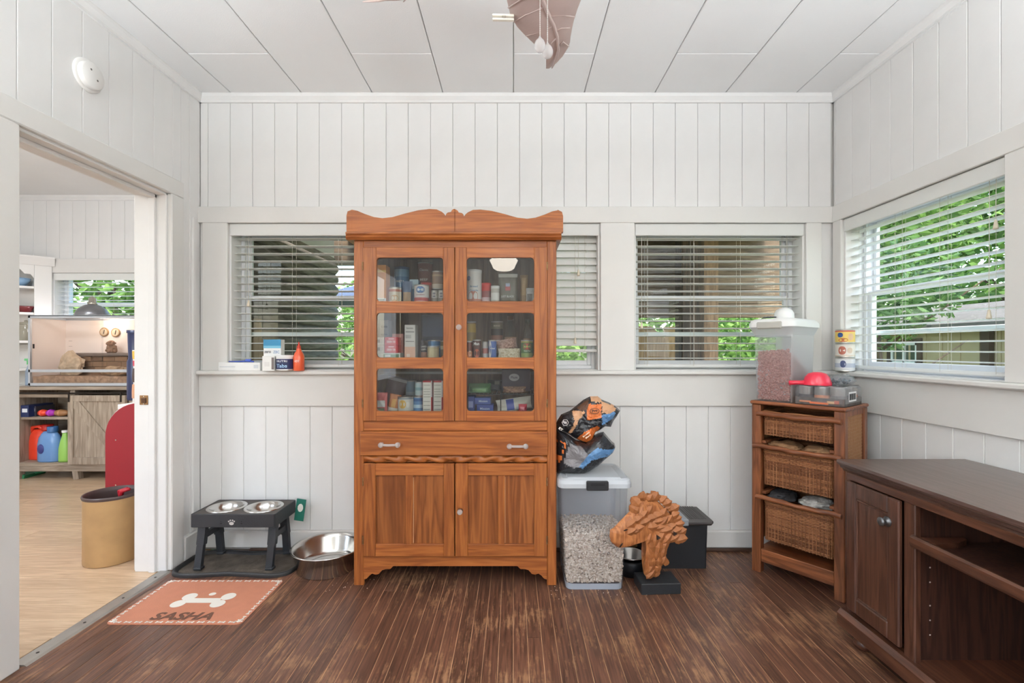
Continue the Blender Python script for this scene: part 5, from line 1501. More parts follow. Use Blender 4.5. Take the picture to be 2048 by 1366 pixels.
inflate(up, 2.45, .13, f_up, 16, .007, 8, 6).part('bag_top', BAGM, bg)
def bag_text(txt, u, v, h, w, ang, c, yy):
    vs, fs = text_mesh(txt, h, w, .03); x0, z0 = bag_pt(u, v, 2.34); ca, sa = math.cos(ang), math.sin(ang)
    MB().add([(x0 + a * ca - b * sa, yy, z0 + a * sa + b * ca) for a, b in vs], fs).part('lettering', pm(c, .35), bg)
yf = 2.362
m = MB(); xx, zz = bag_pt(680, 322, 2.36); m.lathe([(.024, 0), (.0, 0)], (xx, 2.366, zz), 20, 'y', 1.0, .62); m.part('oval_emblem', pm((40, 32, 30), .35), bg)
m = MB(); m.lathe([(.021, 0), (.0, 0)], (xx, 2.3655, zz), 20, 'y', 1.0, .58); m.part('oval_emblem', pm((214, 120, 62), .35), bg)
bag_text('Pro', 690, 322, .014, .028, R(12), (36, 28, 26), 2.362)
xx, zz = bag_pt(235, 500, 2.36)
m = MB().lathe([(.0175, 0), (0, 0)], (xx, 2.372, zz), 6, 'y'); m.part('red_emblem', pm((236, 226, 222), .35), bg)
m = MB().lathe([(.0155, 0), (0, 0)], (xx, 2.3715, zz), 6, 'y'); m.part('red_emblem', pm((44, 36, 40), .35), bg)
bag_text('NA', 238, 505, .013, .02, R(-20), (240, 234, 232), 2.368)
bag_text('ET', 175, 610, .012, .022, R(-35), (226, 220, 214), 2.372)
bag_text('Shredded', 560, 690, .008, .04, R(38), (250, 226, 196), 2.366)
bag_text('Blend', 590, 720, .008, .03, R(38), (250, 226, 196), 2.366)

# ================================================================ HORSE HEAD, BOWL, BLACK BOX
HW = wood('carved_teak', (128, 70, 34), (192, 124, 72), 'z', 3.0, .5, .1, 6, (.15, .85), .25, rings=.4)
hs_ = thing('horse_sculpture', 'carved wooden horse head with leaf shaped scales on black base', 'sculpture', (.706, 2.33, 0))
HX0 = .69
def hy(x): return 2.33 - max(0.0, HX0 - x) * .46      # the head is turned a little toward the room
def hp(u, v):
    Z = 2.325
    for _ in range(6): Z = hy(px(1200 + u / 5.692, Z)) - .005
    return (px(1200 + u / 5.692, Z), pz(960 + v / 5.692, Z))
hb = MB(); c_, s_ = math.cos(R(-6)), math.sin(R(-6))
hb.box(-.098, .094, -.065, .062, 0, .052, .003)
ho = hb.part('base', mat('black_painted_wood', (34, 36, 39), .5, bump=.1, bscale=40), hs_, False); ho.rotation_euler = (0, 0, R(3))
head = [(110, 640), (118, 570), (160, 545), (230, 470), (300, 400), (350, 350), (420, 310), (470, 240), (560, 215), (640, 225), (720, 300), (790, 380), (860, 470), (900, 540), (890, 600), (860, 680), (800, 720), (770, 790), (755, 860), (750, 930), (700, 1000), (680, 1060), (640, 1110), (540, 1125), (500, 1070), (490, 980), (520, 900), (505, 800), (495, 720), (510, 640), (490, 580), (450, 570), (380, 610), (310, 650), (290, 710), (240, 765), (190, 765), (125, 705)]
def hf(x, z): return 0
body = inflate([hp(*p) for p in head], hy, .085, hf, 14, .0025, 5, 4)
for i in range(len(body.s)): body.s[i] = True
body.part('head', HW, hs_)
lf = MB()
def leaf_shape(mb):
    Rg = [(0, -.22, -.55), (0, -.34, .1), (0, -.26, .65)]
    O = [(0, .02, -1), (.46, .02, -.55), (.6, .02, 0), (.42, .02, .55), (0, -.06, 1.1)]
    for s in (1, -1):
        vs = Rg + [(x * s, y, z) for x, y, z in O]
        fs = [(0, 3, 4), (0, 4, 1), (1, 4, 5), (1, 5, 6), (1, 6, 2), (2, 6, 7)]
        mb.add(vs, fs if s > 0 else [f[::-1] for f in fs])
    mb.add([(0, .02, -1), (.46, .02, -.55), (.6, .02, 0), (.42, .02, .55), (0, -.06, 1.1), (-.42, .02, .55), (-.6, .02, 0), (-.46, .02, -.55)], [(0, 7, 6, 5, 4, 3, 2, 1)])
leaf_shape(lf)
lme = lf.mesh('carved_leaf', HW)
rg = random.Random(4)
poly = [hp(*p) for p in head]
spots = []
# rows following the neck, and the crest of the mane
for (u, v, a, s_) in [(330, 480, 55, 55), (330, 560, 62, 52), (400, 430, 58, 56), (410, 520, 68, 56), (470, 380, 40, 54), (480, 450, 66, 58), (540, 330, 30, 54), (550, 410, 78, 60), (560, 500, 84, 62), (620, 380, 74, 60), (620, 440, 78, 64), (640, 510, 82, 62), (700, 450, 40, 58), (700, 370, 30, 58), (760, 440, 36, 56), (780, 520, 60, 60), (720, 540, 76, 60), (840, 560, 70, 60), (530, 640, 20, 52), (600, 660, 8, 58), (670, 620, 30, 58), (740, 640, 40, 58), (820, 640, 60, 60), (560, 730, -8, 60), (640, 730, 6, 60), (720, 720, 24, 54), (540, 810, -12, 58), (620, 810, 0, 62), (700, 800, 16, 52), (560, 890, -20, 56), (640, 890, 4, 60), (710, 890, 20, 44), (560, 970, 24, 58), (640, 970, 10, 54), (560, 1050, 40, 54), (640, 1040, 20, 44), (380, 560, 64, 40)]:
    spots.append((u, v, a, s_, 2.328))
for (u, v, a, s_, yy) in spots:
    x, z = hp(u, v)
    t = 0
    cu, cv = 600, 620
    # depth of the head's surface at this point
    best = None
    for i in range(0, len(body.v) // 2):
        p = body.v[i]
        w_ = hs_.matrix_world
        d = (p[0] + hs_.location.x - x) ** 2 + (p[2] - z) ** 2
        if best is None or d < best[0]: best = (d, p[1] + hs_.location.y)
    k = s_ / 5.692 * 2.325 / F * 1.0
    o = child('carved_leaf', lme, hs_, (x - hs_.location.x, best[1] - .001 - hs_.location.y, z), (0, R(a), 0), (k * 1.4, k * 1.7, k * 1.3))
# standing leaves of mane and forelock
for (u, v, a, s_) in [(385, 320, -58, 66), (400, 240, -40, 66), (490, 200, -14, 66), (560, 195, 30, 50), (620, 175, 36, 60), (650, 200, 60, 54), (720, 225, 50, 60), (760, 260, 62, 62), (790, 310, 66, 60), (840, 320, 60, 70), (850, 390, 70, 60), (870, 440, 74, 66), (900, 500, 80, 66), (925, 590, 62, 70), (930, 660, 90, 66), (880, 670, 80, 60), (525, 650, -50, 50), (745, 930, 10, 48)]:
    x, z = hp(u, v); k = s_ / 5.692 * 2.325 / F
    child('mane_leaf', lme, hs_, (x - hs_.location.x, hy(x) - .012 + rg.uniform(-.012, .012) - hs_.location.y, z), (rg.uniform(-.3, .3), R(a), 0), (k * 1.45, k * 1.2, k * .95))
    child('mane_leaf', lme, hs_, (x - hs_.location.x, hy(x) + rg.uniform(-.004, .012) - hs_.location.y, z), (0, R(a), R(180)), (k * 1.45, k * .8, k * .95))
DKH = mat('dark_hollow', (38, 22, 14), .8)
for (u, v, w_, h_, a) in ((275, 545, 24, 8, 20), (225, 715, 30, 9, 55)):
    x, z = hp(u, v); 
    best = min(((p[0] + hs_.location.x - x) ** 2 + (p[2] - z) ** 2, p[1]) for p in body.v[:len(body.v) // 2])
    e = MB().smooth().lathe([(0, -.004), (1, 0), (0, .004)], (0, 0, 0), 14, 'y')
    e.v = [(q[0] * w_ / 5.692 * 2.325 / F, q[1] * 1.0, q[2] * h_ / 5.692 * 2.325 / F) for q in e.v]
    o = e.part('eye' if v < 600 else 'mouth', DKH, hs_, False); o.location = (x - hs_.location.x, best[1] - .003, z); o.rotation_euler = (0, R(-a), 0)
for (u, v) in ((630, 610), (830, 580)):
    x, z = hp(u, v)
    best = min(((p[0] + hs_.location.x - x) ** 2 + (p[2] - z) ** 2, p[1]) for p in body.v[:len(body.v) // 2])
    MB().prism([(x - .008, z - .009), (x + .009, z), (x - .008, z + .011)], best[1] + hs_.location.y - .021, best[1] + hs_.location.y, 'y').part('pierced_hole', DKH, hs_)

# small steel bowl in a dark stand
sb2 = thing('steel_bowl', 'small stainless steel bowl half hidden behind the horse sculpture', 'bowl', (.617, 2.492, 0))
MB().smooth().lathe([(0, .03), (.05, .03), (.072, .095), (.082, .098), (.082, .102), (.07, .1), (.05, .045), (0, .04)], (0, 0, 0), 36).part('basin', STEEL, sb2, False)
MB().smooth().lathe([(.06, 0), (.066, .0), (.075, .07), (.07, .08), (.055, .03), (.055, 0)], (0, 0, 0), 30).part('stand', BLACKP, sb2, False)
MB().box(px(1252, 2.7), px(1283, 2.7), 2.68, 2.74, 0, pz(1064, 2.68), .003)
carton('tan cardboard box low behind the steel bowl', px(1240, 2.69), px(1280, 2.69), 2.66, 2.735, .0, pz(1063, 2.66), (204, 170, 122), [(0, 1, 0, .42, (52, 44, 40))], name='cardboard_box', cat='box')  # dark lower band drawn on the front for the dark area beneath
# black bin with a ribbed grey lid
bbx0, bbx1, bby0, bby1 = .69, 1.04, 2.53, 2.735
bb = thing('black_bin', 'black plastic bin with ribbed grey lid behind the horse sculpture', 'bin', ((bbx0 + bbx1) / 2, (bby0 + bby1) / 2, 0))
m = MB(); taper_box(m, bbx0, bbx1, bby0, bby1, 0, .235, .006, .004, .01, 2); m.part('bin_body', mat('matt_black_plastic', (30, 31, 34), .55), bb)
GREYL = mat('dark_grey_lid', (74, 70, 68), .5)
m = MB().box(bbx0 - .015, bbx1 + .025, bby0 - .02, bby1, .235, .268, .012); ld = m.part('lid', GREYL, bb)
for i in range(7):
    xx = .945 + i * .013
    MB().box(xx, xx + .007, bby0 - .005, bby1 - .01, .266, .2705, .001).part('rib', GREYL, ld)
MB().box(.78, .93, bby0 - .022, bby1 - .06, .236, .2715, .004).part('grey_insert', mat('light_grey_insert', (150, 156, 162), .4), ld)

# scattered crumbs of kibble on the floor
m = MB(); rg = random.Random(21)
for _ in range(70):
    x, y = (rg.uniform(.18, .75), rg.uniform(2.22, 2.34)) if rg.random() < .6 else (rg.uniform(-.95, -.7), rg.uniform(2.28, 2.5))
    kibble(m, (x, y, .0015), rg.uniform(.0012, .003), rg)
m.top('kibble_crumbs', KIBA, 'crumbs of kibble scattered on the dark floor', 'crumbs', None, 'stuff')

# ================================================================ WICKER DRAWER STAND IN THE CORNER
SW = wood('walnut_stain', (96, 52, 28), (142, 84, 50), 'z', 1.2, .42, .08, 12, (.2, .8), .15, coat=.2)
SWX = wood('walnut_stain_crosswise', (100, 54, 29), (148, 88, 52), 'x', 1.2, .42, .08, 12, (.2, .8), .15, coat=.2)
WICK = island_mat('brown_wicker', (112, 66, 38), (168, 112, 72), .55)
CANE = mat('cane_weave', (150, 108, 72), .6, bump=.6, bscale=160)
SL, SRZ = (1.266, 2.518, 0), math.atan2(-.788, .616)
SWd, SDp = .425, .32
st = thing('wicker_drawer_stand', 'walnut corner stand with three wicker basket drawers', 'drawer stand', SL, SRZ)
for x0 in (0, SWd - .045):
    for y0 in (0, SDp - .045):
        MB().box(x0, x0 + .045, y0, y0 + .045, 0, .885, .004).part('post', SW, st, False)
MB().box(-.006, SWd + .006, -.008, SDp, .885, .903, .005).part('top', SWX, st, False)
for x0 in (.012, SWd - .02):
    MB().box(x0, x0 + .008, .045, SDp - .045, .16, .885).part('cane_side', CANE, st, False)
    sdm = MB()
    for z0, z1 in ((.05, .1), (.855, .885)): sdm.box(x0 - .008, x0 + .014, .045, SDp - .045, z0, z1, .002)
    sdm.part('side_rail', SW, st, False)
    # woven relief on the cane panel
    mw = MB(); xx = x0 if x0 < .1 else x0 + .008
    for i in range(14):
        yy = .05 + i * .0165; mw.tube([(xx, yy, .16), (xx, yy, .885)], .0022, 4, caps=False)
    for i in range(44):
        zz = .165 + i * .0165; mw.tube([(xx, .045, zz), (xx, SDp - .045, zz)], .0022, 4, caps=False)
    mw.part('cane_strands', CANE, st, False)['kind'] = 'stuff'
MB().box(.012, SWd - .012, SDp - .016, SDp - .004, .06, .885).part('back', SW, st, False)
MB().box(.045, SWd - .045, .006, .03, .06, .128, .003).part('bottom_rail', SWX, st, False)
MB().box(.02, SWd - .02, .03, SDp - .016, .105, .12).part('bottom_shelf', SWX, st, False)
for z in (.70, .435):
    for x0 in (.045, SWd - .06): MB().box(x0 - .01, x0 + .02, .02, SDp - .03, z - .02, z - .005, .002).part('runner', SW, st, False)
def wicker(x0, x1, y0, y1, z0, z1, bulge=.012):
    m = MB().smooth(); r = .022; step = .0155
    def per(k):
        pts = rrect(x0 - k, x1 + k, y0 - k, y1 + k, r, 4)
        out = []
        n = len(pts)
        for i in range(n):
            a, b = pts[i], pts[(i + 1) % n]; L_ = math.dist(a, b); q = max(1, round(L_ / step))
            for j in range(q): out.append((a[0] + (b[0] - a[0]) * j / q, a[1] + (b[1] - a[1]) * j / q))
        if len(out) % 2: out.pop()
        return out
    z = z0 + .004; row = 0
    n0 = len(per(0))
    cx0, cy0 = (x0 + x1) / 2, (y0 + y1) / 2
    ref = per(0)
    while z < z1:
        t = (z - z0) / (z1 - z0); sc = -.010 * (1 - t)
        path = []
        for i, (a, b) in enumerate(ref):
            da, db = a - cx0, b - cy0; l = math.hypot(da, db)
            o_ = (.0032 if (i + row) % 2 else -.0032) + sc
            ux = (1 if a > x1 - r - .001 else -1 if a < x0 + r + .001 else 0); uy = (1 if b > y1 - r - .001 else -1 if b < y0 + r + .001 else 0)
            k = math.hypot(ux, uy) or 1
            path.append((a + ux / k * o_, b + uy / k * o_, z))
        m.tube(path, .0041, 5, closed=True)
        z += .0079; row += 1
    m.f = m.f
    return m, ref
def basket(x0, x1, z0, z1, label):
    y0, y1 = .014, .285
    m, ref = wicker(x0, x1, y0, y1, z0, z1)
    o = m.part('basket', WICK, st, False)
    o['kind'] = 'stuff'; o['label'] = label
    ms = MB()
    for i, (a, b) in enumerate(ref):
        if b < y0 + .03 or a > x1 - .03 or a < x0 + .03:
            ms.tube([(a, b, z0), (a, b, z1 + .004)], .0022, 4)
    ms.part('stakes', WICK, o, False)['kind'] = 'stuff'
    MB().box(x0 + .008, x1 - .008, y0 + .008, y1 - .008, z0, z0 + .006).part('basket_floor', CANE, o, False)
    # top braid
    for q in range(2):
        pts = rrect(x0 - .002, x1 + .002, y0 - .002, y1 + .002, .022, 4)
        n = 120; path = []
        for i in range(n):
            f = i / n * len(pts); j = int(f); u = f - j; a, b = pts[j % len(pts)], pts[(j + 1) % len(pts)]
            path.append((a[0] + (b[0] - a[0]) * u, a[1] + (b[1] - a[1]) * u + .004 * math.sin(i * .9 + q * 3.14), z1 + .006 + .004 * math.cos(i * .9 + q * 3.14)))
        MB().smooth().tube(path, .0052, 6, closed=True).part('rim_braid', WICK, o, False)
    return o
def pull_rail(z, lo=.0, hi=SWd, sag=.0):
    m = MB().smooth()
    n = 24
    def f(u, v):
        x = .004 + lo + u * (hi - lo - .008); a = 2 * math.pi * v
        w = .004 * math.sin(u * 9) + .003 * math.sin(u * 23)
        return (x, -.014 + w * .6 + math.cos(a) * .012, z + w * .5 + math.sin(a) * .0125)
    m.grid(n, 10, f, wrap_v=True)
    m.add([f(0, k / 10) for k in range(10)], [tuple(range(10))]); m.add([f(1, k / 10) for k in range(10)], [tuple(range(9, -1, -1))])
    return m.part('pull_rail', SWX, st, False)
bx0, bx1 = .052, SWd - .052
basket(bx0, bx1, .727, .84, 'shallow top wicker basket'); pull_rail(.838, .03, .42)
basket(bx0, bx1, .468, .655, 'middle wicker basket'); pull_rail(.668, .01, .42)
basket(bx0 + .006, bx1, .18, .385, 'bottom wicker basket'); pull_rail(.402, .025, .42)
mst = frame_m(SL, SRZ)
def lump(name, label, cat, cen, rad, m_, seed, nz=2.0, amp=.35):
    """crumpled soft lump in the stand's own space"""
    o = thing(name, label, cat, tuple(mst @ Vector((cen[0], cen[1], cen[2] - rad[2]))), SRZ)
    b = MB()
    def f(u, v):
        a, p = 2 * math.pi * u, math.pi * (v - .5)
        d = Vector((math.cos(a) * math.cos(p), math.sin(a) * math.cos(p), math.sin(p)))
        k = 1 + amp * noise.noise(d * nz + Vector((seed, 0, 0))) + amp * .5 * abs(noise.noise(d * nz * 2.7 + Vector((0, seed, 0))))
        return (d.x * rad[0] * k, d.y * rad[1] * k, rad[2] + d.z * rad[2] * k)
    b.grid(28, 16, f, wrap_u=True)
    b.part('folds', m_, o, False)
    return o
PAPER = mat('brown_paper', (150, 112, 78), .8, var=.2, scale=20)
lump('paper_bag', 'crumpled brown paper bag in the middle wicker basket', 'bag', (.13, .1, .665), (.075, .08, .026), PAPER, 1)
lump('paper_bag', 'second crumpled brown paper bag right in the middle basket', 'bag', (.29, .1, .665), (.07, .08, .026), PAPER, 5)
lump('cloth_bundle', 'dark rags bundled in the bottom wicker basket', 'cloth', (.115, .1, .405), (.06, .08, .026), mat('charcoal_cloth', (52, 50, 52), .9), 2)
lump('cloth_bundle', 'white and grey cloth in the bottom wicker basket', 'cloth', (.27, .1, .405), (.075, .08, .028), mat('pale_cloth', (190, 186, 180), .9, var=.5, scale=40), 3)

# ---- white pet food bin on the stand
def W(x, y, z): return tuple(mst @ Vector((x, y, z)))
TZ = .904
FROST = glass('frosted_white_bin', (248, 250, 252), .235, .2, 1.45, (252, 253, 254), 0, refl=.4)
fb = thing('pet_food_bin', 'tall frosted white pet food bin with kibble on the wicker stand', 'bin', W(.1, .16, TZ), SRZ)
def loc(o, mb): return mb
fbm = Matrix.Translation((-.1, -.16, 0))
m = MB().smooth(); m.T = fbm
taper_box(m, .002, .196, .002, .312, 0, .39, .008, .012, .03, 5)
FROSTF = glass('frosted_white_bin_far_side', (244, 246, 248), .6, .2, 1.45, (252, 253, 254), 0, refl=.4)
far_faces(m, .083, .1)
m.part('bin', [FROST, FROSTF], fb, False)
m = MB(); m.T = fbm
lo = rrect(-.018, .216, -.022, .336, .04, 5); k = len(lo)
LIDW = mat('white_bin_lid', (240, 240, 238), .4)
steps = [(0, .385), (0, .405), (-.008, .42), (-.02, .428), (-.05, .43)]
vs = []
for s_, z in steps: vs += [(a - .1 + (s_ * (1 if a > .1 else -1)), b - .16 + (s_ * (1 if b > .16 else -1)), z) for a, b in lo]
m.T = None
m.smooth().add(vs, [(i * k + j, i * k + (j + 1) % k, (i + 1) * k + (j + 1) % k, (i + 1) * k + j) for i in range(len(steps) - 1) for j in range(k)])
m.smooth(False).add([vs[(len(steps) - 1) * k + j] for j in range(k)], [tuple(range(k))])
m.part('lid', LIDW, fb, False)
m = MB(); lip = rrect(-.016, .214, -.02, .334, .04, 5); lib = rrect(.006, .192, .008, .306, .03, 5)
m.smooth().add([(a - .1, b - .16, .388) for a, b in lip] + [(a - .1, b - .16, .335) for a, b in lib], [(j, (j + 1) % k, (j + 1) % k + k, j + k) for j in range(k)])
m.part('collar', FROSTF, fb, False)
MB().box(-.062, .06, -.19, -.172, .375, .412, .005).part('clip', mat('warm_grey_clip', (186, 184, 176), .5), fb, False)
m = MB().smooth().lathe([(0, .006), (.03, .003), (.034, 0), (.03, -.003), (0, -.005)], (0, 0, 0), 20, 'z', 1, .5)
o = m.part('lid_grip', mat('dark_grip', (70, 72, 76), .35), fb, False); o.location = (-.03, -.11, .438); o.rotation_euler = (0, 0, .3)
sc = thing('white_scoop', 'round white cup lying on the lid of the food bin', 'cup', W(.105, .14, TZ + .4305), SRZ)
MB().smooth().lathe([(.047, 0), (.049, .012), (.047, .03), (.038, .048), (.02, .058), (0, .061)], (0, 0, 0), 24).part('cup', mat('white_plastic', (238, 238, 236), .35), sc, False)
MB().smooth().lathe([(.047, 0), (.05, .001), (.05, .005), (.047, .006)], (0, 0, 0), 24).part('cup_rim', mat('white_plastic', (238, 238, 236), .35), sc, False)
m = MB().smooth(); rg = random.Random(31)
for _ in range(4200):
    s_ = rg.random(); lim = lambda x: .255 + .1 * (x - 0.0) - 0.0
    if s_ < .5: x = rg.uniform(.022, .174); y = .024 + rg.uniform(0, .01); z = rg.uniform(.008, lim(x))
    elif s_ < .7: y = rg.uniform(.02, .29); x = .17 + rg.uniform(0, .006); z = rg.uniform(.008, max(.02, .275 - .5 * y))
    else: x = rg.uniform(.022, .174); y = rg.uniform(.024, .28); z = max(.015, lim(x) - .5 * y) + rg.uniform(-.008, .004)
    kibble(m, W(x, y, TZ + z), rg.uniform(.0046, .0066), rg)
m.top('kibble', KIBB, 'rosy brown kibble filling the tall white food bin', 'kibble', None, 'stuff')

# ---- shrink-wrapped tray of cans
ct = thing('can_tray', 'shrink wrapped cardboard tray of pet food cans on the wicker stand', 'can tray', W(.314, .13, TZ), SRZ)
tx, ty = .106, .118
m = MB()
for a, b, c, d_ in ((-tx, tx, -ty, -ty + .003), (-tx, tx, ty - .003, ty), (-tx, -tx + .003, -ty, ty), (tx - .003, tx, -ty, ty)): m.box(a, b, c, d_, 0, .036)
m.box(-tx, tx, -ty, ty, 0, .003)
m.part('cardboard_tray', mat('printed_tray_card', (96, 86, 82), .6, var=.5, scale=40), ct, False)
for (u, v, w_, h_, c) in ((-.06, .016, .05, .008, (226, 140, 96)), (.0, .012, .08, .01, (214, 110, 66)), (.05, .018, .03, .012, (220, 170, 120)), (.075, .02, .02, .016, (190, 90, 60))):
    MB().box(u - w_ / 2, u + w_ / 2, -ty - .0012, -ty, v - h_ / 2, v + h_ / 2).part('print', pm(c), ct, False)
WRAP = glass('shrink_wrap', (238, 240, 242), .16, .08, 1.45, (225, 228, 232), .1)
m = MB(); m.box(-tx - .002, tx + .002, -ty - .003, ty + .002, .002, .094, .012); m.part('wrap', WRAP, ct, False)
MB().box(tx + .0025, tx + .0035, -.07, .03, .022, .068).part('barcode_label', pm((240, 240, 238)), ct, False)
m = MB(); rg = random.Random(8); yy = -.066
while yy < .02:
    w_ = rg.choice((.0015, .003)); m.box(tx + .0036, tx + .004, yy, yy + w_, .03, .06); yy += w_ + rg.choice((.0015, .003))
m.part('barcode', pm((40, 40, 42)), ct, False)['kind'] = 'stuff'
for i in range(3):
    for j in range(3):
        p = W(.314 - .068 + i * .068, .13 - .076 + j * .076, TZ + .004)
        o = thing('food_can', 'silver pet food can, %s of the %s row in the shrink wrapped tray' % (('left', 'middle', 'right')[i], ('front', 'middle', 'back')[j]), 'can', p, SRZ, 'cans in the shrink wrapped tray')
        MB().smooth().lathe([(0, .0), (.031, 0), (.033, .004), (.032, .08), (.033, .084), (.03, .085), (.029, .082), (0, .082)], (0, 0, 0), 20).part('tin', TIN, o, False)
        MB().smooth().lathe([(.0333, .008), (.0333, .045)], (0, 0, 0), 20).part('sleeve', pm(((84, 78, 80), (206, 130, 90), (120, 110, 108))[(i + j) % 3]), o, False)
# red scoop and clear bag on the tray
RED = mat('red_plastic', (222, 44, 70), .3, coat=.4)
rs = thing('red_scoop', 'red plastic scoop upside down on the tray of cans', 'scoop', W(.27, .06, TZ + .0945), SRZ + R(38))
MB().smooth().lathe([(.055, 0), (.056, .006), (.052, .02), (.046, .04), (.034, .056), (.016, .063), (0, .064)], (.02, 0, 0), 28, 'z', 1.15, .9).part('cup', RED, rs, False)
MB().smooth().tube([(-.02, 0, .01), (-.07, 0, .01), (-.105, 0, .008)], [.014, .0105, .012], 10).part('handle', RED, rs, False)
cb = thing('clear_bag', 'small clear plastic bag with dark treats beside the red scoop', 'bag', W(.355, .17, TZ + .0945), SRZ)
b = MB()
def f(u, v):
    a, p = 2 * math.pi * u, math.pi * (v - .5); d = Vector((math.cos(a) * math.cos(p), math.sin(a) * math.cos(p), math.sin(p)))
    k = 1 + .3 * noise.noise(d * 3 + Vector((4, 0, 0))) + .2 * abs(noise.noise(d * 8))
    return (d.x * .055 * k, d.y * .06 * k, .026 + d.z * .026 * min(k, 1.4))
b.grid(26, 14, f, wrap_u=True); b.part('plastic', WRAP, cb, False)
rg = random.Random(5); b = MB()
for _ in range(26): kibble(b, (rg.uniform(-.03, .03), rg.uniform(-.03, .03), rg.uniform(.01, .028)), rg.uniform(.007, .011), rg)
b.part('treats', island_mat('dark_treats', (36, 48, 58), (90, 108, 116)), cb, False)['kind'] = 'stuff'
# stack of three cans on the corner ledge
cr = .046; czz = ZS + .0005; ch = .0775; ccx, ccy = 1.838, 2.625
cols = [('bottom white can of the stack on the corner ledge', (232, 232, 232), [(.3, .6, (190, 196, 210))], [(-.2, .3, .3, .8, (70, 80, 120))]),
        ('middle cream can of the stack on the corner ledge', (234, 226, 216), [(.04, .14, (206, 180, 150))], [(-.3, .4, .2, .8, (190, 110, 90)), (.5, .3, .3, .7, (222, 200, 180))]),
        ('top yellow can of the stack on the corner ledge', (240, 206, 110), [(.82, .93, (206, 90, 80)), (.0, .1, (232, 214, 180))], [(-.5, .3, .42, .76, (50, 84, 140)), (-.2, .5, .1, .36, (196, 110, 64)), (.6, .3, .2, .7, (230, 190, 150))])]
for i, (lb, c, bd, pt) in enumerate(cols):
    o = can(lb, ccx - cr, ccx + cr, ccy, czz + i * (ch + .0004), ch, c, bd, (), patches=pt, group='cans stacked on the corner ledge')
    o.rotation_euler = (0, 0, R(-35))

# ================================================================ DARK WOOD CONSOLE (right)
DW = wood('espresso_wood', (66, 38, 26), (100, 62, 44), 'y', 1.2, .38, .06, 14, (.2, .8), .1, coat=.25)
DWZ = wood('espresso_wood_upright', (64, 38, 27), (98, 62, 46), 'z', 1.2, .38, .06, 14, (.2, .8), .1, coat=.25)
DTOP = wood('espresso_top_sheen', (74, 54, 47), (96, 74, 66), 'y', 1.0, .3, .02, 14, (.2, .8), .06, coat=.3)  # greyer than the rest, with the top's sheen put into the colour
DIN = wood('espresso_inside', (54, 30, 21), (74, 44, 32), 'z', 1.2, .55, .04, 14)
ky0, ky1 = .56, 1.935; kx0, kx1 = 1.362, 1.862
cn = thing('media_console', 'dark espresso wood media console along the right wall', 'console', ((kx0 + kx1) / 2, (ky0 + ky1) / 2, 0))
prof = [(kx0 - .028, .722), (kx0 - .03, .712), (kx0 - .026, .704), (kx0 - .018, .70), (kx0 - .014, .69), (kx0 - .006, .684), (kx0, .675), (kx1, .675), (kx1, .722)]
MB().prism(prof, ky0 - .02, ky1 + .018, 'y').part('top', DTOP, cn)
MB().box(kx0, kx1, ky1 - .02, ky1, .11, .676, .002).part('end_panel', DWZ, cn)
MB().box(kx0, kx1, ky0, ky0 + .02, .11, .676, .002).part('end_panel', DWZ, cn)
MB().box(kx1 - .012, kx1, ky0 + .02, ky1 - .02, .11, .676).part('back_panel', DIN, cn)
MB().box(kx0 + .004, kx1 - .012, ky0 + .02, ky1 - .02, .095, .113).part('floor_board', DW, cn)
MB().box(kx0 - .002, kx0 + .018, ky0, ky1, .645, .676, .003).part('top_rail', DW, cn)
for ya in (1.604, .845):
    MB().box(kx0 - .002, kx0 + .02, ya, ya + .047, .11, .648, .003).part('stile', DWZ, cn)
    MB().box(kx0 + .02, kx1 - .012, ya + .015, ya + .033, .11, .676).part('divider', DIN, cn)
def console_door(y0, y1, ky):
    z0, z1 = .132, .645; w_ = .052
    xf = kx0 - .018
    m = MB().box(xf, kx0 - .002, y0, y0 + w_, z0, z1, .004).box(xf, kx0 - .002, y1 - w_, y1, z0, z1, .004).box(xf + .0006, kx0 - .002, y0 + w_, y1 - w_, z1 - .06, z1, .004).box(xf + .0006, kx0 - .002, y0 + w_, y1 - w_, z0, z0 + .06, .004)
    d = m.part('door', DWZ, cn)
    MB().box(xf + .008, kx0 - .003, y0 + w_ - .003, y1 - w_ + .003, z0 + .057, z1 - .057).part('panel', DWZ, d)
    for a, b in ((y0 + w_, y0 + w_ + .006), (y1 - w_ - .006, y1 - w_)):
        MB().box(xf + .003, xf + .01, a, b, z0 + .06, z1 - .06, .002).part('bead', DWZ, d)
    for a, b in ((z0 + .06, z0 + .067), (z1 - .067, z1 - .06)):
        MB().box(xf + .003, xf + .01, y0 + w_, y1 - w_, a, b, .002).part('bead', DWZ, d)
    MB().smooth().lathe([(.017, 0), (.018, -.004), (.01, -.008), (.008, -.016), (.015, -.022), (.016, -.027), (.011, -.031), (0, -.032)], (xf, ky, .557), 20, 'x').part('knob', mat('pewter_knob', (112, 112, 114), .35, .85), d)
console_door(1.653, 1.915, 1.70)
console_door(.58, .843, .80)
# plinth and feet
m = MB(); m.prism([(kx0 - .03, .048), (kx0 - .03, .095), (kx0 - .024, .102), (kx0 - .014, .112), (kx0 + .01, .112), (kx0 + .01, .048)], ky0 - .02, ky1 + .015, 'y'); m.part('plinth', DW, cn)
m = MB().box(kx0, kx1, ky1 - .02, ky1 + .014, .048, .11, .003).box(kx0, kx1, ky0 - .02, ky0 + .01, .048, .11, .003); m.part('plinth_end', DW, cn)['kind'] = 'stuff'
for fx in (kx0 + .012, kx1 - .06):
    for fy in (ky0 + .06, ky1 - .075):
        MB().smooth().lathe([(0, 0), (.022, 0), (.033, .012), (.034, .024), (.026, .038), (.018, .048), (.018, .052)], (fx, fy, 0), 20).part('foot', DW, cn)
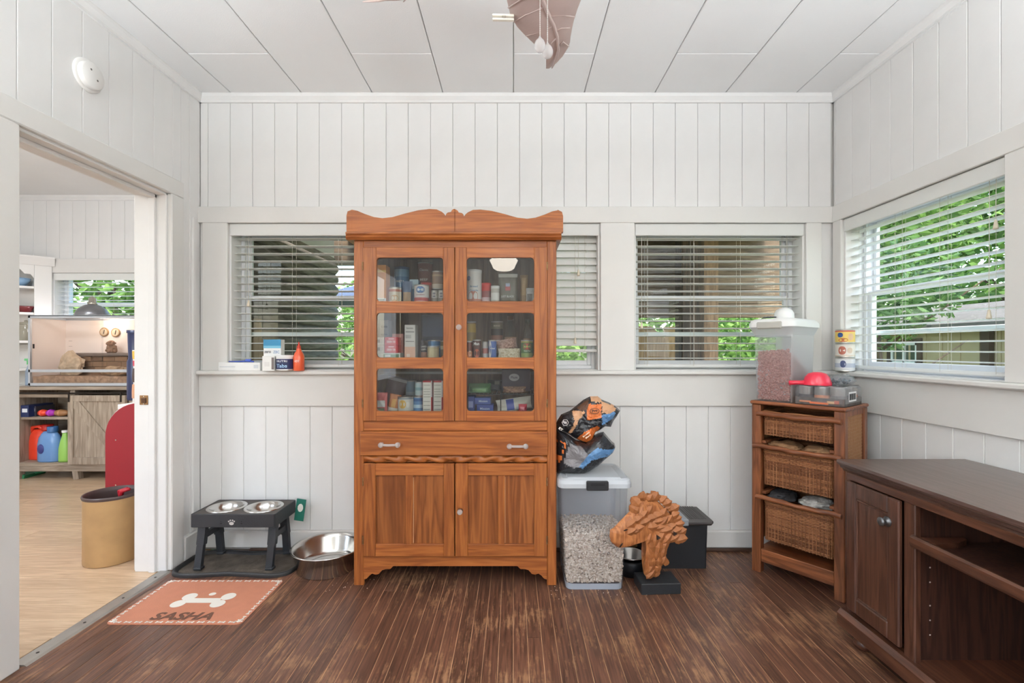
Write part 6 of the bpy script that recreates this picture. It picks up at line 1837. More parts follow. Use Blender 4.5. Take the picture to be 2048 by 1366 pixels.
# pull-out shelf with raised front lip and scooped corners
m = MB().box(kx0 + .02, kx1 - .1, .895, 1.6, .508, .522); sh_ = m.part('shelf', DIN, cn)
m = MB(); m.prism([(kx0 - .012, .505), (kx0 - .016, .512), (kx0 - .016, .538), (kx0 - .01, .545), (kx0 - .004, .545), (kx0 - .002, .538), (kx0 + .012, .536), (kx0 + .012, .505)], .893, 1.61, 'y'); m.part('shelf_lip', DW, sh_)
for ya in (1.6, .895):
    s = -1 if ya > 1 else 1
    MB().prism([(kx0 + .012, ya), (kx0 + .16, ya), (kx0 + .15, ya + s * .02), (kx0 + .1, ya + s * .045), (kx0 + .012, ya + s * .06)] if s > 0 else [(kx0 + .012, ya), (kx0 + .012, ya + s * .06), (kx0 + .1, ya + s * .045), (kx0 + .15, ya + s * .02), (kx0 + .16, ya)], .522, .54, 'z').part('shelf_bracket', DW, sh_)
m = MB()
for zz in (.2, .25, .3, .38, .43): m.lathe([(.003, 0), (0, 0)], (kx0 + .06, 1.6165, zz), 8, 'y')
m.part('shelf_pin_holes', pm((226, 216, 206)), cn)['kind'] = 'stuff'

# ================================================================ CEILING FAN, WALL DISC
FZ = 2.17; fcx, fcy = .073, 1.12
fan = thing('ceiling_fan', 'brown ceiling fan with leaf shaped blades and two pull chains', 'ceiling fan', (fcx, fcy, ZC))
FBR = mat('fan_bronze', (96, 78, 68), .4, .6)
MB().smooth().lathe([(0, 0), (.075, 0), (.07, -.03), (.03, -.06), (.012, -.065)], (0, 0, 0), 24).part('canopy', FBR, fan, False)
MB().smooth().tube([(0, 0, -.05), (0, 0, -.33)], .012, 10).part('downrod', FBR, fan, False)
MB().smooth().lathe([(0, -.30), (.05, -.31), (.105, -.35), (.115, -.42), (.11, -.47), (.075, -.51), (.06, -.52), (0, -.525)], (0, 0, 0), 32).part('motor', FBR, fan, False)
MB().smooth().lathe([(.055, -.52), (.06, -.53), (.06, -.56), (.04, -.575), (0, -.58)], (0, 0, 0), 24).part('switch_housing', FBR, fan, False)
leafpx = [(1013, 0), (1014, 10), (1017, 22), (1021, 40), (1034, 61), (1048, 76), (1067, 94), (1084, 112), (1093, 126), (1094, 136), (1092, 144), (1098, 144), (1113, 133), (1125, 120), (1136, 103), (1140, 92), (1141, 82), (1144, 65), (1148, 48), (1155, 26), (1163, 6), (1164, -10), (1160, -40), (1140, -75), (1110, -100), (1085, -108), (1050, -95), (1024, -60), (1014, -25)]
def fpt(u, v): Z = (FZ - H) * F / (CY - v); return px(u, Z), Z
lp = [fpt(*p) for p in leafpx]
FLEAF = mat('fan_leaf_blade', (204, 184, 178), .5, var=.12, scale=9, bump=.1, bscale=40)
lc = (sum(p[0] for p in lp) / len(lp), sum(p[1] for p in lp) / len(lp))
bl_ = MB()
n = len(lp); rings = 6; vs = []
for sgn in (-1, 1):
    for r in range(rings + 1):
        t = r / rings
        for (x, y) in lp:
            vs.append((lc[0] + (x - lc[0]) * t - fcx, lc[1] + (y - lc[1]) * t - fcy, FZ - ZC + sgn * .005 * (1 - t ** 4) + .012 * (t ** 2)))
fs = []
M0 = (rings + 1) * n
for s_ in (0, 1):
    for r in range(rings):
        for i in range(n):
            j = (i + 1) % n; q = (r * n + i, r * n + j, (r + 1) * n + j, (r + 1) * n + i)
            q = tuple(k + s_ * M0 for k in q); fs.append(q if s_ else q[::-1])
bl_.smooth().add(vs, fs)
# leaf ribs: mid-vein and side veins
vein = [(1078, -90), (1080, -20), (1086, 0), (1097, 25), (1108, 48), (1115, 72), (1117, 98), (1112, 118), (1104, 134)]
def v3(u, v, dz=-.004): x, y = fpt(u, v); return (x - fcx, y - fcy, FZ - ZC + dz)
bl_.tube([v3(*p) for p in vein], [.007, .007, .0065, .006, .0055, .005, .0045, .004, .002], 6)
for a, b, c in (((1100, 30), (1125, 30), (1150, 38)), ((1112, 60), (1122, 56), (1140, 60)), ((1117, 92), (1126, 84), (1138, 97)), ((1090, 10), (1050, 30), (1028, 48)), ((1080, -20), (1040, 0), (1016, 20)), ((1108, 48), (1075, 65), (1052, 76)), ((1115, 72), (1096, 92), (1082, 106))):
    bl_.tube([v3(*a), v3(*b, .0), v3(*c, .006)], [.003, .0026, .0015], 5)
bme = bl_.mesh('blade', FLEAF)
for i in range(5):
    b = child('blade', bme, fan, (0, 0, 0), (0, 0, i * 2 * math.pi / 5))
    MB().box(-.02, .02, .06, .2, FZ - ZC - .002, FZ - ZC + .014, .003).part('blade_arm', FBR, b, False)
CHAIN = mat('pale_chain', (236, 234, 230), .3, .3)
for (u, v, yy) in ((1080, 91, 1.15), (1095, 103, 1.16)):
    xk = px(u, yy) - fcx; zk = pz(v, yy) - ZC; z0 = -.575
    pc_ = MB(); z = zk + .02
    pc_.tube([(xk, yy - fcy, zk + .015), (xk, yy - fcy, z0)], .0006, 4)
    while z < z0:
        pc_.lathe([(0, -.0018), (.0018, 0), (0, .0018)], (xk, yy - fcy, z), 6); z += .0052
    po_ = pc_.part('pull_chain', CHAIN, fan, False)
    fb_ = MB(); prof = [(0, -.0165), (.007, -.015), (.0125, -.008), (.0138, 0), (.0115, .009), (.006, .0155), (.0035, .018), (.003, .021), (0, .021)]
    fb_.smooth().lathe(prof, (xk, yy - fcy, zk), 14).part('glass_fob', CLEARK, po_, False)
cp_ = thing('clothespin', 'white clothespin clipped to the edge of the fan blade', 'clothespin', (fpt(1008, 35)[0], fpt(1008, 35)[1], FZ - .012), R(2))
for dz in (.0, .022):
    MB().box(-.035, .03, -.005, .005, .002 + dz * .55, .0085 + dz * .55, .0015).part('prong', mat('ivory_plastic', (240, 234, 220), .5), cp_, False)
MB().smooth().lathe([(.005, -.006), (.005, .006)], (.0, 0, .011), 10, 'y').part('spring', STEEL, cp_, False)
# round cover on the left wall
wd = thing('wall_cover_plate', 'round white cover plate high on the left wall', 'cover plate', (XL, 2.035, 2.35))
MB().smooth().lathe([(.069, .0), (.069, .006), (.062, .009), (.054, .009)], (0, 0, 0), 32, 'x').part('back_ring', SHELFW, wd, False)
MB().smooth().lathe([(.056, .004), (.056, .026), (.052, .03), (0, .03)], (0, 0, 0), 32, 'x').part('cap', SHELFW, wd, False)
for dy in (-.013, .018): MB().lathe([(.0045, .0305), (0, .0305)], (0, dy, .02 if dy < 0 else -.012), 10, 'x').part('screw_hole', mat('grey_hole', (110, 108, 104), .6), wd, False)

# ================================================================ KITCHEN THINGS BEYOND THE DOORWAY
GW = wood('greyed_oak', (138, 122, 106), (176, 160, 142), 'x', 1.2, .6, .06, 12, (.2, .8), .15)
GWZ = wood('greyed_oak_upright', (138, 122, 106), (178, 162, 144), 'z', 1.2, .6, .06, 12, (.2, .8), .15)
DKM = mat('dark_metal', (52, 46, 42), .45, .7)
SZ = 4.25
sx0, sx1 = px(28, SZ), px(268, SZ)
zs = lambda y: pz(y, SZ)
tv = thing('barn_door_stand', 'grey oak stand with sliding barn door under the terrarium', 'cabinet', ((sx0 + sx1) / 2, SZ + .2, 0))
MB().box(sx0 - .02, sx1 + .02, SZ - .015, SZ + .4, zs(780), zs(773), .003).part('top', GW, tv)
for xa, xb in ((sx0, px(37, SZ)), (px(140, SZ), px(150, SZ)), (px(257, SZ), sx1)):
    MB().box(xa, xb, SZ, SZ + .38, zs(932), zs(780), .002).part('upright', GWZ, tv)
MB().box(sx0, sx1, SZ - .005, SZ + .38, zs(932), zs(925), .002).part('bottom_shelf', GW, tv)
MB().box(sx0, sx1, SZ, SZ + .03, zs(943), zs(932), .002).part('apron', GW, tv)
MB().box(px(37, SZ), px(140, SZ), SZ + .02, SZ + .37, zs(840), zs(835), .002).part('shelf', GW, tv)
MB().box(sx0, sx1, SZ + .37, SZ + .385, zs(932), zs(780)).part('back', GW, tv)
MB().box(px(37, SZ), px(140, SZ), SZ + .005, SZ + .02, zs(795), zs(789)).part('top_rail', GW, tv)
for xa in (28, 143, 258):
    s_ = -.02 if xa < 100 else .02 if xa > 200 else .0
    for yy in (SZ + .01, SZ + .32):
        MB().bar((px(xa + 5, SZ), yy + .02, zs(940)), (px(xa + 8, SZ) + s_, yy + .02, 0.0), .05).part('leg', GWZ, tv)
MB().tube([(px(35, SZ), SZ - .03, zs(786)), (px(266, SZ), SZ - .03, zs(786))], .008, 8).part('track', DKM, tv)
bd = MB().box(px(143, SZ), px(257, SZ), SZ - .025, SZ - .008, zs(927), zs(790), .002)
bdo = bd.part('sliding_door', GWZ, tv)
def dz(a, b, c, d_, nm='batten'): return MB().box(px(a, SZ), px(b, SZ), SZ - .038, SZ - .024, zs(d_), zs(c), .002).part(nm, GWZ, bdo)
dz(143, 153.5, 790, 927); dz(246, 257, 790, 927); dz(153.5, 246, 790, 802); dz(153.5, 246, 913, 927)
m = MB(); m.prism([(px(154, SZ), zs(802)), (px(165, SZ), zs(802)), (px(246, SZ), zs(900)), (px(246, SZ), zs(913)), (px(235, SZ), zs(913)), (px(154, SZ), zs(815))], SZ - .036, SZ - .0245, 'y'); m.part('diagonal_brace', GWZ, bdo)
for xa in (146, 249):
    MB().box(px(xa - 1.5, SZ), px(xa + 1.5, SZ), SZ - .044, SZ - .037, zs(803), zs(784), .001).part('hanger', DKM, bdo)
# things in the stand
bz = zs(925) + .001
def jug(label, x0, x1, yc, h, col, capc, name='detergent_jug', handle=True, capx=.55):
    w_ = x1 - x0; xc = (x0 + x1) / 2
    o = thing(name, label, 'bottle', (xc, yc, bz))
    b = MB().smooth()
    P_ = [(0, 0), (.47, 0), (.5, .04), (.5, .5), (.45, .68), (.34, .8), (.25, .86), (0, .86)]
    b.lathe([(r * w_, z * h) for r, z in P_], (0, 0, 0), 24, 'z', 1, .55)
    b.part('jug_body', mat('jug_%d_%d_%d' % col, col, .3, coat=.3), o, False)
    c = MB().smooth(); cxo = (capx - .5) * w_
    c.lathe([(.19 * w_, .84 * h), (.19 * w_, .99 * h), (.16 * w_, h), (0, h)], (cxo, 0, 0), 18); c.part('cap', mat('cap_%d_%d_%d' % capc, capc, .35), o, False)
    if handle:
        MB().smooth().tube([(-.3 * w_, -.02, .72 * h), (-.2 * w_, -.03, .93 * h), (.05 * w_, -.03, .95 * h), (.25 * w_, -.02, .82 * h)], [.014, .016, .016, .014], 8).part('handle', mat('jug_%d_%d_%d' % col, col, .3), o, False)
    return o
j = jug('orange red detergent jug on the lower shelf of the stand', px(43, 4.33), px(94, 4.33), 4.395, .32, (238, 70, 44), (200, 44, 34), capx=.75)
j = jug('blue detergent bottle with round handle hole on the lower shelf', px(84, 4.33), px(129, 4.33), 4.30, .315, (106, 150, 204), (56, 104, 158), handle=False, capx=.62)
MB().smooth().lathe([(0, -.064), (.026, -.062), (.031, -.056), (.026, -.045)], (-.03, 0, .12), 20, 'y', 1, 1.4).part('handle_hole', mat('deep_blue', (58, 62, 130), .4), j, False)
gb = thing('spray_bottle', 'lime green cleaner bottle on the lower shelf of the stand', 'bottle', (px(133, 4.30), 4.285, bz))
MB().smooth().lathe([(0, 0), (.05, 0), (.052, .02), (.05, .12), (.036, .19), (.022, .24), (.02, .27), (0, .27)], (0, 0, 0), 20, 'z', 1, .7).part('bottle_body', mat('lime_plastic', (154, 204, 96), .35), gb, False)
MB().smooth().lathe([(.023, .262), (.023, .282), (0, .284)], (0, 0, 0), 16).part('cap', SHELFW, gb, False)
s2 = zs(835) + .001
carton('navy box with a white label on the upper shelf of the stand', px(38, 4.3), px(64, 4.3), 4.27, 4.5, s2, s2 + .105, (34, 48, 92), [(.5, .9, .4, .72, (226, 230, 236)), (.05, .3, .6, .9, (110, 130, 180))], name='cleaner_box', cat='box')
carton('grey black box beside the navy box in the stand', px(65, 4.34), px(76, 4.34), 4.32, 4.5, s2, s2 + .09, (62, 60, 70), [(.1, .9, .5, .8, (120, 118, 126))], name='cleaner_box', cat='box')
for i, (a, b, c, lb) in enumerate(((74, 92, (236, 74, 46), 'orange red toy part lying on the upper shelf'), (90, 108, (178, 50, 180), 'purple spray toy lying on the upper shelf'), (106, 134, (168, 120, 78), 'tan brush lying on the upper shelf of the stand'))):
    o = thing('toy_piece' if i < 2 else 'hand_brush', lb, 'toy' if i < 2 else 'brush', ((px(a, 4.3) + px(b, 4.3)) / 2, 4.32, s2))
    w_ = px(b, 4.3) - px(a, 4.3)
    MB().smooth().lathe([(0, -w_ / 2), (.024, -w_ * .42), (.031, -w_ * .1), (.027, w_ * .25), (.012, w_ * .45), (0, w_ / 2)], (0, 0, .031), 16, 'x').part('shell', mat('toy_%d' % i, c, .4), o, False)
    MB().smooth().lathe([(.0315, -.006), (.0325, 0), (.0315, .006)], (-w_ * .08, 0, .031), 16, 'x').part('seam_ring', mat('toyring_%d' % i, tuple(min(255, q + 30) for q in c), .4), o, False)
o = thing('dustpan', 'green dustpan lying under the grey oak stand', 'dustpan', (px(50, 4.35), 4.38, 0))
MB().prism([(-.09, .0), (.06, .0), (.07, .03), (.0, .05), (-.09, .07)], -.1, .1, 'y').part('pan', mat('green_plastic', (44, 128, 84), .5), o, False)
MB().tube([(.05, 0, .025), (.17, 0, .05)], .01, 8).part('handle', mat('green_plastic', (44, 128, 84), .5), o, False)

# terrarium
AL = mat('pale_aluminium', (200, 204, 210), .35, .5)
tz0, tz1 = zs(773) + .004, pz(630, 4.25)
tx0, tx1, ty0, ty1 = px(56, 4.26), -3.36, 4.26, 4.62
te = thing('terrarium', 'glass terrarium with aluminium frame standing on the oak stand', 'terrarium', ((tx0 + tx1) / 2, (ty0 + ty1) / 2, tz0))
fr = MB(); t = .018
for (a, b) in ((tx0, ty0), (tx1 - t, ty0)): fr.box(a, a + t, b, b + t, tz0, tz1)
for z in (tz0, tz1 - .028, pz(742, 4.26) - .012):
    fr.box(tx0, tx1, ty0, ty0 + t, z, z + .026, .002)
for z in (tz0, tz1 - .028):
    fr.box(tx0, tx1, ty1 - t, ty1, z, z + .026, .002)
    fr.box(tx0, tx0 + t, ty0, ty1, z, z + .026, .002); fr.box(tx1 - t, tx1, ty0, ty1, z, z + .026, .002)
fr.part('frame', AL, te)
zm = pz(742, 4.26)
MB().box(tx0 + .002, tx1 - .002, ty1 - .012, ty1 - .006, tz0, tz1).part('back_panel', mat('cream_liner', (242, 226, 216), .7), te)
MB().box(tx0 + .004, tx0 + .01, ty0 + t, ty1 - .012, tz0, tz1).part('side_panel', mat('cream_liner', (242, 226, 216), .7), te)
MB().box(tx1 - .01, tx1 - .004, ty0 + t, ty1 - t, tz0, tz1).part('side_panel', mat('cream_liner', (242, 226, 216), .7), te)
MB().box(tx0 + .004, tx1 - .004, ty0 + .02, ty1 - .01, tz0, tz0 + .01).part('floor_panel', mat('cream_liner', (242, 226, 216), .7), te)
for (z, w_) in ((tz1 - .012, .012),):
    MB().box(tx0, tx1, ty0, ty0 + .05, z, tz1, .002).box(tx0, tx1, ty1 - .05, ty1, z, tz1, .002).box(-3.86, -3.78, ty0 + .05, ty1 - .05, z, tz1, .002).part('lid_frame', AL, te)
sandm = mat('sand_and_bark', (176, 142, 116), .95, var=.45, scale=30, bump=.6, bscale=60)
sub = MB().grid(30, 8, lambda u, v: (tx0 + .022 + u * (tx1 - tx0 - .044), ty0 + .024 + v * (ty1 - ty0 - .044), tz0 + .012 + (.075 + .012 * noise.noise(Vector((u * 9, v * 4, 2)))) * (1 if v > .01 else 1)))
sub.smooth()
sub.grid(30, 2, lambda u, v: (tx0 + .022 + u * (tx1 - tx0 - .044), ty0 + .024, tz0 + .012 + v * (.075 + .012 * noise.noise(Vector((u * 9, 0, 2))))))
sub.part('substrate', sandm, te)['kind'] = 'stuff'
GLT = glass('terrarium_glass', (250, 250, 250), 0, .02, 1.45, refl=.6)
MB().box(tx0 + t, tx1 - t, ty0 + .005, ty0 + .009, tz0 + .026, zm - .012).part('lower_pane', GLT, te)
xm = px(203, 4.26)
MB().box(tx0 + t, xm + .01, ty0 + .004, ty0 + .008, zm + .014, tz1 - .028).part('sliding_pane', GLT, te)
MB().box(xm - .01, tx1 - t, ty0 + .011, ty0 + .015, zm + .014, tz1 - .028).part('sliding_pane', GLT, te)
MB().box(px(63, 4.25), px(66, 4.25), ty0 + .0, ty0 + .004, pz(697, 4.25), pz(688, 4.25)).part('pull_tab', DKM, te)
for (u, v) in ((208, 664), (231, 665)):
    zz = pz(v, 4.6)
    g_ = MB().smooth().lathe([(.042, 0), (.044, -.008), (.038, -.014), (.036, -.01), (0, -.01)], (px(u, 4.6), ty1 - .012, zz), 24, 'y').part('gauge', mat('brass_gauge', (176, 140, 100), .4, .4), te)
    MB().lathe([(.034, -.0115), (0, -.0115)], (px(u, 4.6), ty1 - .012, zz), 20, 'y').part('dial', mat('gauge_dial', (206, 186, 160), .5), g_)
    MB().bar((px(u, 4.6), ty1 - .026, zz - .02), (px(u, 4.6) + .008, ty1 - .026, zz + .022), .004).part('needle', DKM, g_)
vts = MB()
for i in range(5):
    for k_ in range(4):
        vts.box(px(90 + k_ * 16, 4.61), px(97 + k_ * 16, 4.61), ty1 - .0145, ty1 - .0115, pz(682 + i * 10.6, 4.61) - .002, pz(682 + i * 10.6, 4.61) + .002)
vts.part('vent_slots', mat('slot_grey', (190, 172, 164), .8), te)['kind'] = 'stuff'
def rock(name, label, cat, c, r, col, seed, amp=.35, flat=True):
    o = thing(name, label, cat, (c[0], c[1], c[2]))
    b = MB()
    def f(u, v):
        a, p = 2 * math.pi * u, math.pi * (v - .5); d = Vector((math.cos(a) * math.cos(p), math.sin(a) * math.cos(p), math.sin(p)))
        k_ = 1 + amp * noise.noise(d * 1.6 + Vector((seed, 0, 0))) + amp * .5 * noise.noise(d * 4 + Vector((seed, 2, 0)))
        return (d.x * r[0] * k_, d.y * r[1] * k_, max(0, r[2] * .85 + d.z * r[2] * k_))
    b.grid(22, 14, f, wrap_u=True)
    b.part('stone', mat('rock_%d' % seed, col, .9, var=.35, scale=18, bump=.5, bscale=40), o, False)
    return o
zg = tz0 + .085
rock('boulder', 'pale tan boulder in front of the brick ledge in the terrarium', 'rock', (px(146, 4.4), 4.38, zg), (.1, .06, .115), (206, 180, 152), 1)
rock('boulder', 'flat tan stone on the right in the terrarium', 'rock', (px(240, 4.4), 4.36, zg), (.12, .06, .05), (196, 162, 128), 2)
lg = thing('rock_ledge', 'brown brick ledge built inside the terrarium', 'rock ledge', (px(212, 4.5), 4.5, zg - .02))
rg = random.Random(6); zz = zg - .02
for r_ in range(4):
    xx = px(160, 4.5) + (r_ % 2) * .04
    while xx < -3.42:
        w_ = rg.uniform(.1, .16); w_ = min(w_, -3.40 - xx)
        if w_ > .03:
            MB().box(xx, xx + w_ - .004, 4.45 + rg.uniform(0, .012), 4.56, zz, zz + .048, .004).part('brick', mat('ledge_brick_%d' % (rg.randrange(3)), ((120, 92, 70), (150, 116, 88), (98, 78, 62))[rg.randrange(3)], .9, var=.2, scale=20), lg)
        xx += w_
    zz += .05
MB().box(px(151, 4.5), -3.39, 4.43, 4.58, zz, zz + .03, .006).part('slab', mat('grey_slate', (128, 112, 102), .9, var=.2, scale=14), lg)
rock('boulder', 'small brown stone on top of the slate slab', 'rock', (px(223, 4.5), 4.5, zz + .03), (.05, .04, .04), (150, 116, 92), 3)
rock('boulder', 'smallest brown stone topping the little cairn', 'rock', (px(222, 4.5), 4.5, zz + .098), (.035, .03, .026), (160, 124, 100), 4)
# heat lamp on the lid
hl = thing('heat_lamp', 'grey metal dome heat lamp standing on the terrarium lid', 'lamp', (px(185, 4.42), 4.42, tz1 + .001))
MB().smooth().lathe([(.128, 0), (.13, .004), (.122, .035), (.1, .07), (.065, .097), (.034, .108), (.034, .112)], (0, 0, 0), 32).part('dome', mat('gunmetal_dome', (138, 138, 142), .3, .8), hl, False)
MB().smooth().lathe([(.036, .11), (.038, .118), (.036, .128), (.03, .13), (.03, .165), (.018, .176), (.008, .185), (0, .187)], (0, 0, 0), 20).part('socket', mat('polished_socket', (196, 190, 178), .2, .9), hl, False)
# its light falls through the lid mesh opening
ld = bpy.data.lights.new('heat_lamp_light', 'POINT'); ld.energy = 2.6; ld.color = (1, .84, .7); ld.shadow_soft_size = .04
lo_ = bpy.data.objects.new('heat_lamp_light', ld); COL.objects.link(lo_); lo_.parent = hl; lo_.location = (0.05, .06, -.035)
ld = bpy.data.lights.new('terrarium_left_light', 'POINT'); ld.energy = 1.6; ld.color = (.86, .86, 1); ld.shadow_soft_size = .04  # second small cool light inside the terrarium, without a lamp body
lo_ = bpy.data.objects.new('terrarium_left_light', ld); COL.objects.link(lo_); lo_.parent = te; lo_.location = (px(90, 4.45) - te.location.x, .03, tz1 - tz0 - .05)

# built-in corner shelf with dishes
A_ = (px(106, 4.70), 4.69)
cs_ = thing('corner_shelf', 'white built-in corner shelf with open shelves of dishes', 'shelf', (A_[0], A_[1], 0), R(225))
zc_ = lambda y, Z=4.55: pz(y, Z)
MB().box(0, .125, -.02, 0, .0, 2.0, .003).part('stile', SHELFW, cs_, False)
MB().box(.47, .56, -.02, 0, .0, 2.0, .003).part('stile', SHELFW, cs_, False)
MB().prism([(-.02, 1.99), (.012, 1.99), (.03, 2.03), (.045, 2.06), (.045, 2.075), (-.02, 2.075)], -.02, .58, 'x').part('crown', SHELFW, cs_, False)
arch = [(.125, 2.0), (.125, 1.86), (.15, 1.9), (.19, 1.9), (.22, 1.94), (.26, 1.965), (.34, 1.965), (.38, 1.94), (.41, 1.9), (.45, 1.9), (.47, 1.86), (.47, 2.0)]
m = MB()
for a, b in zip(arch[1:], arch[2:-1]):
    m.add([(a[0], 0, a[1]), (b[0], 0, b[1]), (b[0], 0, 2.0), (a[0], 0, 2.0), (a[0], -.02, a[1]), (b[0], -.02, b[1]), (b[0], -.02, 2.0), (a[0], -.02, 2.0)], [(3, 2, 1, 0), (4, 5, 6, 7), (0, 1, 5, 4)])
m.part('arch', SHELFW, cs_, False)
for z in (zc_(571), zc_(624), zc_(681), zc_(737), .82):
    MB().prism([(.02, -.02), (.54, -.02), (.28, -.27)], z - .022, z, 'z').part('shelf', SHELFW, cs_, False)
for a, b in (((.0, -.02), (.28, -.29)), ((.56, -.02), (.28, -.29))):
    MB().bar((a[0], a[1] - .0, 1.0), (b[0], b[1], 1.0), .008, 2.0).part('back', SHELFW, cs_, False)
MB().box(.125, .47, -.02, -.002, .1, .8, .003).part('lower_door', SHELFW, cs_, False)
csm = frame_m((A_[0], A_[1], 0), R(225))
def on_shelf(x, y, z): return tuple(csm @ Vector((x, y, z)))
bw = thing('blue_bowl', 'pale blue casserole bowl on the top corner shelf', 'bowl', on_shelf(.235, -.09, zc_(571) + .001))
MB().smooth().lathe([(0, 0), (.05, 0), (.085, .05), (.09, .075), (.084, .075), (.06, .02), (0, .015)], (0, 0, 0), 24).part('bowl', mat('blue_glaze', (146, 182, 214), .25), bw, False)
for s_ in (-1, 1): MB().box(s_ * .085 - .012, s_ * .085 + .012, -.025, .025, .066, .075, .003).part('handle', mat('blue_glaze', (146, 182, 214), .25), bw, False)
lump2 = rock('wicker_hen', 'brown basket dish behind the blue bowl on top shelf', 'basket', on_shelf(.29, -.15, zc_(571) + .001), (.08, .05, .07), (112, 90, 72), 12)
rd = thing('red_dish', 'dark red casserole dish on the second corner shelf', 'dish', on_shelf(.19, -.075, zc_(624) + .001))
MB().smooth().lathe([(0, 0), (.055, 0), (.075, .045), (.08, .06), (.074, .06), (.055, .012), (0, .01)], (0, 0, 0), 24, 'z', 1, .8).part('dish', mat('dark_red_glaze', (116, 44, 50), .2, coat=.5), rd, False)
for s_ in (-1, 1): MB().box(s_ * .08 - .014, s_ * .08 + .014, -.02, .02, .048, .058, .003).part('handle', mat('dark_red_glaze', (116, 44, 50), .2), rd, False)
rd = thing('red_dish', 'small brown red jar at the back of second shelf', 'jar', on_shelf(.3, -.09, zc_(624) + .001))
MB().smooth().lathe([(0, 0), (.03, 0), (.042, .05), (.035, .1), (.02, .12), (0, .122)], (0, 0, 0), 20).part('jar_body', mat('brown_glaze', (110, 62, 56), .3), rd, False)
MB().smooth().lathe([(.024, .116), (.024, .128), (0, .132)], (0, 0, 0), 16).part('lid', mat('dark_red_glaze', (116, 44, 50), .2), rd, False)
gj = thing('glass_jar', 'clear glass canister on the third corner shelf', 'jar', on_shelf(.18, -.08, zc_(681) + .001))
MB().smooth().lathe([(0, 0), (.055, 0), (.058, .01), (.058, .13), (.05, .15), (.05, .16)], (0, 0, 0), 24).part('jar_body', JAR, gj, False)
MB().smooth().lathe([(.052, .155), (.052, .175), (.015, .182), (.015, .195), (0, .2)], (0, 0, 0), 20).part('lid', JAR, gj, False)
sp_ = thing('spray_bottle', 'clear spray bottle with green trigger beside the terrarium', 'bottle', (px(47, 4.27), 4.33, zs(773) + .004))
MB().smooth().lathe([(0, 0), (.032, 0), (.034, .01), (.034, .13), (.02, .17), (.012, .2)], (0, 0, 0), 20).part('bottle_body', glass('blue_tint_bottle', (220, 232, 246), .3, .05, 1.45, (206, 220, 240)), sp_, False)
MB().box(-.014, .014, -.012, .012, .2, .235, .004).box(-.05, .0, -.009, .009, .225, .245, .003).box(-.03, -.02, -.006, .006, .19, .226, .002).part('trigger', mat('mint_green', (120, 206, 140), .4), sp_, False)
# red board, crock
RB = mat('red_board_paint', (150, 12, 32), .45, var=.05, scale=6)
rx0 = px(214, 2.9)
rb = thing('red_board', 'tall red panel with rounded top corner behind the crock', 'panel', (rx0 + .24, 2.9, 0))
zt = pz(806, 2.9); rr_ = .2
pts = [(rx0, 0), (rx0 + .46, 0), (rx0 + .46, zt)] + [(rx0 + .2 - rr_ * math.sin(R(90 * k / 10)) , zt - .0 - rr_ + rr_ * math.cos(R(90 * k / 10))) for k in range(11)]
m = MB(); m.prism(pts[::1], 2.888, 2.906, 'y'); m.part('board', RB, rb)
m = MB(); edge = [(rx0 + .46, 2.897, zt + .001)] + [(p[0] - .001, 2.897, p[1] + .001) for p in pts[3:]] + [(rx0 - .001, 2.897, .3)]
m.smooth().tube(edge, .0045, 6); m.part('edge_band', mat('white_edge', (236, 226, 224), .5), rb)
for (u, v) in ((232, 880), (232, 970)): MB().lathe([(.004, -.0125), (0, -.0125)], (px(u, 2.89), 2.9, pz(v, 2.89)), 8, 'y').part('screw', STEEL, rb)
ck = thing('crock', 'tan enamel bin with dark rim standing just inside the doorway', 'bin', (-2.25, 2.66, 0))
MB().smooth().lathe([(0, .002), (.125, 0), (.13, .006), (.13, .36), (.134, .366), (.132, .372), (.126, .37), (.124, .05), (0, .045)], (0, 0, 0), 36).part('barrel', mat('tan_enamel', (196, 160, 112), .5, var=.12, scale=10), ck, False)
MB().smooth().lathe([(.1325, .355), (.136, .366), (.133, .374), (.126, .372), (.1235, .35), (.1235, .1)], (0, 0, 0), 36).part('rim', mat('dark_rim', (78, 62, 60), .4), ck, False)
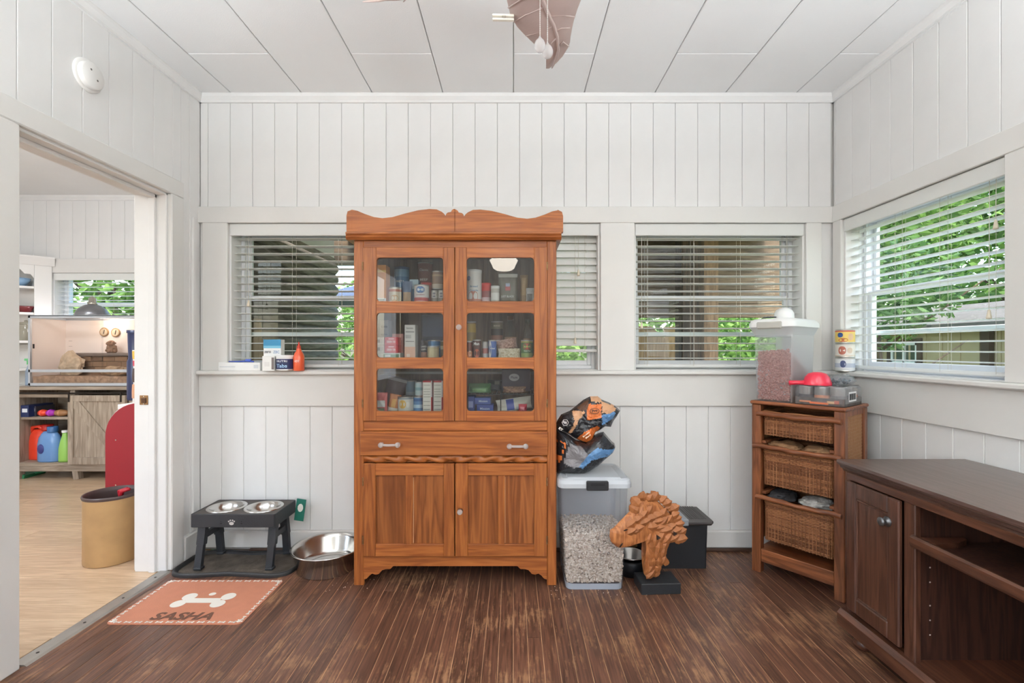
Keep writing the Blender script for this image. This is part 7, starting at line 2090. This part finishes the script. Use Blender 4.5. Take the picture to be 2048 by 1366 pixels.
RP = mat('red_handle_plastic', (190, 34, 48), .4)
for i, (dx, dy, ax, lb) in enumerate(((-.02, .02, .12, 'left red handled tool standing in the tan bin'), (.05, .03, -.08, 'right red handled tool standing in the tan bin'))):
    o = thing('garden_tool', lb, 'tool', (-2.25 + dx, 2.66 + dy, .05))
    MB().bar((0, 0, 0), (ax * .3, 0, .25), .012).part('shaft', STEEL, o, False)
    MB().smooth().tube([(ax * .3, 0, .24), (ax * .45, 0, .32), (ax * .45 + .05, -.01, .335)], [.011, .012, .009], 8).part('handle', RP, o, False)
# cart behind the red board with a bag of treats on it
ct_ = thing('kitchen_cart', 'white kitchen cart hidden behind the red panel', 'cart', (-2.22, 3.13, 0))
MB().box(-2.46, -2.02, 2.94, 3.32, .80, .83, .003).part('top', SHELFW, ct_)
for xx in (-2.44, -2.05):
    for yy in (2.96, 3.28): MB().box(xx, xx + .03, yy, yy + .03, 0, .8).part('leg', SHELFW, ct_)
MB().box(-2.44, -2.04, 2.96, 3.3, .3, .32).part('lower_shelf', SHELFW, ct_)
pouch('dog treat bag with yellow label at the doorway edge', px(262, 2.99), px(262, 2.99) + .26, 3.0, .831, pz(700, 3.0), .08, (232, 226, 220), [(0, .5, .83, .98, (226, 176, 66)), (0.02, .2, .7, .8, (190, 60, 80)), (.0, .4, .4, .66, (70, 50, 46)), (.02, .3, .1, .36, (206, 150, 110))], [('XL', .12, .9, .018, .03, (70, 50, 30))], name='treat_bag', cat='bag', seed=30)
nv = thing('navy_bottle', 'dark navy bottle behind the treat bag at the doorway edge', 'bottle', (px(259, 3.2) + .055, 3.2, .831))
MB().smooth().lathe([(0, 0), (.055, 0), (.058, .01), (.058, .26), (.05, .28), (.055, .45), (.058, .46), (.05, .465), (0, .465)], (0, 0, 0), 24).part('bottle_body', mat('navy_plastic', (40, 48, 84), .3), nv, False)
MB().smooth().lathe([(.06, .45), (.06, .47), (0, .472)], (0, 0, 0), 20).part('lid', mat('navy_plastic', (40, 48, 84), .3), nv, False)
